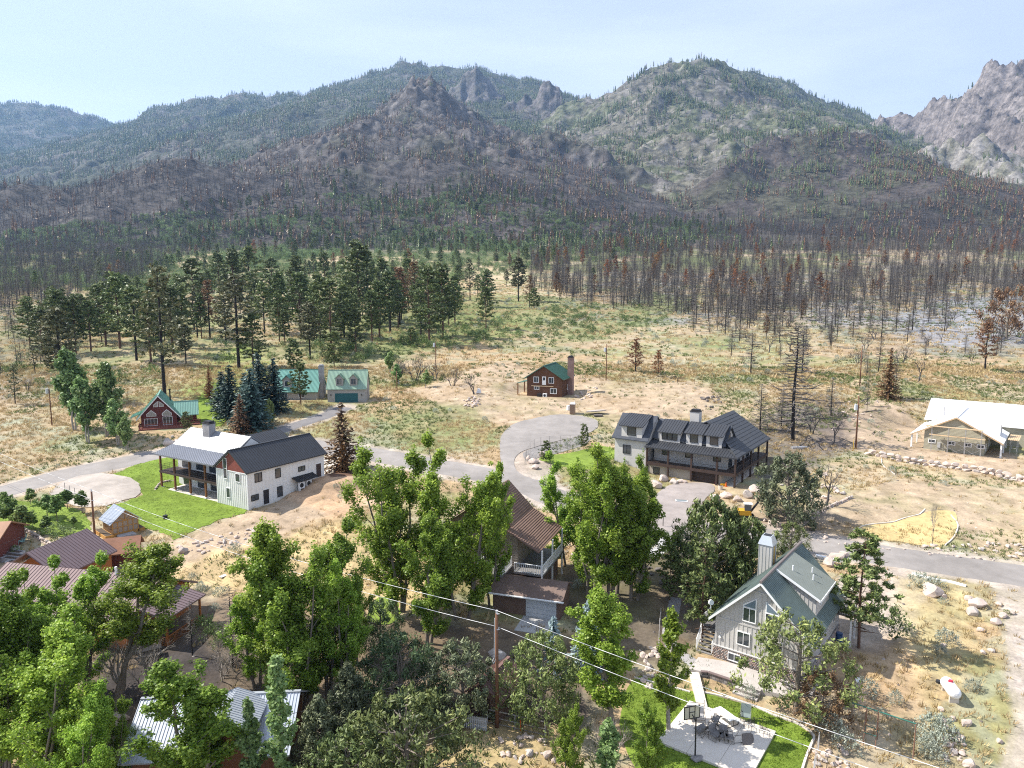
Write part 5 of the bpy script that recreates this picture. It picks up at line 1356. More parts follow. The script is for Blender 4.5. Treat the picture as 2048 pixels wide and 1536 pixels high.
for i in range(3):
    mbt, lv = broadleaf(140 + i, 3.1, .35, 1.5, 9, 15, .22, 1, gap=.2, clump=.12, upright=.5); proto('apple%d' % i, mbt, lv, m_bark, m_app)
for i, (h, sp, sh, mm) in enumerate(((6, 2.6, 'cone', m_jun), (6, 3.0, 'round', m_jund), (5.5, 2.3, 'round', m_jung), (5, 2.2, 'col', m_jun), (6, 2.2, 'cone', m_jung), (5.5, 2.8, 'round', m_jun))):
    mbt, lv = bushy(200 + i, h, sp, 95, 100, .17, sh); proto('juniper%d' % i, mbt, lv, m_bark, mm)
mbt, lv = bushy(210, 5.5, 2.6, 48, 95, .17, 'round', bare=.25); proto('juniper_half', mbt, lv, m_bark, m_jun)
mbt, lv = bushy(211, 4.0, 2.2, 40, 95, .16, 'round', bare=.15); proto('juniper_dead', mbt, lv, m_bark, m_sco)
for i, mm in enumerate((m_spr, m_blu, m_sco, m_rust)):
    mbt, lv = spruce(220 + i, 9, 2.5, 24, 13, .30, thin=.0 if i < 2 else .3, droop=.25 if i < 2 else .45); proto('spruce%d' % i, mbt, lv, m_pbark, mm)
mbt, lv = spruce(229, 6, 1.9, 26, 14, .22); proto('bluespruce', mbt, lv, m_pbark, m_blu)
for i in range(5):
    mbt, lv = ponderosa(240 + i, 20, 4.0 + .5 * (i % 3), (.24, .32, .18, .34, .27)[i], 72, 17, .58, .05); proto('pine%d' % i, mbt, lv, m_char if i % 2 else m_pbark, m_pine if i != 3 else m_pold)
for i in range(2):
    mbt, lv = ponderosa(250 + i, 20, 3.6, .26, 60, 14, .52, .2); proto('brownpine%d' % i, mbt, lv, m_char, (m_sco, m_pold)[i])
mbt, lv = ponderosa(255, 16, 3.0, .15, 56, 14, .48, .15); proto('rustpine', mbt, lv, m_char, m_rust)
mbt, lv = ponderosa(260, 7, 2.0, .12, 60, 44, .22, .1, snags=4); proto('youngpine0', mbt, lv, m_pbark, m_pine)
mbt, lv = ponderosa(261, 7.5, 2.0, .22, 62, 44, .22, .1, snags=4); proto('youngpine1', mbt, lv, m_pbark, m_jun)
for i in range(4):
    tk, br = burnt_pine(270 + i, 16, (3.8, 3.2, 4.4, 3.4)[i], 80 + 8 * i, 3, base=(.15, .3, .1, .4)[i]); proto_bare('burnt%d' % i, tk, br, m_char, m_ash)
for i in range(3):
    tk, br = skeleton(280 + i, 6, 3.4, 4, (1, 2, 3)[i]); proto_bare('oak%d' % i, tk, br, m_charg, m_charg)
for i in range(3):
    tk, br = burnt_pine(275 + i, 16, (4.2, 3.4, 4.8)[i], 96, 4, base=(.12, .25, .08)[i], fat=1.75); proto_bare('charred%d' % i, tk, br, m_char, m_ash); one('charred%d' % i, 'charred%d' % i)
tk, br = skeleton(290, 7, 3.5, 5, 1, upright=.9); proto_bare('dead_tree', tk, br, m_charg, m_dead)
tk, br = skeleton(291, 4, 2.0, 4, 3); proto_bare('dead_shrub', tk, br, m_dead, m_dead)
for k in range(3):
    mbt, lv = bushy(300 + k, 1.0, .8, 20, 40, .09, 'round', clump=.36, bare=.15, stem=False); proto('bush%d' % k, mbt, lv, m_bark, (m_bush, m_sage, m_oak)[k], 'foliage')
for k in range(4): one('burnt%d' % k, 'burnt%d' % k)
for k in range(3): one('oak%d' % k, 'oak%d' % k)
for k in range(5): one('pine%d' % k, 'pine%d' % k)
for k in range(2): one('brownpine%d' % k, 'brownpine%d' % k)
one('rustpine', 'rustpine')

# small meshes for the uncountable
def far_conifer(seed, m, bark, full=1.0, Ht=18):
    rnd = random.Random(seed); V = []; F = []; T = []; M = []
    def tri(a, b, c, t, k): n = len(V); V.extend((a, b, c)); F.append((n, n + 1, n + 2)); T.append(t); M.append(k)
    for i in range(3):
        a, b = i * 2.09, (i + 1) * 2.09; tri((math.cos(a) * .22, math.sin(a) * .22, -1), (math.cos(b) * .22, math.sin(b) * .22, -1), (0, 0, Ht), .4, 1)
    for j in range(7):
        f = .18 + .82 * j / 7; rr = 2.5 * (1 - f) ** .7 + .4
        for i in range(6):
            if rnd.random() > full: continue
            a = i * 1.047 + j * .5 + rnd.uniform(-.3, .3); r = rr * rnd.uniform(.7, 1.2); z = f * Ht; d = .42
            tri((0, 0, z + 3.0), (math.cos(a - d) * r, math.sin(a - d) * r, z + rnd.uniform(-.8, .4)), (math.cos(a + d) * r, math.sin(a + d) * r, z + rnd.uniform(-.8, .4)), min(1, max(0, .4 + rnd.gauss(0, .2))), 0)
    return raw_mesh('far_conifer', V, F, [m, bark], tint=T, midx=M)
def far_snag(seed, m, Ht=16, nb=20):
    rnd = random.Random(seed); V = []; F = []
    def tri(a, b, c): n = len(V); V.extend((a, b, c)); F.append((n, n + 1, n + 2))
    for i in range(3):
        a, b = i * 2.09, (i + 1) * 2.09; tri((math.cos(a) * .34, math.sin(a) * .34, -1), (math.cos(b) * .34, math.sin(b) * .34, -1), (.1, 0, Ht))
    for i in range(nb):
        f = .2 + .75 * i / nb; a = rnd.uniform(0, 6.28); r = 2.3 * (1.1 - f) * rnd.uniform(.6, 1.2); z = f * Ht
        tri((0, 0, z), (0, 0, z + .5), (math.cos(a) * r, math.sin(a) * r, z + rnd.uniform(-.5, .8)))
    return raw_mesh('far_snag', V, F, [m])
def tuft(seed, m, n=9, h=.4, w=.05, spread=.2):
    rnd = random.Random(seed); V = []; F = []; T = []
    for i in range(n):
        a = rnd.uniform(0, 6.28); r = rnd.uniform(0, spread); b = Vector((math.cos(a) * r, math.sin(a) * r, -.03)); d = Vector((math.cos(a) * rnd.uniform(.2, .9), math.sin(a) * rnd.uniform(.2, .9), 1)) * h * rnd.uniform(.6, 1.1)
        s = Vector((-math.sin(a + .7), math.cos(a + .7), 0)) * w; k = len(V); V.extend((tuple(b - s), tuple(b + s), tuple(b + d))); F.append((k, k + 1, k + 2)); T.append(rnd.random())
    return raw_mesh('tuft', V, F, [m], tint=T)
def rock_mesh(seed, m, sub=2, flat=.7):
    import bmesh
    rnd = random.Random(seed); bm = bmesh.new(); bmesh.ops.create_icosphere(bm, subdivisions=sub, radius=.5)
    o = Vector((rnd.uniform(-9, 9), rnd.uniform(-9, 9), rnd.uniform(-9, 9))); pl = [(Vector((rnd.uniform(-1, 1), rnd.uniform(-1, 1), rnd.uniform(-.3, 1))).normalized(), rnd.uniform(.24, .40)) for _ in range(12)]
    from mathutils import noise
    for v in bm.verts:
        p = v.co.copy()
        for n_, d in pl:
            e = p.dot(n_) - d
            if e > 0: p -= n_ * e * .95
        p *= 1 + .22 * noise.noise(p * 2.2 + o) + .08 * noise.noise(p * 6 + o)
        v.co = Vector((p.x * 1.15, p.y, p.z * flat))
    me = bpy.data.meshes.new('rock'); bm.to_mesh(me); bm.free(); me.materials.append(m)
    me.polygons.foreach_set('use_smooth', np.zeros(len(me.polygons), bool)); me.update()
    return me
m_rock = mat('rose_boulder', (.50, .405, .345), .92, .28, 2.2, bump=.7, bscale=5)
m_rock2 = mat('grey_boulder', (.42, .365, .325), .92, .3, 2.2, bump=.7, bscale=5)
m_rock3 = mat('dark_boulder', (.15, .13, .12), .92, .35, 2.2, bump=.7, bscale=5)  # stone tone well below that of the rose and grey boulders
ROCKS = [rock_mesh(400 + i, (m_rock, m_rock, m_rock2)[i % 3]) for i in range(7)]
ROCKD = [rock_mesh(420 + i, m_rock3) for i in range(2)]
PEB = [rock_mesh(430 + i, (m_rock, m_rock2, m_rock3)[i % 3], 1) for i in range(3)]
# ------------------------------------------------------------------ forests on the mountains
def plot_seen(poly, n, seed):
    """points spread evenly over an outline as the surveyor sees it: closer together with distance"""
    rng = np.random.default_rng(seed); pw = np.array(poly, float); lo, hi = pw.min(0), pw.max(0); p = rng.uniform(lo, hi, (n * 8, 2)); p = p[inside(p[:, 0], p[:, 1], pw)][:n]
    return np.array([P(*q) for q in p])
def visible_cells():
    ang = (GZZ + 12 - HC) / GYY
    run = np.maximum.accumulate(ang, axis=0)
    return ang >= run - .006
vis = visible_cells()
area = np.abs(np.gradient(GYY, axis=0) * np.gradient(GXX, axis=1))
U_ = 1024 + FPX * GXX / (GYY * CP - (GZZ - HC) * SP)
infr = (U_ > -90) & (U_ < 2140) & (GYY > 800) & vis
A1 = fbm(GXX / 140, GYY / 140, 501, 4); A2 = fbm(GXX / 420, GYY / 420, 511, 3); A3 = fbm(GXX / 45, GYY / 45, 521, 3)
def idm(*n): return np.isin(gid, [RID[q] for q in n])
dens = np.where(infr, .0085, 0.0)
dens *= np.where(idm('back', 'far_left', 'behind'), 1.5, 1)
dens *= np.where(idm('behind'), .6 * sstep(.42, .6, A1) + .25, 1)
dens *= np.where(idm('green'), .35 + 1.5 * sstep(.42, .56, A1), 1)
dens *= np.where(idm('cliff', 'pale', 'fin'), .75 * sstep(1.15, .6, slope), 1)
dens *= np.where(idm('peak'), 1.2 * sstep(1.35, .75, slope + (GZZ - 560) / 700) + .12, 1)
dens *= np.where(gid < 0, 1.7, 1) * np.where(idm('burnt_hill', 'low', 'peak'), 1.8, 1)
dens *= .12 + 1.9 * sstep(.40, .60, A3) * sstep(.30, .55, A1 + .1)
px = U_
green = np.where(idm('back', 'far_left'), .35 + 1.6 * (A2 - .45) + .5 * sstep(600, 900, GZZ), 0) + np.where(idm('behind'), .5, 0)
green += np.where(idm('green'), .75 * sstep(330, 480, GZZ + 140 * (A1 - .5)) + .15, 0) + np.where(idm('low'), .42 * sstep(.42, .56, A1) * sstep(2050, 1650, px) + .1, 0) + np.where(idm('peak'), .04, 0) + np.where(idm('cliff', 'pale', 'fin'), .45, 0)
green += np.where(gid < 0, .04 + .22 * sstep(650, 800, px) * sstep(1500, 1300, px) * sstep(1000, 900, GYY), 0)
sc_ = np.where(idm('peak'), .18, 0) + np.where(idm('low'), .22 + .25 * sstep(1650, 1850, px), 0) + np.where(idm('burnt_hill'), .12, 0) + np.where(idm('green'), .15, 0) + np.where(idm('cliff'), .15, 0) + np.where(gid < 0, .05 + .15 * sstep(1600, 1900, px), 0) + np.where(idm('back'), .06, 0)
ex = dens * area
nwant = min(125000, int(ex.sum()))
pick = RNG.choice(ex.size, nwant, p=(ex / ex.sum()).ravel())
jx = (RNG.random(nwant) - .5) * np.gradient(GXX, axis=1).ravel()[pick]; jy = (RNG.random(nwant) - .5) * np.gradient(GYY, axis=0).ravel()[pick]
X = GXX.ravel()[pick] + jx; Y = GYY.ravel()[pick] + jy
Z = GZZ.ravel()[pick] + jx * dzdx.ravel()[pick] + jy * dzdy.ravel()[pick]
pts = np.stack([X, Y, Z], 1); g_ = green.ravel()[pick]; s_ = sc_.ravel()[pick]; u = RNG.random(nwant)
hgt = (.35 + .85 * RNG.random(nwant) ** 1.3) * np.where(Y > 2300, 1.1, .9)
fb = m_char
kinds = np.where(u < g_, 0, np.where(u < g_ + s_, 1, 2))
for k, (nm, lab, mk) in enumerate((('green_conifer_forest', 'green conifers scattered over the mountainsides', lambda i: far_conifer(600 + i, m_pine, m_char)), ('scorched_forest', 'scorched brown conifers on the burnt mountain slopes', lambda i: far_conifer(610 + i, m_sco, m_char, .62)), ('burnt_forest', 'bare black trunks all over the burnt mountain slopes', lambda i: far_snag(620 + i, m_charg)))):
    for i in range(2):
        q = (kinds == k) & (np.arange(nwant) % 2 == i)
        scatter(nm, mk(i), pts[q], hgt[q], lab, .04)

# ------------------------------------------------------------------ trees of the middle distance
def upx(x, y, z): return 1024 + FPX * x / (y * CP - (z - HC) * SP)
def where(x, y, z, marks):
    u = upx(x, y, z)
    return next((t for lim, t in marks if u < lim), marks[-1][1])
M_BELT = ((90, 'by the left edge'), (190, 'above the aspens'), (290, 'left of the red log cabin'), (380, 'above the red log cabin'), (470, 'above the rust spruce'), (560, 'above the dark spruce clump'), (640, 'above the teal roof'), (740, 'above the sage roofed garage'), (830, 'above the leafless oaks'), (920, 'at the right end of the belt'), (9999, 'by the lone pine'))
M_WOOD = ((1130, 'above the brown cabin'), (1230, 'above the turning circle'), (1330, 'above the two brown dead pines'), (1440, 'left above the dormer house'), (1540, 'right above the dormer house'), (1640, 'above the tallest bare pine'), (1740, 'above the transformer pole'), (1830, 'above the brown dead spruce'), (1930, 'above the white metal roof'), (9999, 'by the right edge'))
def depth_word(y, a, b): return 'front row' if y < a else ('middle row' if y < b else 'back row')
def hpx(x, yb, yt):
    """height in metres of something whose foot and top were surveyed"""
    b = G3(x, yb); return b, (yb - yt) / (FPX / (b.y * CP - (b.z - HC) * SP))
BELT = [ # foot x, foot y, top y, kind
    (60, 692, 590, 0), (85, 712, 618, 2), (118, 690, 560, 1), (152, 706, 592, 0), (182, 700, 600, 4), (212, 690, 575, 2), (240, 694, 548, 0), (272, 700, 556, 1), (300, 690, 566, 0), (345, 680, 548, 4), (390, 682, 545, 2), (372, 720, 640, 3),
    (420, 672, 560, 'b0'), (452, 690, 565, 'b1'), (505, 694, 588, 2), (528, 640, 540, 1), (560, 652, 536, 0), (602, 660, 530, 4), (570, 690, 620, 0), (640, 664, 522, 0), (662, 690, 548, 2), (688, 658, 556, 1), (720, 664, 512, 0), (744, 688, 586, 4), (712, 700, 610, 0), (780, 652, 532, 1), (800, 648, 548, 'b1'), (830, 642, 542, 'b0'), (858, 662, 512, 2), (886, 664, 520, 0), (910, 650, 565, 4),
    (800, 672, 560, 'b0'), (842, 674, 560, 1), (972, 640, 556, 4), (1037, 602, 518, 3), (940, 600, 520, 'b1'), (975, 612, 540, 2), (620, 700, 590, 3), (595, 625, 515, 0), (545, 610, 520, 2), (470, 620, 505, 0), (440, 600, 510, 4), (500, 600, 498, 1), (330, 640, 560, 2), (255, 650, 565, 1), (160, 650, 572, 4), (690, 610, 520, 2), (735, 600, 505, 1), (650, 600, 508, 0), (765, 612, 520, 0), (815, 600, 520, 4), (880, 600, 530, 'b0')]
BELTLAB = {0: 'dense green pine', 1: 'blue green pine', 2: 'broad green pine', 3: 'thin olive pine', 4: 'narrow green pine', 'b0': 'scorched brown pine', 'b1': 'half scorched pine'}
for (x, yb, yt, k) in BELT:
    b, h = hpx(x, yb, yt)
    key = 'pine%d' % k if isinstance(k, int) else 'brownpine' + k[1]
    plant('ponderosa_pine', key, b, h / 20, None, ('tall ' if h > 18.5 else 'lower ') + BELTLAB[k] + ', ' + depth_word(b.y, 245, 300) + ' of the belt, ' + where(*b, M_BELT), group='pines in the belt behind the cabins', sx=h / 20 * random.uniform(1.0, 1.3))
rngp = random.Random(5)
extra = plot([(40, 640), (300, 600), (520, 590), (930, 560), (920, 640), (700, 680), (560, 670), (330, 690), (60, 690)], 46, 77)
extra = np.concatenate([extra, plot_seen([(40, 650), (300, 610), (520, 600), (900, 580), (910, 650), (700, 690), (560, 690), (330, 700), (60, 700)], 50, 97)])
for p in extra:
    k = rngp.choice((0, 1, 2, 4, 0, 2, 'b1')); key = 'pine%d' % k if isinstance(k, int) else 'brownpine' + k[1]
    h = rngp.uniform(12, 20); plant('ponderosa_pine', key, (p[0], p[1], H(*p)), h / 20, None, ('tall ' if h > 18.5 else 'lower ') + BELTLAB[k] + ', ' + depth_word(p[1], 245, 300) + ' of the belt, ' + where(p[0], p[1], H(*p), M_BELT), group='pines in the belt behind the cabins')
# pines dotted over the scrub above
up1 = plot([(0, 500), (330, 470), (700, 450), (1400, 450), (1450, 480), (1000, 520), (930, 560), (520, 570), (60, 600)], 120, 78, clumpy=1, cl=60)
up2 = plot([(930, 530), (1400, 500), (1330, 600), (1060, 620), (950, 620)], 34, 79)
def upslope(p, ks, lab, grp, nm, hmin=9, hmax=19):
    k = rngp.choice(ks); h = rngp.uniform(hmin, hmax)
    l_ = lab[k] if isinstance(lab, dict) else lab
    if 'wood' in l_ or 'slope' in l_:
        z_ = H(*p); q_ = (hmax - hmin) / 3; l_ = ('low ' if h < hmin + q_ else 'tall ' if h > hmax - q_ else 'medium ') + l_.split(' in the')[0].split(' dotted')[0].split(' on the')[0].split(' standing')[0].split(' at the')[0] + (', ' + depth_word(p[1], 300, 420) + (' at the wood edge, ' if 'edge' in l_ else ' of the burnt wood, ') + where(p[0], p[1], z_, M_WOOD) if 'wood' in l_ else ' on the scrubby slope, ' + depth_word(p[1], 520, 800) + ', ' + where(p[0], p[1], z_, M_BELT if upx(p[0], p[1], z_) < 930 else M_WOOD))
    if len(l_.split()) > 15: l_ = l_.replace(' on the scrubby slope', ' upslope')
    single(nm, k, (p[0], p[1], H(*p)), h / (6 if 'oak' in k else 16 if 'burnt' in k or 'charred' in k or k == 'rustpine' else 20) * (.62 if 'oak' in k else 1), l_, group=grp)
UL = {**{'pine%d' % i: 'green pine dotted over the scrubby slope above the pine belt' for i in range(5)}, **{'brownpine%d' % i: 'scorched pine on the scrubby slope above the pine belt' for i in range(2)}, 'rustpine': 'rust pine on the scrubby slope above the pine belt', **{'burnt%d' % i: 'bare burnt pine on the scrubby slope above the pine belt' for i in range(4)}}
for p in up1: upslope(p, ['pine0', 'pine1', 'pine2', 'pine4', 'pine0', 'brownpine0', 'brownpine1', 'rustpine', 'burnt1'], UL, 'pines dotted over the slope above the belt', 'slope_pine')
for p in up2: upslope(p, ['brownpine0', 'rustpine', 'brownpine1', 'burnt0', 'pine1', 'burnt2', 'pine3'], UL, 'pines dotted over the slope above the belt', 'slope_pine', 9, 17)
# the burnt wood on the right and far left
BW = [(1060, 600), (1060, 520), (1250, 480), (1700, 440), (2120, 440), (2120, 600), (1900, 590), (1780, 600), (1640, 620), (1480, 650), (1330, 620), (1200, 600)]
bw = plot(BW, 4600, 80)
bw = bw[np.argsort(bw[:, 1])]
BL = {**{'charred%d' % i: 'black burnt pine in the burnt wood on the right slope' for i in range(3)}, **{'burnt%d' % i: 'black burnt pine in the burnt wood on the right slope' for i in range(4)}, 'rustpine': 'rust coloured pine in the burnt wood on the right slope', 'brownpine0': 'brown scorched pine in the burnt wood on the right slope', **{'oak%d' % i: 'leafless oak in the burnt wood on the right slope' for i in range(3)}}
NB = 40
eg = plot_seen([(1040, 590), (1180, 625), (1330, 655), (1470, 700), (1560, 690), (1640, 640), (1740, 615), (1900, 640), (2140, 640), (2140, 555), (1060, 555)], 130, 93)
for p in np.concatenate([bw[:NB], eg]):
    upslope(p, ['charred0', 'charred1', 'charred2', 'charred0', 'charred2', 'charred1', 'oak0', 'oak1', 'oak2', 'charred0', 'charred2', 'brownpine0', 'charred1', 'charred0'], BL, 'burnt trees of the right slope', 'burnt_tree', 6, 16)
q = on_land(bw[NB:]); nq = len(q); kk = RNG.random(nq); ix = np.arange(nq)
for i in range(4): m_ = (kk > .20) & (ix % 4 == i); scatter('burnt_wood', ONE['burnt%d' % i], q[m_], RNG.uniform(.35, 1.2, m_.sum()), 'black trunks of the burnt wood on the right slope', .07)
m_ = kk < .03; scatter('scorched_wood', ONE['rustpine'], q[m_], RNG.uniform(.6, 1.1, m_.sum()), 'rust coloured scorched trees in the burnt wood')
m_ = (kk >= .03) & (kk < .06); scatter('scorched_wood', ONE['brownpine0'], q[m_], RNG.uniform(.5, .8, m_.sum()), 'brown scorched trees in the burnt wood')
m_ = (kk >= .06) & (kk < .20); scatter('burnt_wood', ONE['oak1'], q[m_], RNG.uniform(.8, 1.5, m_.sum()), 'leafless burnt oaks of the right slope')
bl = on_land(np.concatenate([plot([(-60, 440), (330, 425), (560, 450), (520, 500), (330, 530), (200, 600), (-60, 640)], 2400, 81), plot([(560, 450), (1060, 430), (1500, 430), (1400, 460), (900, 460), (560, 480)], 1100, 82), plot([(-60, 500), (300, 490), (330, 550), (200, 600), (120, 640), (-60, 640)], 900, 88), plot([(1060, 545), (2140, 545), (2140, 620), (1800, 640), (1500, 660), (1340, 630), (1180, 620)], 900, 89), plot([(1000, 470), (1500, 440), (2140, 430), (2140, 450), (1600, 470), (1300, 490)], 1500, 86)]))
for i in range(3): scatter('burnt_wood', ONE['burnt%d' % i], bl[i::3], RNG.uniform(.45, 1.05, len(bl[i::3])), 'black trunks on the burnt lower slope below the hills', .03)
mx = on_land(np.concatenate([plot([(330, 470), (700, 440), (1450, 440), (1480, 475), (1100, 500), (560, 520)], 420, 87, clumpy=1, cl=60), plot_seen([(300, 470), (700, 450), (1400, 450), (1420, 500), (1000, 550), (560, 560), (300, 570)], 150, 98)])); i3 = np.arange(len(mx)) % 4
for i, ky in enumerate(('pine0', 'pine1', 'brownpine0', 'pine4')): scatter('far_pines', ONE[ky], mx[i3 == i], RNG.uniform(.4, .9, (i3 == i).sum()), 'pines among the scrub at the foot of the mountain')
lgm = MB(); lgm.cyl((-4, 0, .2), (4, .4, .3), .17, .08, 5); lgm.cyl((1, .1, .2), (2, 1.2, .6), .05, .02, 3)
fl_ = on_land(np.concatenate([plot_seen([(1100, 540), (2100, 540), (2100, 640), (1480, 700), (1200, 640)], 260, 94), plot([(1500, 850), (1760, 780), (1760, 880), (1550, 900)], 26, 95)])); scatter('fallen_logs', lgm.mesh('fallen_log', m_charg), fl_, RNG.uniform(.4, 1.1, len(fl_)), 'burnt logs lying on the ground of the burnt wood', .04)
br = plot_seen([(1450, 610), (1640, 600), (1760, 590), (2060, 600), (2060, 640), (1800, 680), (1500, 700), (1440, 660)], 60, 83)
br = np.concatenate([br, plot_seen([(1420, 650), (1560, 630), (2070, 630), (2070, 715), (1760, 760), (1640, 745), (1480, 740)], 48, 101)])
for p in br: upslope(p, ['charred0', 'charred2', 'oak0', 'oak1', 'oak2', 'charred1'], {**BL, **{'charred%d' % i: 'bare burnt pine standing at the open edge of the burnt wood' for i in range(4)}, **{'oak%d' % i: 'leafless burnt oak at the open edge of the burnt wood' for i in range(3)}}, 'burnt trees at the edge of the wood', 'burnt_tree', 6, 13)
fl = plot([(-60, 640), (120, 640), (200, 700), (120, 800), (-60, 830)], 26, 84)
for p in fl: upslope(p, ['burnt0', 'burnt1', 'oak1', 'oak2', 'burnt3', 'brownpine1'], {**{'burnt%d' % i: 'bare burnt pine in the burnt thicket left of the aspens' for i in range(4)}, 'brownpine1': 'half scorched pine in the burnt thicket left of the aspens', **{'oak%d' % i: 'leafless burnt oak in the burnt thicket left of the aspens' for i in range(3)}}, 'burnt trees left of the aspens', 'burnt_tree', 5, 10)

# single trees one can point at
def tr(name, key, x, yb, yt, base_h, label, fat=1.0, cat='tree', group=None, lean=0.0, rz=None):
    b, h = hpx(x, yb, yt); s = h / base_h
    return plant(name, key, b, s, rz, label, cat, group, sx=s * fat, lean=lean)
tr('ponderosa_pine', 'brownpine1', 330, 800, 546, 20, 'very tall thin pine with black bole right behind the red log cabin', .95)
tr('ponderosa_pine', 'brownpine1', 478, 738, 556, 20, 'big smoke grey pine with forked black boles above the dark spruces', 1.35)
tr('ponderosa_pine', 'pine3', 125, 800, 622, 20, 'tall olive pine above the aspens left of the red log cabin', 1.2)
tr('ponderosa_pine', 'pine4', 760, 700, 585, 20, 'lone narrow pine at the right end of the pine belt', 1.3)
tr('young_pine', 'youngpine0', 668, 735, 665, 7, 'dense green young pine standing behind the sage roofed garage', 1.1)
tr('young_pine', 'youngpine0', 588, 742, 680, 7, 'dark young pine behind the teal roof', 1.1)
tr('young_pine', 'youngpine0', 822, 680, 642, 7, 'small dark green pine at the pine belt edge in the meadow', 1.3)
tr('young_pine', 'youngpine0', 1068, 620, 580, 7, 'round dark green pine below the lone pine in the meadow', 1.4)
tr('young_pine', 'youngpine1', 602, 808, 724, 7.5, 'airy grey green pine in front of the teal roofed house', 1.0)
tr('young_pine', 'youngpine1', 374, 866, 824, 7.5, 'small olive pine in front of the red deck', 1.25)
tr('spruce', 'spruce0', 462, 838, 728, 9, 'tallest dark green spruce left in the spruce clump', 1.15)
tr('spruce', 'spruce0', 492, 850, 745, 9, 'dark green spruce in the middle of the spruce clump', 1.1)
tr('spruce', 'spruce0', 520, 826, 704, 9, 'dark spruce rising highest at the back of the spruce clump', 1.1)
tr('spruce', 'spruce0', 550, 822, 712, 9, 'dark bluish spruce at the right of the spruce clump', 1.15)
tr('spruce', 'spruce0', 505, 858, 735, 9, 'dark spruce filling the front of the spruce clump', 1.35)
tr('spruce', 'spruce0', 446, 832, 752, 9, 'dark spruce at the left foot of the spruce clump', 1.4)
tr('spruce', 'spruce2', 482, 868, 786, 9, 'browned spruce in front of the dark spruce clump', 1.2)
tr('spruce', 'juniper3', 540, 846, 800, 5, 'yellow green juniper at the foot of the dark spruces', .5)
tr('spruce', 'spruce2', 686, 938, 800, 9, 'large half dead brown spruce by the road behind the white farmhouse', 1.2)
tr('spruce', 'spruce3', 686, 944, 868, 9, 'small rust red dead spruce at the foot of the half dead spruce', .7)
tr('spruce', 'spruce3', 420, 800, 736, 9, 'rust brown dead spruce on the lawn behind the red log cabin', .8)
for i, (x, yb, yt, f) in enumerate(((150, 862, 702, .95), (212, 872, 728, 1.05), (178, 888, 758, 1.0), (240, 890, 800, 1.1), (258, 898, 830, 1.0))):
    tr('aspen', 'aspen%d' % (i % 2), x, yb, yt, 9, ('tallest aspen of the clump left of the red log cabin', 'broad aspen in the middle of the clump beside the red log cabin', 'aspen leaning over the road left of the red log cabin', 'small aspen nearest the red deck', 'lowest aspen by the road bend near the red deck')[i], f)
for i, (x, yb, yt) in enumerate(((1271, 742, 678), (1316, 752, 700))):
    tr('scorched_pine', 'rustpine', x, yb, yt, 16, ('larger of two brown dead pines on the straw slope', 'smaller of two brown dead pines on the straw slope')[i], 1.35)
tr('burnt_pine', 'charred0', 1585, 880, 655, 16, 'tallest bare black pine behind the dark roofed house', 1.25)
tr('burnt_pine', 'charred2', 1520, 858, 765, 16, 'bare black pine just behind the dark roof', 1.25)
tr('burnt_pine', 'charred0', 1662, 828, 752, 16, 'burnt pine with a brown top right of the tallest bare pine', 1.25)
tr('burnt_pine', 'charred1', 1502, 742, 660, 16, 'thin burnt pine standing alone on the straw slope', 1.25)
tr('burnt_pine', 'charred1', 1604, 745, 655, 16, 'thin black pine behind the tallest bare pine', 1.25)
tr('burnt_pine', 'charred2', 1563, 852, 780, 16, 'short black pine left of the tallest bare pine', 1.25)
tr('burnt_tree', 'oak1', 1624, 868, 790, 6, 'leafless burnt tree between the dark roofed house and the transformer pole', .8)
tr('burnt_tree', 'oak0', 1664, 890, 800, 6, 'leafless twiggy burnt tree left of the transformer pole', .8)
tr('spruce', 'spruce2', 1775, 818, 715, 9, 'brown dead spruce with full skirts right of the transformer pole', .95)
tr('burnt_pine', 'burnt1', 1733, 835, 755, 16, 'pale thin snag left of the brown dead spruce', .7)
tr('burnt_pine', 'burnt3', 1790, 790, 700, 16, 'silvery snag behind the brown dead spruce', .7)
tr('burnt_tree', 'oak0', 1838, 745, 680, 6, 'leafless burnt oak above the white metal roof', .8)
tr('scorched_pine', 'brownpine0', 1970, 738, 645, 20, 'brown drooping pine at the right above the white metal roof', 1.4)
tr('scorched_pine', 'juniper_dead', 2010, 710, 610, 4.0, 'round brown scorched tree at the right edge of the slope', .9)
tr('burnt_pine', 'charred0', 1826, 640, 575, 16, 'black snag with an umbrella of branches in the bluish bloom', 1.25)
for i, (x, yb, yt, k) in enumerate(((790, 770, 700, 1), (830, 765, 690, 2), (870, 762, 705, 1), (905, 770, 715, 2), (950, 772, 712, 1))):
    tr('burnt_oak', 'oak%d' % k, x, yb, yt, 6, 'leafless oak in the thicket between the garage and the brown cabin', .9, group='leafless oaks behind the rock pile')
for i, (x, yb, yt) in enumerate(((800, 772, 730), (850, 775, 740), (780, 745, 705))):
    tr('oak', 'aspen%d' % (i % 2), x, yb, yt, 9, ('leafy grey green oak low in the leafless thicket', 'small leafy oak at the foot of the leafless thicket', 'leafy oak at the left end of the leafless thicket')[i], 1.3)
for p in plot([(0, 690), (520, 690), (760, 700), (1000, 630), (1240, 610), (1200, 660), (900, 700), (700, 740), (420, 760), (0, 780)], 60, 85).tolist() + plot_seen([(400, 690), (700, 690), (1000, 640), (1200, 610), (1100, 680), (900, 700), (700, 730), (540, 720)], 60, 96).tolist():
    plant('bush', 'bush%d' % rngp.choice((0, 0, 2, 0)), (p[0], p[1], H(*p)), rngp.uniform(1.2, 3.2), None, 'green meadow bush, ' + depth_word(p[1], 190, 260) + ', ' + where(p[0], p[1], H(*p), M_BELT if p[0] < 0 else M_WOOD), 'bush', 'bushes in the meadow below the pines')
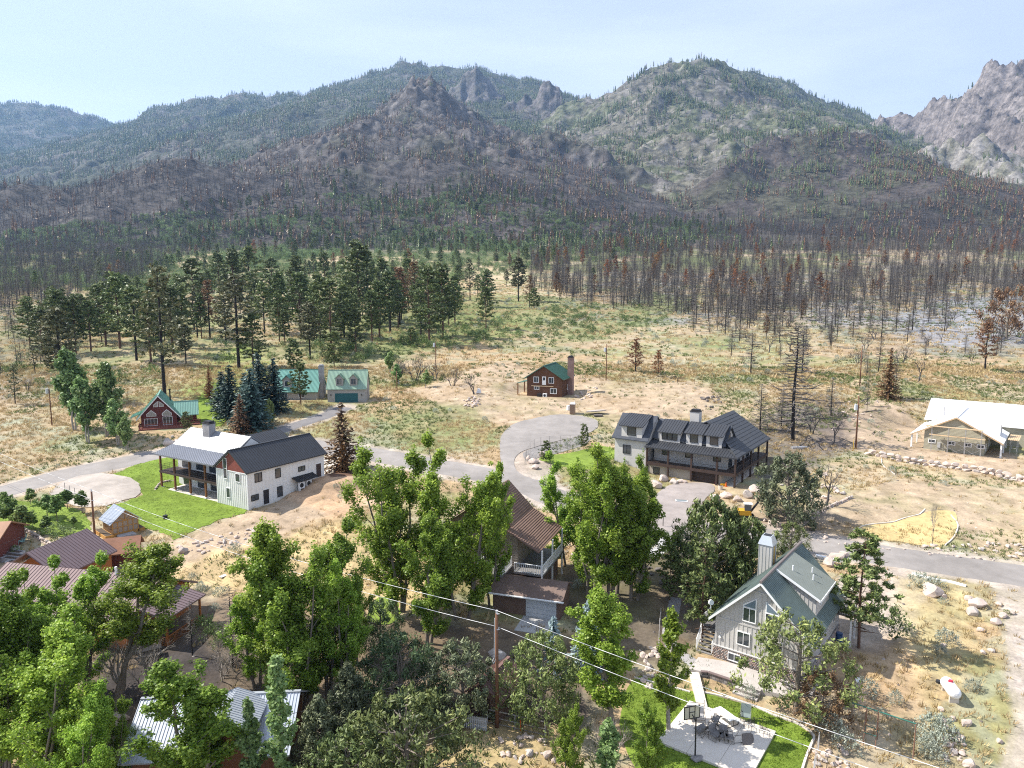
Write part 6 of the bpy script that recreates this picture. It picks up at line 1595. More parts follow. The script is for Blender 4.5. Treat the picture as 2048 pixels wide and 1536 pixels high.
# ------------------------------------------------------------------ foreground trees
FG = [
    ('cottonwood', 'cotton4', 215, 1420, 1082, 13, 'big cottonwood with long bare trunk before the maroon roof', 1.5),
    ('cottonwood', 'cotton6', 60, 1640, 1262, 12, 'bright cottonwood filling the bottom left corner of the yard', 1.2),
    ('cottonwood', 'cotton6', -70, 1560, 1180, 12, 'cottonwood at the left edge over the maroon roof', 1.1),
    ('cottonwood', 'cotton6', 0, 1560, 1225, 12, 'dense cottonwood cutting the left edge below the maroon roof', 1.1),
    ('cottonwood', 'cotton6', 120, 1590, 1320, 12, 'dense cottonwood before the long maroon roof', 1.0),
    ('cottonwood', 'cotton3', 190, 1650, 1390, 10.5, 'low bright cottonwood left of the log gable', 0.95),
    ('cottonwood', 'cotton0', 165, 1400, 1120, 13, 'second cottonwood crowding the big one before the maroon roof', 1.25),
    ('cottonwood', 'cotton5', 75, 1470, 1150, 11, 'cottonwood close against the log house wall', 1.1),
    ('cottonwood', 'cotton6', 150, 1700, 1395, 12, 'lowest cottonwood in front of the log cabin gable', 0.9),
    ('cottonwood', 'cotton3', 398, 1600, 1296, 10.5, 'bright cottonwood standing before the blue metal roof', 1.5),
    ('cottonwood', 'cotton2', 590, 1395, 1022, 12, 'tall slim cottonwood between the maroon and blue metal roofs', 1.15),
    ('cottonwood', 'cotton0', 648, 1405, 1046, 13, 'densest cottonwood of the central left clump', 1.1),
    ('cottonwood', 'cotton3', 520, 1380, 1150, 10.5, 'low leaning cottonwood at the left of the central clump', 1.15),
    ('cottonwood', 'cotton3', 715, 1330, 1155, 10.5, 'short dark cottonwood right of the central left clump', 1.1),
    ('cottonwood', 'cotton1', 602, 1420, 1065, 12, 'leafy cottonwood in front of the tall slim one', 1.15),
    ('cottonwood', 'cotton0', 690, 1390, 1095, 13, 'leafy cottonwood at the right of the central left clump', 1.0),
    ('cottonwood', 'cotton5', 120, 1440, 1130, 11, 'leafy cottonwood against the long maroon roof', 1.3),
    ('cottonwood', 'cotton6', 235, 1590, 1400, 12, 'bushy cottonwood at the corner of the log gable', .8),
    ('cottonwood', 'slim0', 565, 1600, 1310, 9, 'slender pale aspen at the corner of the blue metal roof', 1.0),
    ('cottonwood', 'slim1', 505, 1620, 1400, 8, 'small slender aspen in front of the blue metal roof', 1.0),
    ('cottonwood', 'cotton1', 800, 1230, 880, 12, 'wide cottonwood left of the brown tiled roof', 1.2),
    ('cottonwood', 'cotton5', 925, 1235, 868, 11, 'tall cottonwood before the brown tiled roof', 1.0),
    ('cottonwood', 'cotton3', 850, 1290, 1010, 10.5, 'lower cottonwood beside the brown brick garage', 1.1),
    ('cottonwood', 'cotton0', 1225, 1190, 878, 13, 'massive cottonwood between the brown tiled roof and the forecourt', 1.25),
    ('cottonwood', 'cotton1', 1180, 1200, 905, 12, 'leafy cottonwood at the left of the massive pair', 1.1),
    ('cottonwood', 'cotton3', 1265, 1195, 940, 10.5, 'lower cottonwood in front of the massive pair', 1.2),
    ('cottonwood', 'cotton3', 985, 1215, 930, 10.5, 'cottonwood brushing the left of the brown tiled roof', .8),
    ('cottonwood', 'cotton5', 1140, 1130, 905, 11, 'shorter cottonwood leaning over the road by the brown tiled roof', 1.1),
    ('cottonwood', 'cotton1', 1262, 1165, 905, 12, 'right hand crown of the massive cottonwood pair', 0.7),
    ('cottonwood', 'cotton2', 1238, 1490, 1172, 12, 'bright cottonwood left of the grey gabled house', 1.35),
    ('cottonwood', 'slim2', 1338, 1462, 1205, 10, 'slim bright cottonwood by the paved walk of the grey house', 1.1),
    ('cottonwood', 'cotton3', 1140, 1600, 1420, 10.5, 'small bright cottonwood at the bottom edge by the lawn', .85),
    ('cottonwood', 'cotton3', 1300, 1590, 1395, 10.5, 'low cottonwood at the left edge of the patio', .8),
    ('cottonwood', 'slim1', 1215, 1600, 1440, 8, 'slender young cottonwood at the bottom edge', 1.5),
    ('juniper', 'juniper1', 800, 1440, 1272, 6, 'large dark green juniper in the shade of the central trees', 1.0),
    ('juniper', 'juniper4', 700, 1500, 1320, 6, 'olive grey conical juniper beside the blue metal roof', 1.0),
    ('juniper', 'juniper4', 640, 1540, 1395, 6, 'smaller olive juniper beside the conical one', 1.1),
    ('juniper', 'juniper5', 815, 1600, 1405, 5.5, 'big bright green juniper at the bottom edge', 1.25),
    ('juniper', 'juniper5', 700, 1640, 1480, 5.5, 'green juniper cut by the bottom edge', 1.2),
    ('juniper', 'juniper2', 925, 1440, 1282, 5.5, 'grey green juniper over the small brown shed', 1.0),
    ('juniper', 'juniper5', 1085, 1440, 1272, 5.5, 'olive juniper right of the main power pole', .95),
    ('juniper', 'juniper3', 1420, 1200, 1000, 5, 'tall yellowish juniper right of the forecourt', 0.85),
    ('juniper', 'juniper0', 1465, 1190, 1018, 6, 'broad juniper behind the grey house chimney', .62),
    ('juniper', 'juniper3', 1500, 1175, 1040, 5, 'yellow green juniper touching the grey house chimney', 1.0),
    ('juniper', 'juniper5', 1582, 1110, 1046, 5.5, 'small round juniper behind the green ridge', 1.0),
    ('juniper', 'juniper2', 1575, 1045, 912, 5.5, 'brownish grey juniper right of the dark roofed house', 1.15),
    ('juniper', 'juniper1', 1372, 1150, 1052, 6, 'dark bluish pine like juniper below the forecourt', .8),
    ('juniper', 'juniper_half', 1592, 1425, 1238, 5.5, 'gnarled half green juniper in front of the grey house', 1.25),
    ('juniper', 'juniper_dead', 1640, 1440, 1345, 4, 'rust brown dead juniper beside the gnarled one', 1.1),
    ('juniper', 'juniper1', 560, 1260, 1150, 6, 'dark juniper behind the leaning cottonwood', .8),
    ('juniper', 'juniper1', 760, 1300, 1200, 6, 'black green juniper under the central left clump', .9),
    ('young_pine', 'youngpine1', 1405, 1290, 1086, 7.5, 'airy green pine at the side porch of the grey house', .85),
    ('young_pine', 'youngpine0', 1340, 1200, 1090, 7, 'dark pine between the cottonwood and the grey house', .8),
    ('young_pine', 'youngpine1', 1718, 1296, 1064, 7.5, 'tall open pine right of the grey house', .95),
    ('blue_spruce', 'bluespruce', 1106, 1345, 1224, 6, 'smaller blue spruce below the white garage door', .9),
    ('blue_spruce', 'bluespruce', 1178, 1335, 1188, 6, 'larger blue spruce right of the white garage door', 1.0),
    ('young_pine', 'youngpine0', 1168, 900, 850, 7, 'bushy pine by the wire fence of the turning circle', .9),
    ('young_pine', 'youngpine0', 1092, 925, 882, 7, 'small round pine by the boulders of the turning circle', 1.1),
    ('dead_tree', 'dead_tree', 235, 1400, 1230, 7, 'bleached leafless tree beside the orange log wall', 1.0),
    ('dead_tree', 'dead_tree', 295, 1385, 1220, 7, 'second bleached tree leaning on the porch of orange logs', .9),
    ('burnt_pine', 'burnt1', 466, 1332, 1165, 16, 'thin black burnt pine on the straw bank left of the central trees', 1.2),
    ('burnt_pine', 'burnt1', 385, 1312, 1195, 16, 'thin burnt snag beside the maroon porch roof', 1.1),
    ('burnt_tree', 'oak0', 1650, 1010, 900, 6, 'charred leafless tree on the bank above the road', .85),
    ('dead_tree', 'dead_tree', 1863, 1092, 975, 7, 'pale bare sapling on the straw coloured lawn', .22),
]
for (nm, key, x, yb, yt, bh, lab, fat) in FG:
    if yb > 1535:     # foot below the frame: use a measured plan position instead
        xg, yg = P(x, yb); b = Vector((xg, yg, H(xg, yg))); h = at(x, yt, yg)[2] - b.z; s = h / bh
        plant(nm, key, b, s, None, lab, 'tree', sx=s * fat)
    else: tr(nm, key, x, yb, yt, bh, lab, fat)
for i, (x, yb, yt) in enumerate(((-20, 1050, 990), (20, 1052, 995), (45, 1068, 1012), (62, 1010, 978), (95, 1034, 990), (115, 1044, 992), (164, 1026, 984), (135, 1018, 980), (66, 1058, 1030), (94, 1066, 1032), (148, 1056, 1034), (10, 1020, 985))):
    tr('apple_tree', 'apple%d' % (i % 3), x, yb, yt, 3.1, 'small round fruit tree in the grassy orchard by the greenhouse', 1.15, group='fruit trees of the orchard')
for i, (x, yb, s) in enumerate(((110, 1072, 1.5), (133, 1078, 1.6), (30, 1108, 1.0), (345, 1222, 1.3), (405, 1262, 1.5), (432, 1278, 1.5), (442, 1290, 1.2))):
    plant('bush', 'bush%d' % (2 if i < 3 else 0), G3(x, yb), s, None, ('brown green bush above the garden wall', 'second brown green bush above the garden wall', 'low bush inside the vegetable garden', 'green bush behind the maroon porch', 'dark bush on the burnt bank right of the porch', 'round bush on the burnt bank', 'small bush at the end of the burnt bank')[i], 'bush')
plant('mugo_pine', 'bush0', G3(1768, 1262), 2.6, None, 'low round blue green bush under the tall open pine', 'bush', sx=3.0)
SG = [(322, 1185, 1.2), (345, 1178, 1.0), (360, 1200, .9), (400, 1178, .8), (440, 1190, .9), (385, 1160, .8), (470, 1105, 1.1), (1580 + 155, 1390, 1.3), (1790, 1405, .9), (1862, 1470, 1.6), (1885, 1475, 1.6), (1870, 1495, 1.2), (1945, 1380, .9), (1840, 1175, 1.6), (1870, 1175, 1.2), (1892, 1288, 1.4), (1880, 1310, .9), (1640, 1450, 1.5), (1660, 1462, 1.4), (1690, 1500, 1.4), (1765, 1432, .6), (1852, 1500, 1.1), (1865, 1520, 1.2), (315, 1168, .8), (430, 1220, .7)]
for x, y, s in SG: plant('sagebrush', 'bush1', G3(x, y), s, None, ('large ' if s > 1.25 else 'small ' if s < .95 else 'medium ') + 'pale sagebrush ' + ('on the straw bank right of the maroon porch' if x < 600 else 'beside the patio fence' if x < 1700 else 'between grey house and swing set' if x < 1800 else 'near the road' if y < 1200 else 'beside the propane tank' if y < 1400 else 'on the stony bank at the right'), 'bush', 'sagebrush on the dry ground')
for i, (x, y, s) in enumerate(((1700, 1250 + 170, .7), (455, 1330, 1.0), (480, 1340, .9), (440, 1360, .8), (1230, 1530, 1.0), (1640, 1050, .8), (1600, 1060, .7), (735, 800, .9), (600, 1330, .8), (330, 1380, .9), (280, 1370, .9))):
    plant('dead_shrub', 'dead_shrub', G3(x, y), s, None, 'tangle of bare grey twigs on burnt ground', 'bush', 'bare twiggy shrubs')

# ------------------------------------------------------------------ ground cover
def band(n, y0, y1, seed, side=40):
    rng = np.random.default_rng(seed); y = np.sqrt(rng.uniform(y0 * y0, y1 * y1, n)); x = (rng.random(n) * 2 - 1) * (y * .80 + 6)
    return np.stack([x, y], 1)
def clear(p, extra=()):
    k = np.ones(len(p), bool)
    for pts, wd in ROADS.values(): k &= seg_dist(p[:, 0], p[:, 1], pts) > wd / 2 + .3
    for f in FLATS: k &= ~inside(p[:, 0], p[:, 1], f)
    for (cx, cy, rr, pz) in PADS[:13]: k &= np.hypot(p[:, 0] - cx, p[:, 1] - cy) > rr * .8
    return p[k]
bare = [PA(z[0]) for z in ZONES if z[1] is PINK or z[1] is GRAVEL or z[1] is BARK or z[1] is DARK]
def off_bare(p, keep=.12, seed=0):
    k = np.ones(len(p), bool); r = np.random.default_rng(seed).random(len(p))
    for b in bare: k &= ~inside(p[:, 0], p[:, 1], b) | (r < keep)
    return p[k]
pg = off_bare(clear(band(52000, 44, 200, 1)), .10, 2)
n1 = fbm(pg[:, 0] / 9, pg[:, 1] / 9, 701, 3); gp = on_land(pg); sz = RNG.uniform(.6, 1.5, len(pg)) * (1 + .5 * sstep(90, 200, pg[:, 1]))
scatter('dry_grass', tuft(1, m_straw, 10, .34, .035, .28), gp[n1 < .56], sz[n1 < .56], 'dry straw coloured grass on the open ground', .1)
scatter('green_weeds', tuft(2, m_weed, 10, .30, .045, .30), gp[n1 > .54], sz[n1 > .54], 'green weeds among the dry grass', .1)
pf = clear(band(26000, 180, 520, 3)); n2 = fbm(pf[:, 0] / 18, pf[:, 1] / 18, 711, 3); gp = on_land(pf); sz = RNG.uniform(1.2, 3.0, len(pf))
scatter('dry_grass', tuft(3, m_straw, 9, .34, .06, .35), gp[n2 < .53], sz[n2 < .53], 'dry grass on the slope below the wood', .1)
scatter('green_weeds', tuft(4, m_weed, 9, .30, .07, .40), gp[(n2 > .53)], sz[n2 > .53], 'green weeds on the slope below the wood', .1)
ps = clear(band(5200, 50, 480, 5)); n3 = fbm(ps[:, 0] / 16, ps[:, 1] / 16, 721, 3) + RNG.normal(size=len(ps)) * .05; gp = on_land(ps); sz = RNG.uniform(.25, .8, len(ps)) * (1 + ps[:, 1] / 400)
k = n3 > .53
kk = RNG.random(len(ps)); a_ = k & (kk < .5); b_ = k & (kk > .7)
scatter('sage_scrub', PROTO['bush1'][1], gp[a_], sz[a_], 'low grey sage scrub dotted over the dry ground')
scatter('green_scrub', PROTO['bush0'][1], gp[b_], sz[b_] * .8, 'low green scrub dotted over the dry ground')
so_ = on_land(plot([(-60, 480), (330, 470), (700, 455), (1450, 450), (1480, 480), (1150, 510), (900, 500), (560, 520), (300, 560), (-60, 600)], 7000, 90, clumpy=1, cl=70))
so_ = np.concatenate([so_, on_land(plot_seen([(60, 520), (330, 480), (700, 460), (1300, 460), (1380, 500), (1050, 545), (930, 560), (560, 580), (200, 600)], 2600, 99))])
scatter('scrub_oak', PROTO['bush2'][1], so_[::2], RNG.uniform(2.2, 5.5, len(so_[::2])), 'green scrub oak thickets on the lower mountain slope')
scatter('scrub_oak', PROTO['bush0'][1], so_[1::2], RNG.uniform(1.6, 4.0, len(so_[1::2])), 'bright scrub thickets on the lower mountain slope')
se = on_land(plot([(540, 690), (900, 640), (1250, 600), (1400, 620), (1200, 680), (900, 710), (640, 740)], 420, 91, clumpy=1, cl=30)); scatter('meadow_scrub', PROTO['bush0'][1], se, RNG.uniform(.5, 1.5, len(se)), 'low green scrub in the meadow')
pp = clear(band(4200, 46, 190, 6)); gp = on_land(pp, .0)
nn = fbm(pp[:, 0] / 7, pp[:, 1] / 7, 731, 3)
kp = nn > .46
for i in range(3): scatter('loose_stones', PEB[i], gp[kp][i::3], RNG.uniform(.08, .5, len(gp[kp][i::3])) ** 1.2, 'loose stones strewn over the bare ground', .3)
# ------------------------------------------------------------------ brown tiled house in the middle, its garage and shed
m_tile = mat('brown_roof_tiles', (.18, .115, .09), .85, .22, 5, spec=.2)
m_tilel = mat('umber_roof_shingles', (.17, .12, .10), .9, .25, 5, bump=.4, bscale=9)
m_bwall = mat('dun_brick_wall', (.29, .245, .205), .9, .15, 5)
m_rbrick = mat('brown_brick_wall', (.17, .11, .085), .9, .25, 7)
CH = empty('tiled_house', (2.9, 69.0, 5.5), R(69.6), 'house with a tall kinked brown tiled roof among the central cottonwoods', 'house')
def tiled(pa, pb, pc, pd, n, m, th=.10):
    """courses of tiles stepping up from eave a-b to d-c"""
    mb = MB(); a, b, c, d = (Vector(q) for q in (pa, pb, pc, pd))
    up = (b - a).cross(d - a).normalized(); up = up if up.z > 0 else -up
    for i in range(n):
        t0, t1 = i / n, (i + 1.06) / n
        p, q, r, s = a.lerp(d, t0), b.lerp(c, t0), b.lerp(c, min(1, t1)), a.lerp(d, min(1, t1))
        mb.hexa([p - up * th, q - up * th, r - up * th, s - up * th, p + up * .055, q + up * .055, r, s])
    return mb
X0, X1 = -.5, 8.2
for nm, pts, n in (('lower_roof', ((X0, -.1, 5.35), (X1, -.1, 5.35), (X1, 3.5, 7.3), (X0, 3.5, 7.3)), 16), ('upper_roof', ((X0 + 1.4, 3.5, 7.3), (X1, 3.5, 7.3), (X1, 6.6, 10.4), (X0 + 1.4, 6.6, 10.4)), 16), ('far_roof', ((X1, 13.8, 5.1), (X0 + 1.4, 13.8, 5.1), (X0 + 1.4, 6.61, 10.4), (X1, 6.61, 10.4)), 26)):
    tiled(*pts, n, m_tile).build(nm, m_tile, CH)
mb = MB(); mb.prism([(1.5, 3.0, -1.5), (1.5, 13.2, -1.5), (1.5, 13.2, 5.3), (1.5, 6.6, 10.1), (1.5, 3.5, 7.05), (1.5, 3.0, 6.8)], (6.3, 0, 0)); mb.build('wall', m_bwall, CH)
mb = MB(); courses(mb, (1.5, 13.2), (0, -1), 10.2, 0, 9.6, .26, .03, ends=lambda z: (0, 10.2) if z < 5.2 else ((z - 5.2) / 4.9 * 6.6, 10.2 - max(0, (z - 6.9)) * 1.03)); mb.build('lap_boards', m_bwall, CH)
mb = MB(); mb.box(1.6, 7.8, .3, 2.98, -1.5, 2.4); mb.build('lower_wall', m_rbrick, CH)
mb = MB(); mb.box(.2, 8.0, -.3, 2.98, 2.42, 2.62); mb.box(-1.6, 1.48, 3.6, 6.6, 2.5, 2.7); dk = mb.build('deck', m_decking, CH)
mb = MB(); rail(mb, [(.2, 2.9, 2.62), (.2, -.25, 2.62), (7.9, -.25, 2.62)], 1.0, .2, .03, (1, .1), .06); mb.build('railing', m_trimw, dk)
mb = MB(); rail(mb, [(1.4, 6.55, 2.7), (-1.55, 6.55, 2.7), (-1.55, 3.65, 2.7), (1.4, 3.65, 2.7)], 1.0, .18, .035, (1, .1), .06); mb.build('railing', m_trimw, dk)
for x, y in ((.25, -.2), (4, -.2), (7.8, -.2)):
    mb = MB(); mb.box(x - .08, x + .08, y - .08, y + .08, -1, 5.3); mb.build('post', m_trimw, dk)
window(CH, (1.46, 13.2), (0, -1), 2.5, 1.0, 1.4, 1.5, 2); window(CH, (1.46, 13.2), (0, -1), 6.0, 3.2, 1.6, 1.5, 2); window(CH, (1.46, 13.2), (0, -1), 6.5, 6.6, 1.2, 1.2, 2)
CG = empty('garage', (4.85, 65.3, 5.0), R(72.5), 'low brown brick garage with pale garage door in front of the tiled house', 'garage')
body(CG, 0, 4.2, 0, 7.1, 2.35, 3.2, m_rbrick, 'y')
gable(CG, 0, 4.2, 0, 7.1, 2.35, 3.2, m_tilel, 'y', gap=None, over=.4, end=.35, th=.14)
mb = MB(); mb.box(-.06, .02, .4, 3.6, -.1, 1.95); d = mb.build('garage_door', mat('pale_blue_grey_door', (.50, .52, .54), .6, .05, 3), CG)
for i in range(4):
    mb = MB(); mb.box(-.09, -.061, .44, 3.56, -.06 + .5 * i, .40 + .5 * i); mb.build('door_panel', MATS['pale_blue_grey_door'], d)
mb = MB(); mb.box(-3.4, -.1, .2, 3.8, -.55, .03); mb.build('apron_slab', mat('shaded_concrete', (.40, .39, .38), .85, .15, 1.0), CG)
mb = MB(); mb.box(-.6, -.4, -.45, 7.5, 2.06, 2.16); mb.build('gutter', m_trimw, CG)
SH = empty('shed', (-1.0, 50.6, 3.55), R(62), 'small brown shed with ribbed roof behind the main power pole', 'shed')
body(SH, 0, 4.0, 0, 2.9, 2.1, 3.2, m_rbrick, 'x')
gable(SH, 0, 4.0, 0, 2.9, 2.1, 3.2, mat('brown_metal_roof', (.19, .115, .10), .5, .2, 2), 'x', gap=.25, over=.3, end=.3, th=.08)
mb = MB(); mb.box(-.05, .02, .9, 1.9, 0, 1.8); mb.build('door', m_dtimber, SH)

# ------------------------------------------------------------------ orange log house with the maroon roofs
m_log = mat('orange_logs', (.36, .125, .035), .55, .25, 3)
m_maroon = mat('maroon_metal_roof', (.15, .105, .108), .5, .12, 1, metal=.05, spec=.5)
m_rose = mat('rose_metal_roof', (.215, .15, .145), .7, .12, 1, spec=.25)
LH = empty('log_house', (-35.2, 62.6, 4.4), R(168), 'orange log house with long maroon metal roofs and a corner porch behind the big cottonwood', 'house')
# x runs away to the left, y toward the viewer
mb = MB(); mb.box(.3, 18, -6.5, 2.2, -1.5, 3.0); mb.build('wall', m_log, LH)
mb = MB(); courses(mb, (18, 2.2), (-1, 0), 17.7, -.6, 3.0, .3, .09); courses(mb, (.3, 2.2), (0, -1), 8.7, -.6, 4.6, .3, .09, ends=lambda z: (0, 8.7) if z < 3 else ((z - 3) * 2.0, 8.7 - (z - 3) * 2.0)); mb.build('log_courses', m_log, LH)
mb = MB(); slab_ribs(mb, (18.5, 3.0, 2.7), (-.1, 3.0, 2.7), (-.1, -2.2, 5.4), (18.5, -2.2, 5.4), .14, .4); slab_ribs(mb, (-.1, -7.4, 2.7), (18.5, -7.4, 2.7), (18.5, -2.202, 5.4), (-.1, -2.202, 5.4), .14, .4); mb.build('roof', m_rose, LH)
mb = MB(); slab_ribs(mb, (22, -12, 3.4), (22, -4, 3.4), (18, -4, 5.8), (18, -12, 5.8), .14, .4); slab_ribs(mb, (14, -4, 3.4), (14, -12, 3.4), (17.998, -12, 5.8), (17.998, -4, 5.8), .14, .4); mb.build('wing_roof', m_maroon, LH)
mb = MB(); mb.prism([(14.5, -11.6, -1), (21.5, -11.6, -1), (21.5, -11.6, 3.3), (18, -11.6, 5.5), (14.5, -11.6, 3.3)], (0, 5.2, 0)); mb.build('wing_wall', m_log, LH)
mb = MB(); slab_ribs(mb, (-3.3, -4.3, 3.0), (-3.3, 1.4, 3.0), (-.12, 1.4, 3.75), (-.12, -4.3, 3.75), .14, .4); mb.build('porch_roof', m_maroon, LH)
mb = MB(); mb.box(-2.9, .28, -4.0, 1.0, -.2, 0.0); pf_ = mb.build('porch_floor', m_timber, LH)
mb = MB(); rail(mb, [(-.0, .95, 0), (-2.85, .95, 0), (-2.85, -3.95, 0)], .95, .16, .025, (1, .12), .05); mb.build('railing', m_log, pf_)
for y in (.9, -3.9):
    mb = MB(); mb.cyl((-2.85, y, -1.3), (-2.85, y, 2.95), .12, None, 8); mb.build('post', m_log, pf_)
window(LH, (.3, 2.2), (0, -1), 6.0, .6, 1.4, 1.3, 2)
window(LH, (18, 2.32), (-1, 0), 12, .5, 1.6, 1.2, 2); window(LH, (18, 2.32), (-1, 0), 7, .5, 1.6, 1.2, 2)
mb = MB(); mb.cyl((5, -2.0, 4.8), (5, -2.0, 6.1), .12, None, 8); mb.build('stove_pipe', m_trimw, LH)
o = empty('picnic_table', G3(297, 1312), R(30), 'dark picnic table in the shade below the orange log porch', 'table')
mb = MB(); mb.box(-1.1, 1.1, -.45, .45, .68, .74); mb.build('table_top', m_black, o); mb = MB(); mb.box(-1.1, 1.1, -.95, -.68, .4, .45); mb.box(-1.1, 1.1, .68, .95, .4, .45); mb.build('bench', m_black, o)
mb = MB()
for x in (-.8, .8): mb.cyl((x, -.85, -.1), (x, .3, .68), .04, None, 5); mb.cyl((x, .85, -.1), (x, -.3, .68), .04, None, 5); mb.cyl((x, -.85, .38), (x, .85, .38), .035, None, 5)
mb.build('frame', m_black, o)
OB = empty('workshop', (-65, 77, 5.6), R(12), 'red walled building with a rust brown roof cut by the left edge', 'house')
body(OB, -9, 3.5, 0, 8, 2.6, 4.3, mat('oxblood_wall', (.15, .045, .035), .7, .2, 3), 'x'); gable(OB, -9, 3.5, 0, 8, 2.6, 4.3, mat('rust_brown_roof', (.33, .18, .11), .7, .2, 2), 'x', gap=None, over=.5, end=.5)
SB = empty('garden_shed', (-50.6, 77.6, 5.2), R(20), 'little red playhouse shed with rusty brown roof by the raised beds', 'shed')
body(SB, 0, 5.5, 0, 3.4, 1.9, 3.1, MATS['oxblood_wall'], 'x'); gable(SB, 0, 5.5, 0, 3.4, 1.9, 3.1, mat('rusty_roof', (.26, .125, .075), .75, .25, 3), 'x', gap=None, over=.35, end=.35)
mb = MB(); slab_ribs(mb, (-1.5, -.1, 1.9), (-1.5, 1.7, 2.5), (-.4, 1.7, 2.5), (-.4, -.1, 1.9), .06, .3); mb.build('porch_roof', m_seaf, SB); mb = MB(); mb.cyl((-1.4, .1, -.3), (-1.4, .1, 1.9), .06, None, 6); mb.build('post', m_timber, SB)
# ------------------------------------------------------------------ log house with blue metal roof at the bottom
m_bmetal = mat('blue_grey_metal_roof', (.46, .49, .54), .36, .12, .8, metal=.35, spec=.5)
m_blog = mat('brown_logs', (.21, .095, .045), .65, .25, 3)
BM = empty('log_house', (-26.6, 44.3, 3.1), R(5), 'brown log house with blue grey ribbed metal roof at the bottom left edge', 'house')
mb = MB(); mb.prism([(0, 0, -1.5), (0, 0, 2.5), (0, 3.3, 4.3), (0, 6.6, 2.5), (0, 6.6, -1.5)], (10.2, 0, 0)); mb.build('wall', m_blog, BM)
mb = MB(); courses(mb, (0, 6.6), (0, -1), 6.6, -.6, 4.2, .28, .09, ends=lambda z: (0, 6.6) if z < 2.4 else ((z - 2.4) * 1.83, 6.6 - (z - 2.4) * 1.83)); courses(mb, (0, 0), (1, 0), 10.2, -.6, 2.4, .28, .09); mb.build('log_courses', m_blog, BM)
gable(BM, 0, 10.2, 0, 6.6, 2.5, 4.5, m_bmetal, 'x', gap=.24, over=.7, end=.7, th=.1)
mb = MB(); slab_ribs(mb, (4.0, 3.3, 4.1), (4.0, -1.4, 4.1), (6.3, -1.4, 5.0), (6.3, 3.3, 5.0), .1, .24); slab_ribs(mb, (8.6, -1.4, 4.1), (8.6, 3.3, 4.1), (6.302, 3.3, 5.0), (6.302, -1.4, 5.0), .1, .24); mb.build('cross_roof', m_bmetal, BM)
mb = MB(); mb.prism([(4.5, -.9, -1), (8.1, -.9, -1), (8.1, -.9, 4.1), (6.3, -.9, 4.8), (4.5, -.9, 4.1)], (0, 3, 0)); mb.build('cross_gable', m_blog, BM)
window(BM, (-.1, 6.6), (0, -1), 2.2, .6, .9, 1.3, 1); window(BM, (-.1, 6.6), (0, -1), 4.6, .6, .9, 1.3, 1)
# ------------------------------------------------------------------ timber greenhouse
m_honey = mat('honey_timber', (.45, .235, .065), .6, .2, 4, streak=(1, 1, .3))
m_poly = mat('milky_panel', (.34, .27, .21), .35, .12, 3)
m_polyr = mat('blue_grey_panel', (.40, .44, .50), .3, .08, 2, spec=.5)
GN = empty('greenhouse', (-52.1, 86.0, 6.25), R(48.6), 'honey timber greenhouse with pale ribbed panel roof and planter boxes', 'greenhouse')
mb = MB(); mb.prism([(0.06, .06, .4), (3.14, .06, .4), (3.14, .06, 1.9), (1.6, .06, 3.2), (.06, .06, 1.9)], (0, 3.4, 0)); mb.build('panel_wall', m_poly, GN)
mb = MB()
for x in (0, .62, 1.24, 1.86, 2.48, 3.1): mb.box(x, x + .1, -.0, .08, .4, 1.95)
for i in range(9): mb.box(.0, .05, .02 + i * .42, .08 + i * .42, .4, 1.9); mb.box(3.15, 3.2, .02 + i * .42, .08 + i * .42, .4, 1.9)
for z in (.4, 1.15, 1.88): mb.box(0, 3.2, -.03, -.001, z, z + .08)
for a, b in (((.0, 1.9), (1.6, 3.25)), ((3.2, 1.9), (1.6, 3.25)), ((1.6, 1.9), (1.6, 3.2)), ((1.6, 1.95), (.8, 2.5)), ((1.6, 1.95), (2.4, 2.5))): mb.cyl((a[0], -.02, a[1]), (b[0], -.02, b[1]), .05, None, 5)
mb.build('frame', m_honey, GN)
mb = MB(); slab_ribs(mb, (-.35, 3.8, 1.75), (-.35, -.3, 1.75), (1.6, -.3, 3.4), (1.6, 3.8, 3.4), .05, .3); slab_ribs(mb, (3.55, -.3, 1.75), (3.55, 3.8, 1.75), (1.603, 3.8, 3.4), (1.603, -.3, 3.4), .05, .3); mb.build('roof', m_polyr, GN)
mb = MB(); mb.box(.1, 3.1, 0, 3.3, -.6, .39); mb.build('base_wall', m_honey, GN)
for nm, (x0, x1, y0, y1) in (('planter_box', (-1.0, -.05, -.4, 3.8)), ('planter_box', (3.25, 3.9, -.2, 3.4))):
    mb = MB(); mb.box(x0, x1, y0, y1, -.8, .45); p = mb.build(nm, m_honey, GN); mb = MB(); mb.box(x0 + .08, x1 - .08, y0 + .08, y1 - .08, .451, .47); mb.build('potting_soil', mat('soil', (.09, .065, .045), .95, .3, 5), p)
mb = MB(); mb.box(-1.9, -1.05, 2.4, 3.6, -.8, .0); mb.build('step_box', m_honey, GN)
mb = MB(); mb.box(.4, 2.4, -1.3, -.1, -.9, .25); mb.build('stone_bench', m_stone, GN)

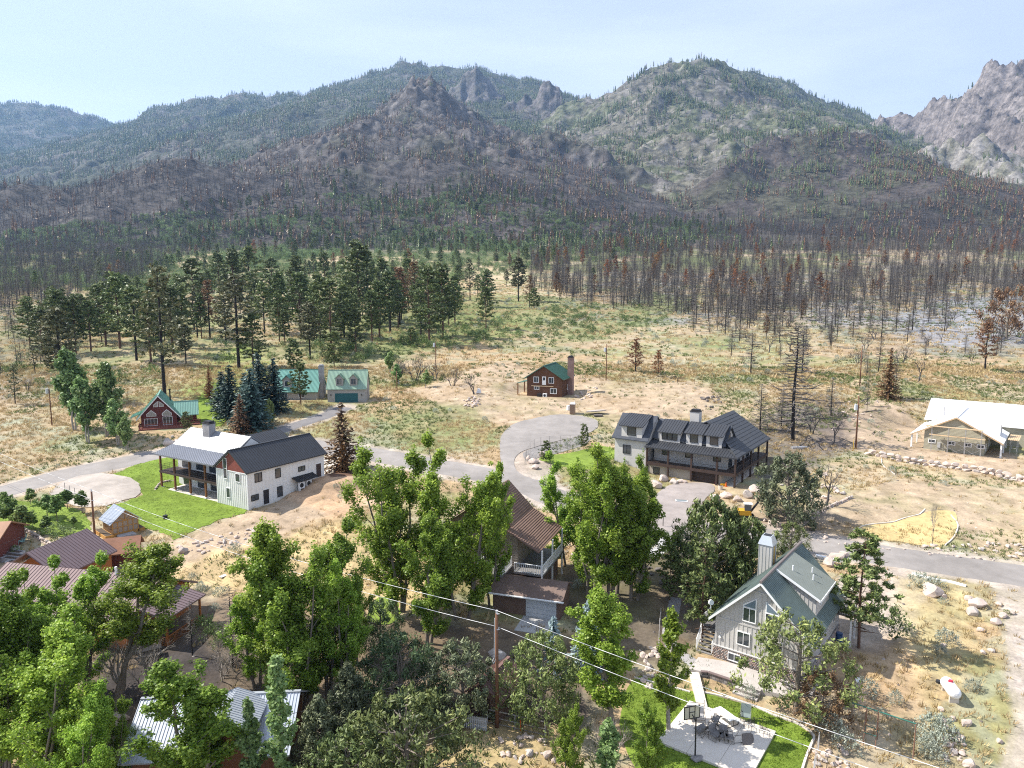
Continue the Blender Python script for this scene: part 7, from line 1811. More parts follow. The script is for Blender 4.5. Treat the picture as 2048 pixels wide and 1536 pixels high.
# ------------------------------------------------------------------ power poles and wires
m_pole = mat('creosoted_pole', (.17, .085, .05), .85, .35, 3, streak=(4, 4, .3))
m_wire = mat('aluminium_wire', (.62, .62, .62), .4, .05, 2)
m_ins = mat('porcelain', (.55, .55, .56), .3, .05, 2)
def pole(loc, top, label, r=.15, cat='power pole', extra=None, m=None):
    o = empty('power_pole', loc, 0, label, cat); h = top - loc[2]
    mb = MB(); mb.cyl((0, 0, -.5), (0, 0, h), r, r * .72, 10); mb.build('pole_shaft', m or m_pole, o, True)
    if extra: extra(o, h)
    return o
def ins(o, h):
    for z, s in ((h + .02, 0), (h - 1.25, 1)):
        mb = MB(); mb.cyl((0, 0, z - .05), (.16 * s + .001, 0, z + .25 - .2 * s), .06, .09, 8); mb.cyl((.0, -.12, z), (.22, -.12, z + .02), .035, None, 6); mb.build('insulator', m_ins, o)
def pig(o, h, side=-1, z=.75):
    mb = MB(); mb.cyl((side * .42, 0, h - z - 1.0), (side * .42, 0, h - z), .3, None, 14); t = mb.build('transformer', mat('transformer_grey', (.52, .54, .56), .45, .06, 2), o)
    mb = MB(); mb.cyl((side * .42, .1, h - z), (side * .42, .1, h - z + .3), .06, .05, 8); mb.box(min(0, side * .2), max(0, side * .2), -.05, .05, h - z - .6, h - z - .45); mb.build('bushing', m_ins, t)
PM = (-1.18, 50.1, 3.48)
mp_ = pole(PM, 13.0, 'tall brown power pole standing alone in the middle foreground', .16, extra=ins)
mb = MB(); mb.cyl((-.16, -.1, 9.2), (-.2, -.1, 6.0), .03, None, 6); mb.box(-.05, .42, .14, .2, 6.2, 6.3); mb.tube([(-.2, -.1, 6.0), (-.35, -.1, 5.7), (-.25, -.1, 5.5), (-.1, -.1, 5.8)], .025); mb.build('conduit', m_ins, mp_)
pole((-54.8, 86.55, 6.23), 12.3, 'brown power pole rising right beside the greenhouse', .15, extra=ins)
pole(tuple(G3(104, 850)), 18.9, 'thin pole with grey lamp head beside the burnt thicket on the left', .13, extra=lambda o, h: pig(o, h, -1, .0))
pole((64.1, 124.9, 9.6), 19.4, 'brown power pole with a grey transformer left of the unfinished house', .17, extra=lambda o, h: pig(o, h, -1, 1.6))
pole((88.7, 172.75, H(88.7, 172.75)), 25.5, 'tall bare pole on the slope behind the transformer pole', .16, extra=ins)
pole((24.8, 178.7, H(24.8, 178.7)), 25.6, 'pole with small transformer on the straw slope right of the brown cabin', .15, extra=lambda o, h: pig(o, h, -1, 1.0))
for (x, yb, yt, lab) in ((872, 752, 683, 'pole with a lamp rising out of the leafless thicket'), (794, 782, 742, 'short pole in the grass right of the sage roofed garage')):
    b, h = hpx(x, yb, yt); pole(tuple(b), b.z + h, lab, .13, extra=(lambda o, h: pig(o, h, -1, .5)) if x > 800 else None)
def wire(a, b, sag, r=.021, name='power_line', label='', m=None):
    a = Vector(a); b = Vector(b); mb = MB(); n = 22
    pts = [a.lerp(b, i / n) - Vector((0, 0, 4 * sag * (i / n) * (1 - i / n))) for i in range(n + 1)]
    mb.tube(pts, r, 5); return tag(mb.build(name, m or m_wire, None, True), label, 'wire')
TP = Vector((-1.18, 50.1, 13.25)); GP = Vector((-54.8, 86.55, 12.5)); NP = Vector((50, 16.5, 12.2)); LP_ = Vector((-112, 125, 16))
wire(TP, GP, 1.0, label='upper wire between the main pole and the greenhouse pole')
wire(TP - Vector((0, 0, 1.3)), GP - Vector((0, 0, 1.3)), 1.0, label='lower wire between the main pole and the greenhouse pole')
wire(TP, NP, .9, label='upper wire running from the main pole over the patio')
wire(TP - Vector((0, 0, 1.3)), NP - Vector((0, 0, 1.4)), 1.0, label='lower wire running from the main pole over the patio')
wire(GP - Vector((0, 0, 1.3)), LP_, .8, label='wire leaving the greenhouse pole for the left edge')
wire(GP, LP_ + Vector((0, 0, 1.3)), .8, .02, label='thin upper wire from the greenhouse pole to the left edge')
wire((-1.3, 50.1, 9.7), (-17.5, 45.6, 7.2), .3, .022, label='service cable from the main pole to the blue metal roof', m=m_black)
wire((-54.8, 86.55, 10.8), (-60, 76, 8.6), .3, .02, label='service cable from the greenhouse pole to the rust brown roof', m=m_black)
# ------------------------------------------------------------------ terrace, patio, path and steps of the grey house
TZ = 4.13
tp = PA([(1397, 1312), (1440, 1320), (1475, 1328), (1560, 1350), (1640, 1372), (1622, 1402), (1578, 1402), (1505, 1380), (1477, 1366), (1416, 1345), (1402, 1344), (1378, 1338)])
mb = MB(); n = len(tp)
mb.prism([(x, y, 3.0) for x, y in tp][::1], (0, 0, TZ - 3.0)); tag(mb.build('terrace', m_paver), kind='structure')
def at_z(px, py, z):
    d = ray(px, py); t = (z - HC) / d[2]; return Vector((d[0] * t, d[1] * t, z))
wl = [at_z(1402, 1344, TZ), at_z(1416, 1345, TZ), at_z(1478, 1366, TZ)]
RW = empty('paver_wall', (wl[1].x, wl[1].y, 3.4), 0, 'low grey block retaining wall along the front of the terrace', 'wall')
blk = {}
def block(parent, a, u, n, ln, z0, h, m, dep=.22):
    mb = MB(); g = .012
    p = [a + u * g + n * .0, a + u * (ln - g), a + u * (ln - g) - n * dep, a + u * g - n * dep]
    o = Vector((0, 0, 0)) if parent is None else parent.location
    mb.hexa([q - o + Vector((0, 0, z0 + g - q.z)) for q in p] + [q - o + Vector((0, 0, z0 + h - g - q.z)) for q in p]); return mb.build('block', m, parent)
m_blk = [mat('charcoal_block', (.17, .155, .15), .95, .2, 5), mat('brown_block', (.23, .195, .18), .95, .2, 5), mat('ash_block', (.28, .26, .25), .95, .2, 5)]
for a, b in zip(wl[:-1], wl[1:]):
    a = Vector((a.x, a.y, 0)); b = Vector((b.x, b.y, 0)); u = (b - a).normalized(); nn_ = Vector((u.y, -u.x, 0)); ln = (b - a).length
    for r in range(4):
        x = -.0 if r % 2 == 0 else -.17
        while x < ln:
            l = min(.36, ln - x)
            if l > .1: block(RW, a + u * max(0, x) + nn_ * .05, u, nn_, l - (0 if x >= 0 else .17), 3.3 + r * .21 + .001, .2, random.choice(m_blk))
            x += .36
    mb = MB(); c = [a + nn_ * .12, b + nn_ * .12, b - nn_ * .2, a - nn_ * .2]
    mb.hexa([q - Vector((RW.location.x, RW.location.y, RW.location.z)) + Vector((0, 0, TZ + .003)) for q in c] + [q - RW.location + Vector((0, 0, TZ + .07)) for q in c]); mb.build('wall_cap', mat('maroon_cap', (.16, .12, .115), .9, .2, 5), RW)
sa = at_z(1478, 1366, 3.9); sb = at_z(1512, 1378, 3.9); u = Vector((sb.x - sa.x, sb.y - sa.y, 0)); ln = u.length; u.normalize(); nn_ = Vector((u.y, -u.x, 0))
ST = empty('garden_steps', (sa.x, sa.y, 3.3), math.atan2(u.y, u.x), 'three grey paver steps down from the terrace to the lawn', 'steps')
for i in range(3):
    mb = MB(); mb.box(-.1 + .0 * i, ln + .5, -.42 * (i + 1), -.42 * i, -.1, .82 - .22 * (i + 1) + .2); s_ = mb.build('step', m_paver, ST)
    mb = MB(); mb.box(-.1, ln + .5, -.42 * (i + 1) - .02, -.42 * (i + 1) - .001, -.1, .82 - .22 * (i + 1) + .18); mb.build('riser', m_blk[i % 3], s_)
c0 = at_z(1379, 1400.5, 3.72); c1 = at_z(1552, 1462, 3.72); c3 = at_z(1315, 1482, 3.72)
PT = empty('patio', c0, math.atan2(c1.y - c0.y, c1.x - c0.x)); tag(PT, kind='structure')
wd_ = (c1 - c0).length; dp_ = (c3 - c0).length
for i in range(3):
    for j in range(2):
        mb = MB(); mb.box(wd_ * i / 3 + .012, wd_ * (i + 1) / 3 - .012, -dp_ * (j + 1) / 2 + .012, -dp_ * j / 2 - .012, -.4, .0); mb.build('slab', mat('patio_concrete', (.62, .56, .49), .85, .10, .7, bump=.08, bscale=30), PT)
    # walk up to the terrace
wk = [at_z(1393, 1405, 3.73), at_z(1415, 1413, 3.73), at_z(1398, 1344, 3.95), at_z(1379, 1344, 3.95)]
WK = empty('path', wk[0]); tag(WK, kind='structure')
for i in range(4):
    f0, f1 = i / 4 + .004, (i + 1) / 4 - .004
    q = [wk[0].lerp(wk[3], f0), wk[1].lerp(wk[2], f0), wk[1].lerp(wk[2], f1), wk[0].lerp(wk[3], f1)]
    mb = MB(); mb.slab([p - wk[0] for p in q], .4); mb.build('slab', MATS['patio_concrete'], WK)
# pale concrete kerb round the lawn
def kerb(pts, label, wd=.16, h=.14, m=None):
    line = smooth_line(PA(pts), 5); mb = MB()
    for a, b in zip(line[:-1], line[1:]):
        t = (b - a) / (np.linalg.norm(b - a) + 1e-9); nrm = np.array([-t[1], t[0]]) * wd / 2
        za, zb = H(*a), H(*b); q = [(a[0] - nrm[0], a[1] - nrm[1]), (b[0] - nrm[0], b[1] - nrm[1]), (b[0] + nrm[0], b[1] + nrm[1]), (a[0] + nrm[0], a[1] + nrm[1])]; zz_ = (za, zb, zb, za)
        mb.hexa([(p[0], p[1], z - .1) for p, z in zip(q, zz_)] + [(p[0], p[1], z + h) for p, z in zip(q, zz_)])
    return tag(mb.build('lawn_kerb', m or m_conc), label, 'kerb')
kerb([(1405, 1378), (1440, 1386), (1495, 1404), (1545, 1428), (1592, 1448), (1626, 1474), (1622, 1494), (1609, 1530), (1592, 1595)], 'pale concrete kerb curving round the right side of the patio lawn')
kerb([(1268, 1352), (1300, 1357), (1335, 1364), (1380, 1378)], 'pale concrete kerb round the left corner of the patio lawn')
kerb([(1706, 1062), (1740, 1050), (1790, 1042), (1835, 1030), (1850, 1020)], 'thin pale kerb round the straw coloured lawn', .14)
kerb([(1902, 1030), (1916, 1045), (1908, 1075), (1890, 1092)], 'thin pale kerb at the right end of the straw lawn', .14)
kerb([(1763, 918), (1765, 930), (1775, 940), (1790, 950)], 'short pale kerb below the boulder wall', .14)
# ------------------------------------------------------------------ things on the patio
m_alu = mat('brushed_frame', (.10, .085, .075), .5, .15, 3)
m_mesh = mat('grey_sling_fabric', (.33, .32, .32), .9, .1, 4)
m_cush = mat('taupe_cushion', (.20, .19, .185), .9, .15, 4)
def onp(px, py): return at_z(px, py, 3.72)
def px_(x, y): return (1270 + x / 6.827, 1380 + y / 6.827)
pt = onp(*px_(1225, 440)); o = empty('picnic_table', pt, R(-63), 'white folding picnic table with two attached benches on the patio', 'table')
mb = MB(); mb.box(-.9, .9, -.38, .38, .70, .76); mb.build('table_top', m_trimw, o)
for s in (-1, 1):
    mb = MB(); mb.box(-.9, .9, .62 * s - .14, .62 * s + .14, .42, .46); mb.build('bench', m_trimw, o)
mb = MB()
for x in (-.7, .7): mb.tube([(x, -.72, .42), (x, -.72, .03), (x, .72, .03), (x, .72, .42)], .025); mb.tube([(x, -.25, .03), (x, -.25, .7)], .025); mb.tube([(x, .25, .03), (x, .25, .7)], .025)
mb.build('frame', m_alu, o)
pt = onp(*px_(825, 415)); o = empty('swing_bench', pt, R(-9), 'two seat patio bench with bare canopy frame at the left of the patio', 'bench')
mb = MB(); mb.box(-.65, .65, -.25, .28, .38, .46); mb.build('seat', m_mesh, o)
mb = MB(); mb.hexa([(-.65, .28, .46), (.65, .28, .46), (.65, .34, .46), (-.65, .34, .46), (-.65, .42, 1.0), (.65, .42, 1.0), (.65, .47, 1.0), (-.65, .47, 1.0)]); mb.build('backrest', m_mesh, o)
mb = MB()
for s in (-.7, .7): mb.tube([(s, -.45, 0), (s, -.3, .6), (s, .45, .65), (s, .55, 1.5)], .022); mb.tube([(s, .5, 0), (s, .5, 1.0)], .022)
mb.tube([(-.7, .52, 1.2), (.7, .52, 1.2)], .022); mb.tube([(-.7, -.4, .3), (.7, -.4, .3)], .022); mb.build('frame', m_alu, o)
def lounge(px, py, rz, lab, name='patio_chair', w_=.6, tip=0.0):
    o = empty(name, onp(px, py), rz, lab, 'chair'); o.rotation_euler = (tip, 0, rz)
    if tip: o.location.z += .32
    mb = MB(); mb.box(-w_ / 2, w_ / 2, -.28, .28, .36, .41); mb.build('seat', m_cush, o)
    mb = MB(); mb.hexa([(-w_ / 2, .27, .42), (w_ / 2, .27, .42), (w_ / 2, .32, .42), (-w_ / 2, .32, .42), (-w_ / 2, .42, .95), (w_ / 2, .42, .95), (w_ / 2, .46, .95), (-w_ / 2, .46, .95)]); mb.build('backrest', m_cush, o)
    mb = MB(); h = w_ / 2 + .03
    for s in (-h, h): mb.tube([(s, -.3, 0), (s, -.3, .58), (s, .4, .6), (s, .34, 0), (s, -.3, 0)], .018, 5)
    mb.tube([(-h, .44, .93), (h, .44, .93)], .018); mb.tube([(-h, -.3, .36), (h, -.3, .36)], .018); mb.build('frame', m_alu, o)
    return o
lounge(*px_(1010, 640), R(35), 'wide cushioned patio seat lying nearest the hoop', w_=1.1, tip=R(-62))
lounge(*px_(1110, 660), R(40), 'second cushioned patio seat beside the first', w_=.9)
lounge(*px_(1210, 680), R(-10), 'patio chair at the right of the tumbled seats', w_=.6)
lounge(*px_(1285, 700), R(80), 'upright taupe chair seen from behind right of the tumbled seats', w_=.6)
lounge(*px_(1065, 570), R(120), 'bare framed chair tipped behind the cushioned seats', w_=.6, tip=R(50))
for i, (x, y, rz, lab) in enumerate(((1480, 470, 30, 'wire chair on its side at the corner of the patio'), (1560, 500, 200, 'wire chair beside the mesh backed chair'), (1680, 560, -20, 'black wire bench at the right side of the patio'), (1770, 610, 100, 'small wire chair at the right end of the patio'))):
    o = empty('wire_chair', onp(*px_(x, y)), R(rz), lab, 'chair'); ww = .5 if i == 2 else .26
    mb = MB()
    for k in range(6): t = -ww + k * ww / 2.5; mb.tube([(t, -.25, .42), (t, .25, .42), (t, .32, .85)], .012, 4)
    mb.tube([(-ww, -.25, .42), (ww, -.25, .42)], .015); mb.tube([(-ww, .32, .85), (ww, .32, .85)], .015); mb.build('seat_mesh', m_black, o)
    for s in (-ww, ww):
        for y_ in (-.25, .25): mb = MB(); mb.cyl((s, y_, 0), (s, y_, .42), .015, None, 5); mb.build('leg', m_black, o)
o = empty('mesh_chair', onp(*px_(1510, 410)), R(-20), 'tall mesh backed chair at the edge of the patio', 'chair')
mb = MB(); mb.box(-.35, .35, -.3, .3, .38, .42); mb.hexa([(-.35, .3, .4), (.35, .3, .4), (.35, .33, .4), (-.35, .33, .4), (-.35, .5, 1.1), (.35, .5, 1.1), (.35, .53, 1.1), (-.35, .53, 1.1)]); mb.build('seat_mesh', mat('grey_green_mesh', (.18, .22, .21), .7, .1, 3), o)
mb = MB()
for s in (-.38, .38): mb.tube([(s, -.3, 0), (s, -.3, .6), (s, .35, .6), (s, .5, 1.1)], .02); mb.tube([(s, .3, 0), (s, .35, .6)], .02)
mb.build('frame', mat('pewter_frame', (.3, .3, .3), .5, .1, 3), o)
o = empty('metal_table', onp(*px_(1545, 740)), R(10), 'overturned grey metal table lying on the patio', 'table')
mb = MB(); pr = [(-.45, .35), (.30, .35), (.45, .2), (.48, -.05), (.40, -.3), (.2, -.4), (-.45, -.38), (-.5, 0)]
mb.prism([(x, y * .35 + .1, .42 + y) for x, y in pr], (0, -.05, 0)); mb.build('table_top', mat('scuffed_metal', (.13, .115, .11), .55, .3, 4), o)
for x, z in ((-.42, .72), (-.42, .12), (.1, .1)):
    mb = MB(); mb.cyl((x, .12, z), (x - .62, .2, z - .05), .02, None, 5); mb.build('leg', m_black, o)
# basketball hoop
hb = G3(1390, 1518); HO = empty('basketball_hoop', hb, R(196), 'portable basketball hoop with glass backboard at the front edge of the patio', 'hoop')
mb = MB(); mb.cyl((0, 0, .1), (0, -.05, 3.2), .06, .05, 10); mb.cyl((0, -.05, 2.9), (0, -.55, 3.15), .04, None, 6); mb.build('pole_shaft', m_black, HO)
bb = MB(); bb.box(-.62, .62, -.63, -.60, 2.85, 3.75); b_ = bb.build('backboard', mat('smoked_acrylic', (.50, .47, .38), .2, .06, 2), HO)
mb = MB()
for a in ((-.66, -.6, 2.8, 3.8), (.6, .66, 2.8, 3.8)): mb.box(a[0], a[1], -.65, -.58, a[2], a[3])
mb.box(-.6, .6, -.65, -.58, 2.8, 2.86); mb.box(-.6, .6, -.65, -.58, 3.74, 3.8)
for d in (-.655, -.575): mb.box(-.25, -.2, d, d + .01, 2.9, 3.73); mb.box(.2, .25, d, d + .01, 2.9, 3.73); mb.box(-.2, .2, d, d + .01, 3.3, 3.35)
mb.build('board_frame', m_black, b_)
mb = MB(); rg = [(.22 * math.cos(a * math.pi / 8), -.9 + .22 * math.sin(a * math.pi / 8), 2.95) for a in range(17)]; mb.tube(rg, .012, 5); mb.tube([(0, -.63, 2.95), (0, -.68, 2.95)], .03); rm_ = mb.build('rim', mat('orange_rim', (.5, .12, .03), .5, .1, 3), HO)
mb = MB()
for a in range(12): q = a * math.pi / 6; mb.cyl((.22 * math.cos(q), -.9 + .22 * math.sin(q), 2.94), (.13 * math.cos(q + .4), -.9 + .13 * math.sin(q + .4), 2.55), .006, None, 3)
mb.build('net', m_trimw, rm_)
bs = rock_mesh(77, mat('sandbag_base', (.26, .24, .23), .9, .5, 5), 2, .5); k = link('base', bs, HO, (0, .1, .2)); k.scale = (1.15, .85, .8)
# swing set
s0 = G3(1729, 1480); s1 = G3(1826, 1517); SW = empty('swing_set', s0, math.atan2(s1.y - s0.y, s1.x - s0.x), 'rusty swing set with green crossbar on the dry bank right of the patio', 'swing set'); ln = (s1 - s0).length
m_sgreen = mat('green_pipe', (.04, .16, .12), .5, .2, 3); m_rustp = mat('rusty_pipe', (.22, .12, .08), .7, .3, 4)
mb = MB(); mb.cyl((-1.0, 0, 2.7), (ln, 0, 2.55), .05, None, 8); mb.build('crossbar', m_sgreen, SW)
for a, b in (((0, -.7, -.1), (0, -.05, 2.7)), ((0, .7, -.1), (0, .05, 2.7)), ((ln, -.6, -.2), (ln, -.03, 2.55)), ((ln, .6, -.2), (ln, .03, 2.55)), ((.8, -.6, -.1), (.8, -.05, 2.68)), ((.8, .6, -.1), (.8, .05, 2.68))):
    mb = MB(); mb.cyl(a, b, .035, None, 6); mb.build('leg', m_rustp, SW)
mb = MB(); mb.tube([(0, -.5, .9), (.8, -.5, .9), (.8, .5, .9), (0, .5, .9), (0, -.5, .9)], .03); mb.build('brace', m_sgreen, SW)
for x in (1.9, 2.9):
    mb = MB(); mb.tube([(x - .25, 0, 2.6), (x - .22, .05, .75), (x, .08, .62), (x + .22, .05, .75), (x + .25, 0, 2.6)], .012, 4); mb.build('swing', m_black, SW)
# propane tank
pb = G3(1900, 1392); TK = empty('propane_tank', pb, R(78), 'white propane tank with a red valve cover on the dry grass at the right', 'tank')
mb = MB(); prof = [(-1.25, 0.0), (-1.22, .2), (-1.12, .36), (-.95, .46), (-.8, .5), (.8, .5), (.95, .46), (1.12, .36), (1.22, .2), (1.25, 0.0)]
for (x0, r0), (x1, r1) in zip(prof[:-1], prof[1:]): mb.cyl((x0, 0, .75), (x1, 0, .75), max(r0, .001), max(r1, .001), 24, cap=False)
mb.build('tank_shell', mat('tank_white', (.82, .81, .82), .35, .04, 2), TK, True)
mb = MB(); mb.cyl((.1, 0, 1.22), (.1, 0, 1.36), .2, .17, 14); mb.build('valve_cover', mat('red_cap', (.42, .03, .06), .4, .1, 3), TK)
for x in (-.75, .75):
    mb = MB(); mb.box(x - .08, x + .08, -.35, .35, -.2, .42); mb.build('foot', m_conc, TK)
mb = MB(); mb.cyl((1.9, .2, -.1), (1.9, .2, .28), .28, .22, 10); tg = mb.build('tank_lid', m_black, None); tg.location = pb; tg.rotation_euler = (0, 0, R(78)); tag(tg, 'dark round lid in the grass behind the white propane tank', 'lid')
# ------------------------------------------------------------------ boulders and rubble
def boulder(px, py, wpx, label, group=None, dark=False, sink=.3, name='boulder', fl=1.0, i=None):
    b = G3(px, py); d = wpx / (FPX / (b.y * CP - (b.z - HC) * SP))
    o = link(name, (ROCKD if dark else ROCKS)[(i if i is not None else random.randrange(99)) % (2 if dark else 7)])
    o.location = (b.x, b.y, b.z + d * .3 * fl - d * sink * .3); o.rotation_euler = (random.uniform(-.2, .2), random.uniform(-.2, .2), random.uniform(0, 6.28)); o.scale = (d, d * random.uniform(.75, 1), d * fl)
    return tag(o, label, 'rock', group)
for x, y, w_, lab in ((1867, 1188, 50, 'largest rose boulder beside the road at the right'), (1952, 1212, 36, 'big round boulder behind the pair at the right'), (1946, 1228, 36, 'flat pale boulder in front of the round one at the right'), (1887, 1194, 14, 'small stone leaning on the largest rose boulder'), (1936, 1199, 16, 'small boulder left of the round boulder'), (1944, 1206, 16, 'second small boulder by the round boulder'),
    (1997, 1211, 16, 'pale flat stone at the track side'), (2004, 1233, 20, 'pale stone in the grass by the track'), (2018, 1226, 18, 'stone nearest the track edge'), (1961, 1262, 16, 'stone in the line below the boulder pair'), (1990, 1248, 22, 'low stone right of the stone line'), (1886, 1292, 12, 'little stone beside the pale sagebrush'), (1965, 1306, 14, 'stone halfway down the dry bank'), (1985, 1304, 16, 'paler stone halfway down the dry bank'),
    (1886, 1443, 17, 'round rose boulder above the sagebrush'), (1932, 1450, 24, 'rose boulder right of the round one on the bank'), (1906, 1440, 15, 'boulder between two rose ones on the bank'), (1906, 1507, 22, 'boulder near the bottom of the bank'), (1880, 1420, 14, 'flat stone in the green grass below the tank'), (1939, 1532, 30, 'boulder cut by the bottom edge at the right'), (1999, 1485, 16, 'stone at the bottom right by the yellow weed'),
    (1083, 912, 20, 'roundest boulder at the fence of the turning circle'), (1066, 926, 20, 'boulder below the round one at the turning circle'), (1070, 938, 17, 'lowest boulder at the turning circle'), (1057, 918, 13, 'small boulder outside the fence of the turning circle'),
    (1328, 962, 26, 'rose boulder by the garage of the dark roofed house'), (1346, 967, 20, 'second boulder by the garage of the dark roofed house'), (1362, 965, 16, 'small boulder at the garage wall'), (1315, 975, 28, 'boulder half under the massive cottonwood'), (1370, 966, 13, 'dark stone ring by the garage wall'),
    (1495, 995, 30, 'big pale boulder under the corner of the balcony'), (1510, 985, 32, 'grey boulder beside the corner porch'), (1520, 1000, 26, 'boulder at the orange barrier'), (1475, 1002, 22, 'boulder at the lawn edge under the balcony'), (1432, 1000, 26, 'boulder left of the little lawn by the forecourt'), (1450, 995, 24, 'long boulder edging the little lawn'),
    (1556, 1052, 18, 'round rose boulder above the road by the bank'), (1540, 1048, 14, 'boulder left of the round one above the road'), (1530, 1042, 12, 'small boulder in the row above the road'), (1650, 1078, 14, 'stone pair at the road edge below the bank'),
    (1672, 1118, 34, 'rose boulder behind the grey house by the road'), (1655, 1128, 30, 'boulder tucked behind the green roof'), (1690, 1112, 20, 'smaller rose boulder beside the road'),
    (335, 884, 26, 'long pale boulder on the drive of the red log cabin'), (355, 880, 18, 'rock behind the long pale boulder'), (345, 872, 10, 'stone by the red deck'), (367, 1105, 22, 'flat pale rock on the earth bank'), (240, 1440, 40, 'rock beside the log gable in shade'), (225, 1460, 34, 'second rock beside the log gable'), (1000, 1318, 46, 'dark round boulder in shade behind the small shed'), (1095, 1512, 24, 'pale boulder at the bottom middle'), (1060, 1508, 20, 'stone at the bottom middle'), (1018, 1510, 16, 'flat stone in straw at the bottom middle'), (1650, 1305, 14, 'grey boulder in the shade of the grey house')):
    boulder(x, y, w_, lab, fl=.8 if w_ > 30 else 1)
def rubble(poly, n, smin, smax, label, name='boulder', dark=False, seed=0, lim=300, group=None):
    p = plot(poly, n, seed); rs = random.Random(seed)
    for q in p:
        d = rs.uniform(smin, smax); o = link(name, (ROCKD if dark else ROCKS)[rs.randrange(2 if dark else 7)])
        o.location = (q[0], q[1], H(*q) + d * .18); o.rotation_euler = (rs.uniform(-.4, .4), rs.uniform(-.4, .4), rs.uniform(0, 6.28)); o.scale = (d, d * rs.uniform(.7, 1), d * rs.uniform(.7, 1))
        tag(o, label, 'rock', group or label)
rubble([(1285, 1300), (1335, 1290), (1345, 1340), (1330, 1375), (1280, 1372)], 60, .3, .75, 'pale rose stone in the heap left of the paved path', 'stone', seed=1)
rubble([(1632, 1500), (1690, 1495), (1700, 1560), (1610, 1580)], 40, .3, .65, 'rose stone in the heap beside the lawn kerb at the bottom right', 'stone', seed=2)
rubble([(1890, 1455), (1920, 1450), (1940, 1535), (1900, 1545), (1880, 1500)], 30, .25, .7, 'pale stone in the trail down the bank at the right', 'stone', seed=3)
rubble([(1100, 1050), (1150, 1040), (1165, 1110), (1120, 1120)], 30, .5, 1.1, 'sunlit boulder in the bank right of the tiled roof', 'boulder', seed=4)
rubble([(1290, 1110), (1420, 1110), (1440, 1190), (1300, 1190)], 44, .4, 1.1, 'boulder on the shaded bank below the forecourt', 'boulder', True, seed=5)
rubble([(290, 1105), (350, 1095), (470, 1065), (525, 1050), (520, 1075), (400, 1110), (300, 1140)], 70, .25, .8, 'broken rock along the foot of the earth bank', 'rock', seed=6)
rubble([(925, 805), (945, 797), (962, 806), (958, 820), (930, 822)], 40, .5, 1.1, 'block in the rock pile between garage and brown cabin', 'rock', seed=7)
rubble([(1150, 780), (1210, 765), (1225, 775), (1170, 805), (1150, 815)], 24, .5, 1.3, 'boulder in the row behind the brown cabin', 'boulder', seed=8)
rubble([(1395, 800), (1440, 795), (1450, 815), (1410, 822)], 20, .6, 1.5, 'dark ledge rock behind the dark roofed house', 'rock', True, seed=9)
rubble([(1690, 800), (1760, 790), (1760, 830), (1660, 870)], 26, .3, .9, 'rock on the dirt yard beside the transformer pole', 'rock', seed=10)
rubble([(1600, 1076), (1740, 1092), (1990, 1118), (1990, 1124), (1740, 1099), (1600, 1081)], 40, .3, .6, 'edging rock along the upper side of the road', 'rock', seed=11)
rubble([(1830, 1090), (2048, 1085), (2048, 1118), (1860, 1100)], 34, .3, .9, 'rock among weeds above the road at the right', 'rock', seed=12)
rubble([(1560, 960), (1650, 940), (1700, 985), (1640, 1010), (1560, 1000)], 34, .4, 1.2, 'rose rock on the slope beside the charred tree', 'rock', seed=13)
rubble([(240, 1270), (320, 1290), (330, 1340), (260, 1330)], 30, .4, .9, 'dark rock in the shade below the log porch', 'rock', True, seed=14)
rubble([(1000, 1480), (1110, 1480), (1120, 1535), (1000, 1535)], 26, .2, .6, 'pale rock in straw at the bottom middle', 'rock', seed=15)
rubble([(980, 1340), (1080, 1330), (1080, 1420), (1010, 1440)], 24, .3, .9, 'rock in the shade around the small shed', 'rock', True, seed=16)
rubble([(1420, 1090), (1480, 1100), (1470, 1130), (1410, 1120)], 14, .4, .9, 'rock between the junipers and the road', 'rock', seed=17)
def stone_wall(pts, label, size, rows_, name='boulder_wall', step=None, z0=-.1, flat=.75, mats_=None):
    line = smooth_line(PA(pts), 10); cum = [0]
    for a, b in zip(line[:-1], line[1:]): cum.append(cum[-1] + float(np.linalg.norm(b - a)))
    o = empty(name, (line[0][0], line[0][1], H(*line[0])), 0, label, 'wall')
    for r in range(rows_):
        s = (r % 2) * size * .5
        while s < cum[-1]:
            d = size * random.uniform(.75, 1.3); k = int(np.searchsorted(cum, s)); k = min(max(1, k), len(line) - 1); f = (s - cum[k - 1]) / (cum[k] - cum[k - 1] + 1e-9)
            p = line[k - 1] * (1 - f) + line[k] * f; c = link('stone', ROCKS[random.randrange(7)], o)
            t = line[k] - line[k - 1]; t = t / (np.linalg.norm(t) + 1e-9)
            c.location = (p[0] - t[1] * .12 * r * size - o.location.x, p[1] + t[0] * .12 * r * size - o.location.y, H(*p) + z0 + size * flat * .62 * (r + .45) - o.location.z)
            c.rotation_euler = (random.uniform(-.2, .2), random.uniform(-.2, .2), math.atan2(t[1], t[0]) + random.choice((0, math.pi)) + random.uniform(-.25, .25)); c.scale = (d * 1.05, size * .9, size * flat * random.uniform(.8, 1.1) * 1.25)
            s += d * .98
    return o
stone_wall([(1738, 908), (1790, 918), (1850, 926), (1920, 938), (1990, 950), (2080, 968)], 'long wall of stacked rose boulders below the unfinished house', 1.25, 2)
stone_wall([(2010, 955), (2048, 962), (2120, 975)], 'low end of stacked smaller boulders at the right edge', .8, 2)
stone_wall([(1572, 1078), (1590, 1062), (1620, 1040), (1660, 1018), (1705, 998)], 'low dry stone wall running up the bank from the road', .55, 2, 'dry_stone_wall')
stone_wall([(28, 1056), (60, 1068), (90, 1086), (120, 1104)], 'pale stone wall between the orchard and the vegetable garden', .6, 2, 'garden_wall')
stone_wall([(310, 972), (322, 960), (345, 953)], 'small curved block wall at the end of the porch', .45, 2, 'garden_wall')
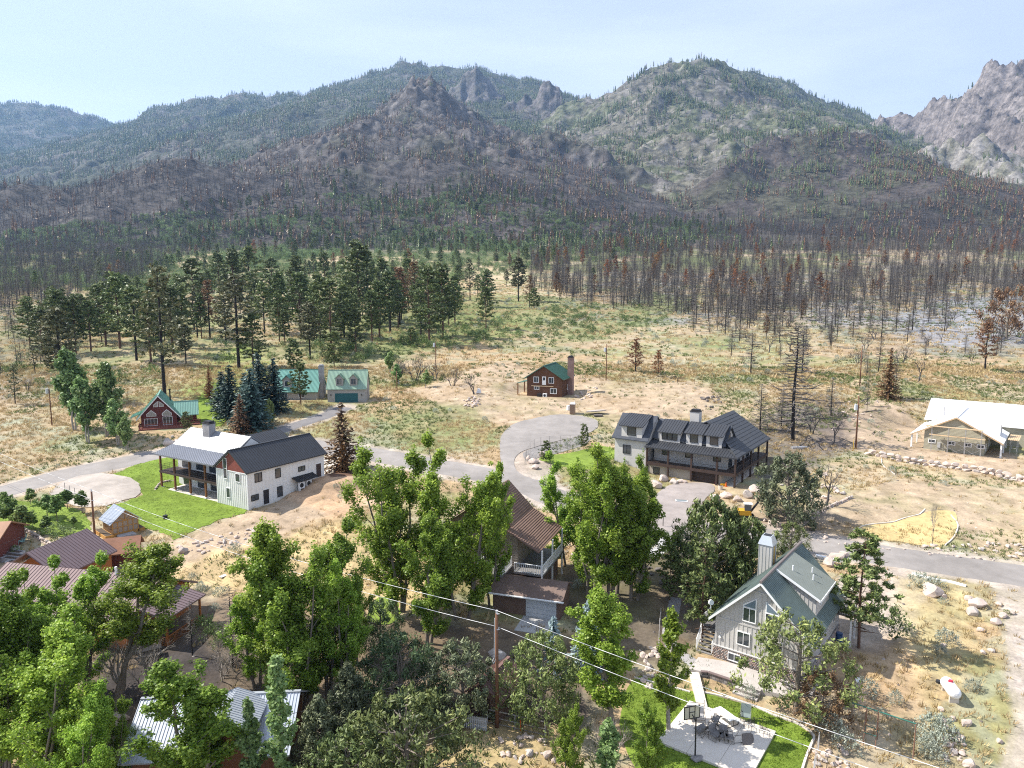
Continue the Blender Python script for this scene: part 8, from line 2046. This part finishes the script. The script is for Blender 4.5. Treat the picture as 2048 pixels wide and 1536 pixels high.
stone_wall([(612, 968), (640, 952), (662, 948)], 'grey stone edging at the basement corner of the white farmhouse', .55, 2, 'garden_wall')
# ------------------------------------------------------------------ fences
m_wirep = mat('grey_fence_post', (.28, .26, .24), .8, .2, 4)
def fence(pts, label, gap, h, m=None, r=.04, rails=(1.0, .55, .15), name='wire_fence', wr=.012):
    line = smooth_line(PA(pts), 6); o = empty(name, (line[0][0], line[0][1], H(*line[0])), 0, label, 'fence'); b0 = o.location; acc = gap; mb = MB()
    pv_ = None
    for a, b in zip(line[:-1], line[1:]):
        acc += float(np.linalg.norm(b - a))
        if acc >= gap:
            acc = 0; p = Vector((a[0], a[1], H(*a))) - b0; q = MB(); q.cyl(p - Vector((0, 0, .2)), p + Vector((0, 0, h)), r, None, 6); q.build('post', m or m_wirep, o)
            if pv_ is not None:
                for k in rails: mb.cyl(pv_ + Vector((0, 0, h * k)), p + Vector((0, 0, h * k)), wr, None, 4)
            pv_ = p
    mb.build('wire', m_wirep, o); return o
fence([(1050, 930), (1056, 910), (1072, 895), (1105, 890), (1140, 888), (1190, 882)], 'wire fence on thin posts round the turning circle garden', 1.6, 1.7)
fence([(1160, 764), (1240, 764), (1330, 770), (1400, 775), (1480, 790)], 'sagging wire fence across the straw slope behind the brown cabin', 4, 1.2, m_dtimber, .06)
fence([(1618, 1620), (1632, 1530), (1645, 1462)], 'chain link fence of bright posts beside the kerb of the patio lawn', 2.6, 1.5, m_ins, .035, (1.0, .97, .5, .1), wr=.022)
fence([(1318, 1310), (1318, 1270), (1322, 1228)], 'chain link fence along the paved path', 2.0, 1.3, m_ins, .03, (1.0, .5, .1))
fence([(975, 1448), (1040, 1465), (1090, 1478), (1110, 1490)], 'chain link fence with a bright top rail beside the power pole', 2.2, 1.2, m_ins, .03, (1.0, .97, .5, .1), wr=.03)
fence([(130, 980), (150, 990), (175, 998)], 'thin wire fence behind the orchard', 1.6, 1.3)
PF = empty('picket_fence', G3(925, 1455), 0, 'short weathered white picket fence left of the main power pole', 'fence')
e_ = G3(972, 1462) - PF.location; n = 13
for i in range(n):
    mb = MB(); p = e_ * (i / (n - 1)); mb.box(p.x - .045, p.x + .045, p.y - .015, p.y + .015, p.z, p.z + 1.05); mb.prism([(p.x - .045, p.y - .015, p.z + 1.051), (p.x + .045, p.y - .015, p.z + 1.051), (p.x, p.y - .015, p.z + 1.13)], (0, .03, 0)); mb.build('picket', mat('weathered_white', (.52, .53, .55), .8, .15, 4), PF)
for z in (.3, .8):
    mb = MB(); mb.cyl((0, .04, z), e_ + Vector((0, .04, z)), .03, None, 4); mb.build('rail', MATS['weathered_white'], PF)
# ------------------------------------------------------------------ odds and ends
PO = empty('portable_toilet', G3(1145, 826), R(-12), 'tan portable toilet with white roof at the end of the turning circle', 'toilet')
mb = MB(); mb.box(-.58, .58, -.58, .58, 0, 2.15); mb.build('cabin', mat('tan_plastic', (.33, .22, .14), .5, .1, 2), PO)
mb = MB(); mb.box(-.4, .4, -.62, -.581, .1, 2.0); mb.build('door', mat('brown_plastic', (.26, .17, .11), .5, .1, 2), PO)
mb = MB(); mb.hexa([(-.62, -.62, 2.15), (.62, -.62, 2.15), (.62, .62, 2.15), (-.62, .62, 2.15), (-.4, -.4, 2.42), (.4, -.4, 2.42), (.4, .4, 2.42), (-.4, .4, 2.42)]); mb.cyl((.35, .35, 2.3), (.35, .35, 2.65), .06, None, 8); mb.build('roof', m_trimw, PO)
b = G3(1137, 815); o = empty('water_tote', b, .3, 'white plastic drum behind the portable toilet', 'drum'); mb = MB(); mb.cyl((0, 0, 0), (0, 0, 1.0), .42, None, 14); mb.build('drum_body', m_trimw, o); mb = MB(); mb.cyl((0, 0, 1.0), (0, 0, 1.05), .2, None, 10); mb.build('lid', m_ins, o)
mb = MB(); sl_ = [( -2.2, -.5, .35), (-1.2, -1.0, .5), (.6, -.9, .6), (1.9, -.4, .65), (2.3, .3, .6), (1.2, .9, .55), (-.6, .8, .45), (-1.9, .5, .35)]
mb.prism(sl_, (0, 0, .22)); o = mb.build('rock_slab', m_rock2); o.location = G3(1192, 827); tag(o, 'large flat rock slab propped up at the end of the turning circle', 'rock')
mb = MB(); mb.box(-.9, .9, -.6, .6, 0, .3); o = mb.build('slab_prop', m_rock3); o.location = G3(1196, 829); tag(o, 'dark rock propping the large flat slab', 'rock')
# mini digger among the junipers
EX = empty('excavator', G3(1492, 1036), R(-12), 'small excavator with raised dark arm in the dug bank', 'excavator'); m_yel = mat('machine_yellow', (.55, .30, .02), .5, .1, 3)
for s in (-.6, .6):
    mb = MB(); mb.prism([(-1.0, s - .15, .0), (1.0, s - .15, 0), (1.2, s - .15, .25), (1.0, s - .15, .5), (-1.0, s - .15, .5), (-1.2, s - .15, .25)], (0, .3, 0)); mb.build('track', m_black, EX)
mb = MB(); mb.box(-1.1, .6, -.7, .7, .55, 1.2); mb.build('engine_housing', m_yel, EX)
mb = MB(); mb.box(-.3, .6, -.6, .1, 1.2, 2.1); cb_ = mb.build('cab', m_glass, EX); mb = MB(); mb.box(-.4, .75, -.68, .18, 2.1, 2.2); mb.build('cab_roof', m_trimw, cb_)
mb = MB(); mb.cyl((.6, .2, .9), (1.6, .2, 2.4), .16, .13, 6); mb.cyl((1.6, .2, 2.4), (2.6, .2, 2.6), .13, .12, 6); mb.build('boom', m_black, EX)
mb = MB(); mb.cyl((2.6, .2, 2.6), (3.2, .2, 1.0), .12, .09, 6); mb.build('dipper_arm', m_black, EX); mb = MB(); mb.prism([(3.0, -.1, .95), (3.5, -.1, .9), (3.4, -.1, .45), (2.9, -.1, .35), (2.8, -.1, .6)], (0, .6, 0)); mb.build('bucket', m_black, EX)
o = empty('generator', G3(1432, 967), .2, 'red pressure washer standing at the garage mouth', 'machine'); mb = MB(); mb.box(-.35, .35, -.25, .25, .25, .75); mb.build('engine', mat('engine_red', (.35, .04, .05), .5, .2, 3), o)
mb = MB()
for x, y in ((-.4, -.3), (.4, -.3), (-.4, .3), (.4, .3)): mb.cyl((x, y, 0), (x * .7, y * .7, .9), .03, None, 5)
mb.build('frame', MATS['engine_red'], o)
o = empty('planter', G3(1441, 979), 0, 'pale round concrete planter at the edge of the forecourt', 'planter'); mb = MB(); mb.cyl((0, 0, -.1), (0, 0, .6), .3, .34, 12); mb.build('pot', m_conc, o); mb = MB(); mb.cyl((0, 0, .6), (0, 0, .62), .28, None, 12); mb.build('potting_soil', MATS['soil'], o)
o = empty('traffic_cone', G3(1452, 973), 0, 'orange traffic cone beside the garage post', 'cone'); mo = mat('cone_orange', (.6, .12, .02), .5, .1, 3); mb = MB(); mb.cyl((0, 0, .04), (0, 0, .75), .18, .03, 10); mb.build('cone_body', mo, o); mb = MB(); mb.box(-.22, .22, -.22, .22, 0, .04); mb.build('base', mo, o)
mb = MB(); mb.box(-.35, .35, -.22, .22, 0, .35); o = mb.build('crate', m_yel); o.location = G3(1446, 972); tag(o, 'yellow crate beside the garage post', 'crate')
o = empty('barrier', G3(1518, 1003), .3, 'orange and white road barrier on posts among boulders', 'barrier'); mb = MB(); mb.cyl((0, 0, 0), (0, 0, 1.1), .05, None, 5); mb.cyl((1.3, .2, 0), (1.3, .2, 1.1), .05, None, 5); mb.build('post', m_timber, o); mb = MB(); mb.hexa([(-.1, -.05, .85), (1.4, .15, .85), (1.4, .2, .85), (-.1, 0, .85), (-.1, -.05, 1.1), (1.4, .15, 1.1), (1.4, .2, 1.1), (-.1, 0, 1.1)]); mb.build('board', mo, o)
o = empty('drain_grate', G3(1363, 1002), R(-10)); tag(o, 'rectangular drain grate set in the forecourt', 'drain'); mb = MB(); mb.box(-.9, .9, -.55, .55, .04, .115); mb.build('grate_rim', m_trimw, o); mb = MB(); mb.box(-.75, .75, -.4, .4, .116, .13); mb.build('grate_bars', mat('grate_iron', (.16, .19, .20), .5, .2, 3), o)
b, h = hpx(1326, 1053, 1033); o = empty('sign_post', b, 0, 'small dark sign post at the near edge of the forecourt', 'sign'); mb = MB(); mb.cyl((0, 0, -.1), (0, 0, h), .05, None, 6); mb.build('post', m_black, o); mb = MB(); mb.box(-.25, .25, -.06, .06, h, h + .12); mb.build('sign_board', m_black, o)
o = empty('metal_sheet', G3(1598, 897), R(5), 'stack of corrugated silver metal sheets on bare ground behind the dark roofed house', 'metal sheets')
for i in range(3): mb = MB(); mb.box(-1.5 + .06 * i, 1.5 + .04 * i, -.45, .45, .12 * i, .1 + .12 * i); mb.build('sheet', MATS['bare_steel'], o)
mb = MB(); mb.cyl((0, 0, -.2), (.05, 0, 2.2), .05, None, 6); o = mb.build('marker_post', mat('marker_yellow', (.62, .38, .02), .6, .1, 3)); o.location = G3(1706, 902); tag(o, 'yellow guy marker leaning by the foot of the transformer pole', 'marker')
o = empty('plant_pot', G3(331, 1038), 0, 'black plant pot with a sapling on the lawn of the white farmhouse', 'plant pot'); mb = MB(); mb.cyl((0, 0, 0), (0, 0, .55), .26, .32, 12); mb.build('pot', m_black, o); mb = MB(); mb.cyl((0, 0, .5), (.05, 0, 1.3), .02, None, 5); mb.cyl((0, 0, .9), (.2, .1, 1.3), .015, None, 4); mb.build('stem', m_bark, o)
o = empty('sprinkler', G3(316, 1036), 0, 'small black sprinkler stand beside the plant pot', 'sprinkler'); mb = MB(); mb.cyl((0, 0, 0), (0, 0, .35), .04, None, 6); mb.build('stem', m_black, o); mb = MB(); mb.cyl((-.25, 0, .02), (.25, 0, .02), .04, None, 6); mb.build('base', m_black, o)
# raised beds of the vegetable garden
m_trough = mat('galvanised_trough', (.42, .44, .46), .45, .1, 3, metal=.2); VG = G3(52, 1108)
for i in range(6):
    o = empty('raised_bed', (VG.x - 5.2 + 1.55 * i, VG.y + 2.3 - 1.25 * i, H(VG.x - 5.2 + 1.55 * i, VG.y + 2.3 - 1.25 * i)), R(-15), ('galvanised raised bed nearest the orchard wall', 'second raised bed below the orchard wall', 'third raised bed below the orchard wall', 'fourth raised bed below the orchard wall', 'fifth raised bed below the orchard wall', 'raised bed nearest the red playhouse shed')[i], 'planter')
    mb = MB(); mb.box(-2.3, 2.3, -.45, -.38, -.3, .55); mb.box(-2.3, 2.3, .38, .45, -.3, .55); mb.box(-2.3, -2.23, -.379, .379, -.3, .55); mb.box(2.23, 2.3, -.379, .379, -.3, .55); mb.build('trough', m_trough, o)
    mb = MB(); mb.box(-2.22, 2.22, -.37, .37, -.2, .42); mb.build('potting_soil', MATS['soil'], o)
o = empty('garden_chair', G3(43, 1088), R(-50), 'mint green slatted garden chair beside the raised beds', 'chair'); mm = mat('mint_paint', (.28, .52, .50), .5, .08, 3)
for i in range(5): mb = MB(); mb.hexa([(-.3 + .13 * i, .25, .3), (-.2 + .13 * i, .25, .3), (-.2 + .13 * i, .3, .3), (-.3 + .13 * i, .3, .3), (-.3 + .13 * i, .6, 1.1), (-.2 + .13 * i, .6, 1.1), (-.2 + .13 * i, .64, 1.1), (-.3 + .13 * i, .64, 1.1)]); mb.build('back_slat', mm, o)
mb = MB(); mb.hexa([(-.32, -.35, .4), (.32, -.35, .4), (.32, .28, .28), (-.32, .28, .28), (-.32, -.35, .44), (.32, -.35, .44), (.32, .28, .32), (-.32, .28, .32)]); mb.build('seat', mm, o)
for s in (-.38, .38):
    mb = MB(); mb.box(s - .06, s + .06, -.4, .4, .6, .64); mb.build('armrest', mm, o); mb = MB(); mb.box(s - .04, s + .04, -.38, -.3, 0, .6); mb.build('leg', mm, o)
mb = MB(); mb.box(-.45, .45, -.2, .2, .02, .1); o = mb.build('board', m_trimw); o.location = G3(1716, 1362); o.rotation_euler = (0, 0, R(70)); tag(o, 'pale board lying in the shadow of the grey house', 'board')
mb = MB(); mb.box(-.5, .5, -.25, .25, .02, .08); o = mb.build('board', m_trimw); o.location = G3(448, 1152); o.rotation_euler = (0, 0, R(60)); tag(o, 'pale board lying in the straw left of the central trees', 'board')
mb = MB(); mb.cyl((0, 0, 0), (0, 0, .85), .3, None, 12); o = mb.build('barrel', mat('barrel_blue', (.03, .08, .2), .5, .1, 3)); o.location = G3(1678, 1282); tag(o, 'blue barrel at the back corner of the grey house', 'barrel')
mb = MB(); mb.prism([(0, 0, .1), (1.2, .2, .1), (1.0, .3, 1.0), (.4, .15, 1.3)], (.05, .5, 0)); o = mb.build('tarp', mat('white_tarp', (.7, .7, .7), .7, .1, 3)); o.location = G3(952, 771); tag(o, 'crumpled white tarp under the leafless oaks', 'tarp')
mb = MB(); mb.cyl((0, 0, -.1), (0, 0, .9), .05, None, 6); o = mb.build('stake', mo); o.location = G3(1041, 1462); tag(o, 'orange survey stake by the chain link fence', 'stake')
# orange flagged log seats and snow fence remains at the road edge
kerb([(1632, 1113), (1655, 1119), (1685, 1126)], 'white edging strip on the near side of the road by the green roof', .5, .25, m_trimw)
kerb([(1824, 1148), (1860, 1158), (1900, 1165), (1932, 1174)], 'white edging strip on the near side of the road above the rose boulder', .4, .16, m_trimw)
# lawn blades along and inside the near lawns
lg = np.concatenate([plot(LAWN_PATIO, 9000, 60), plot(LAWN_WHITE, 7000, 61), plot(LAWN_ORCHARD, 2500, 62)])
keep = ~inside(lg[:, 0], lg[:, 1], np.array([(c0.x, c0.y), (c1.x, c1.y), (c1.x + c3.x - c0.x, c1.y + c3.y - c0.y), (c3.x, c3.y)])) & ~inside(lg[:, 0], lg[:, 1], np.array([(p.x, p.y) for p in wk]))
lg = lg[keep]
m_blade = leaf_mat('lawn_blades', [(.07, .125, .012), (.155, .24, .022), (.26, .33, .05)], .3, .6)
scatter('lawn_grass', tuft(9, m_blade, 12, .10, .03, .22), on_land(lg, .04), RNG.uniform(.5, 1.3, len(lg)), 'short green blades of the watered lawns', .1)
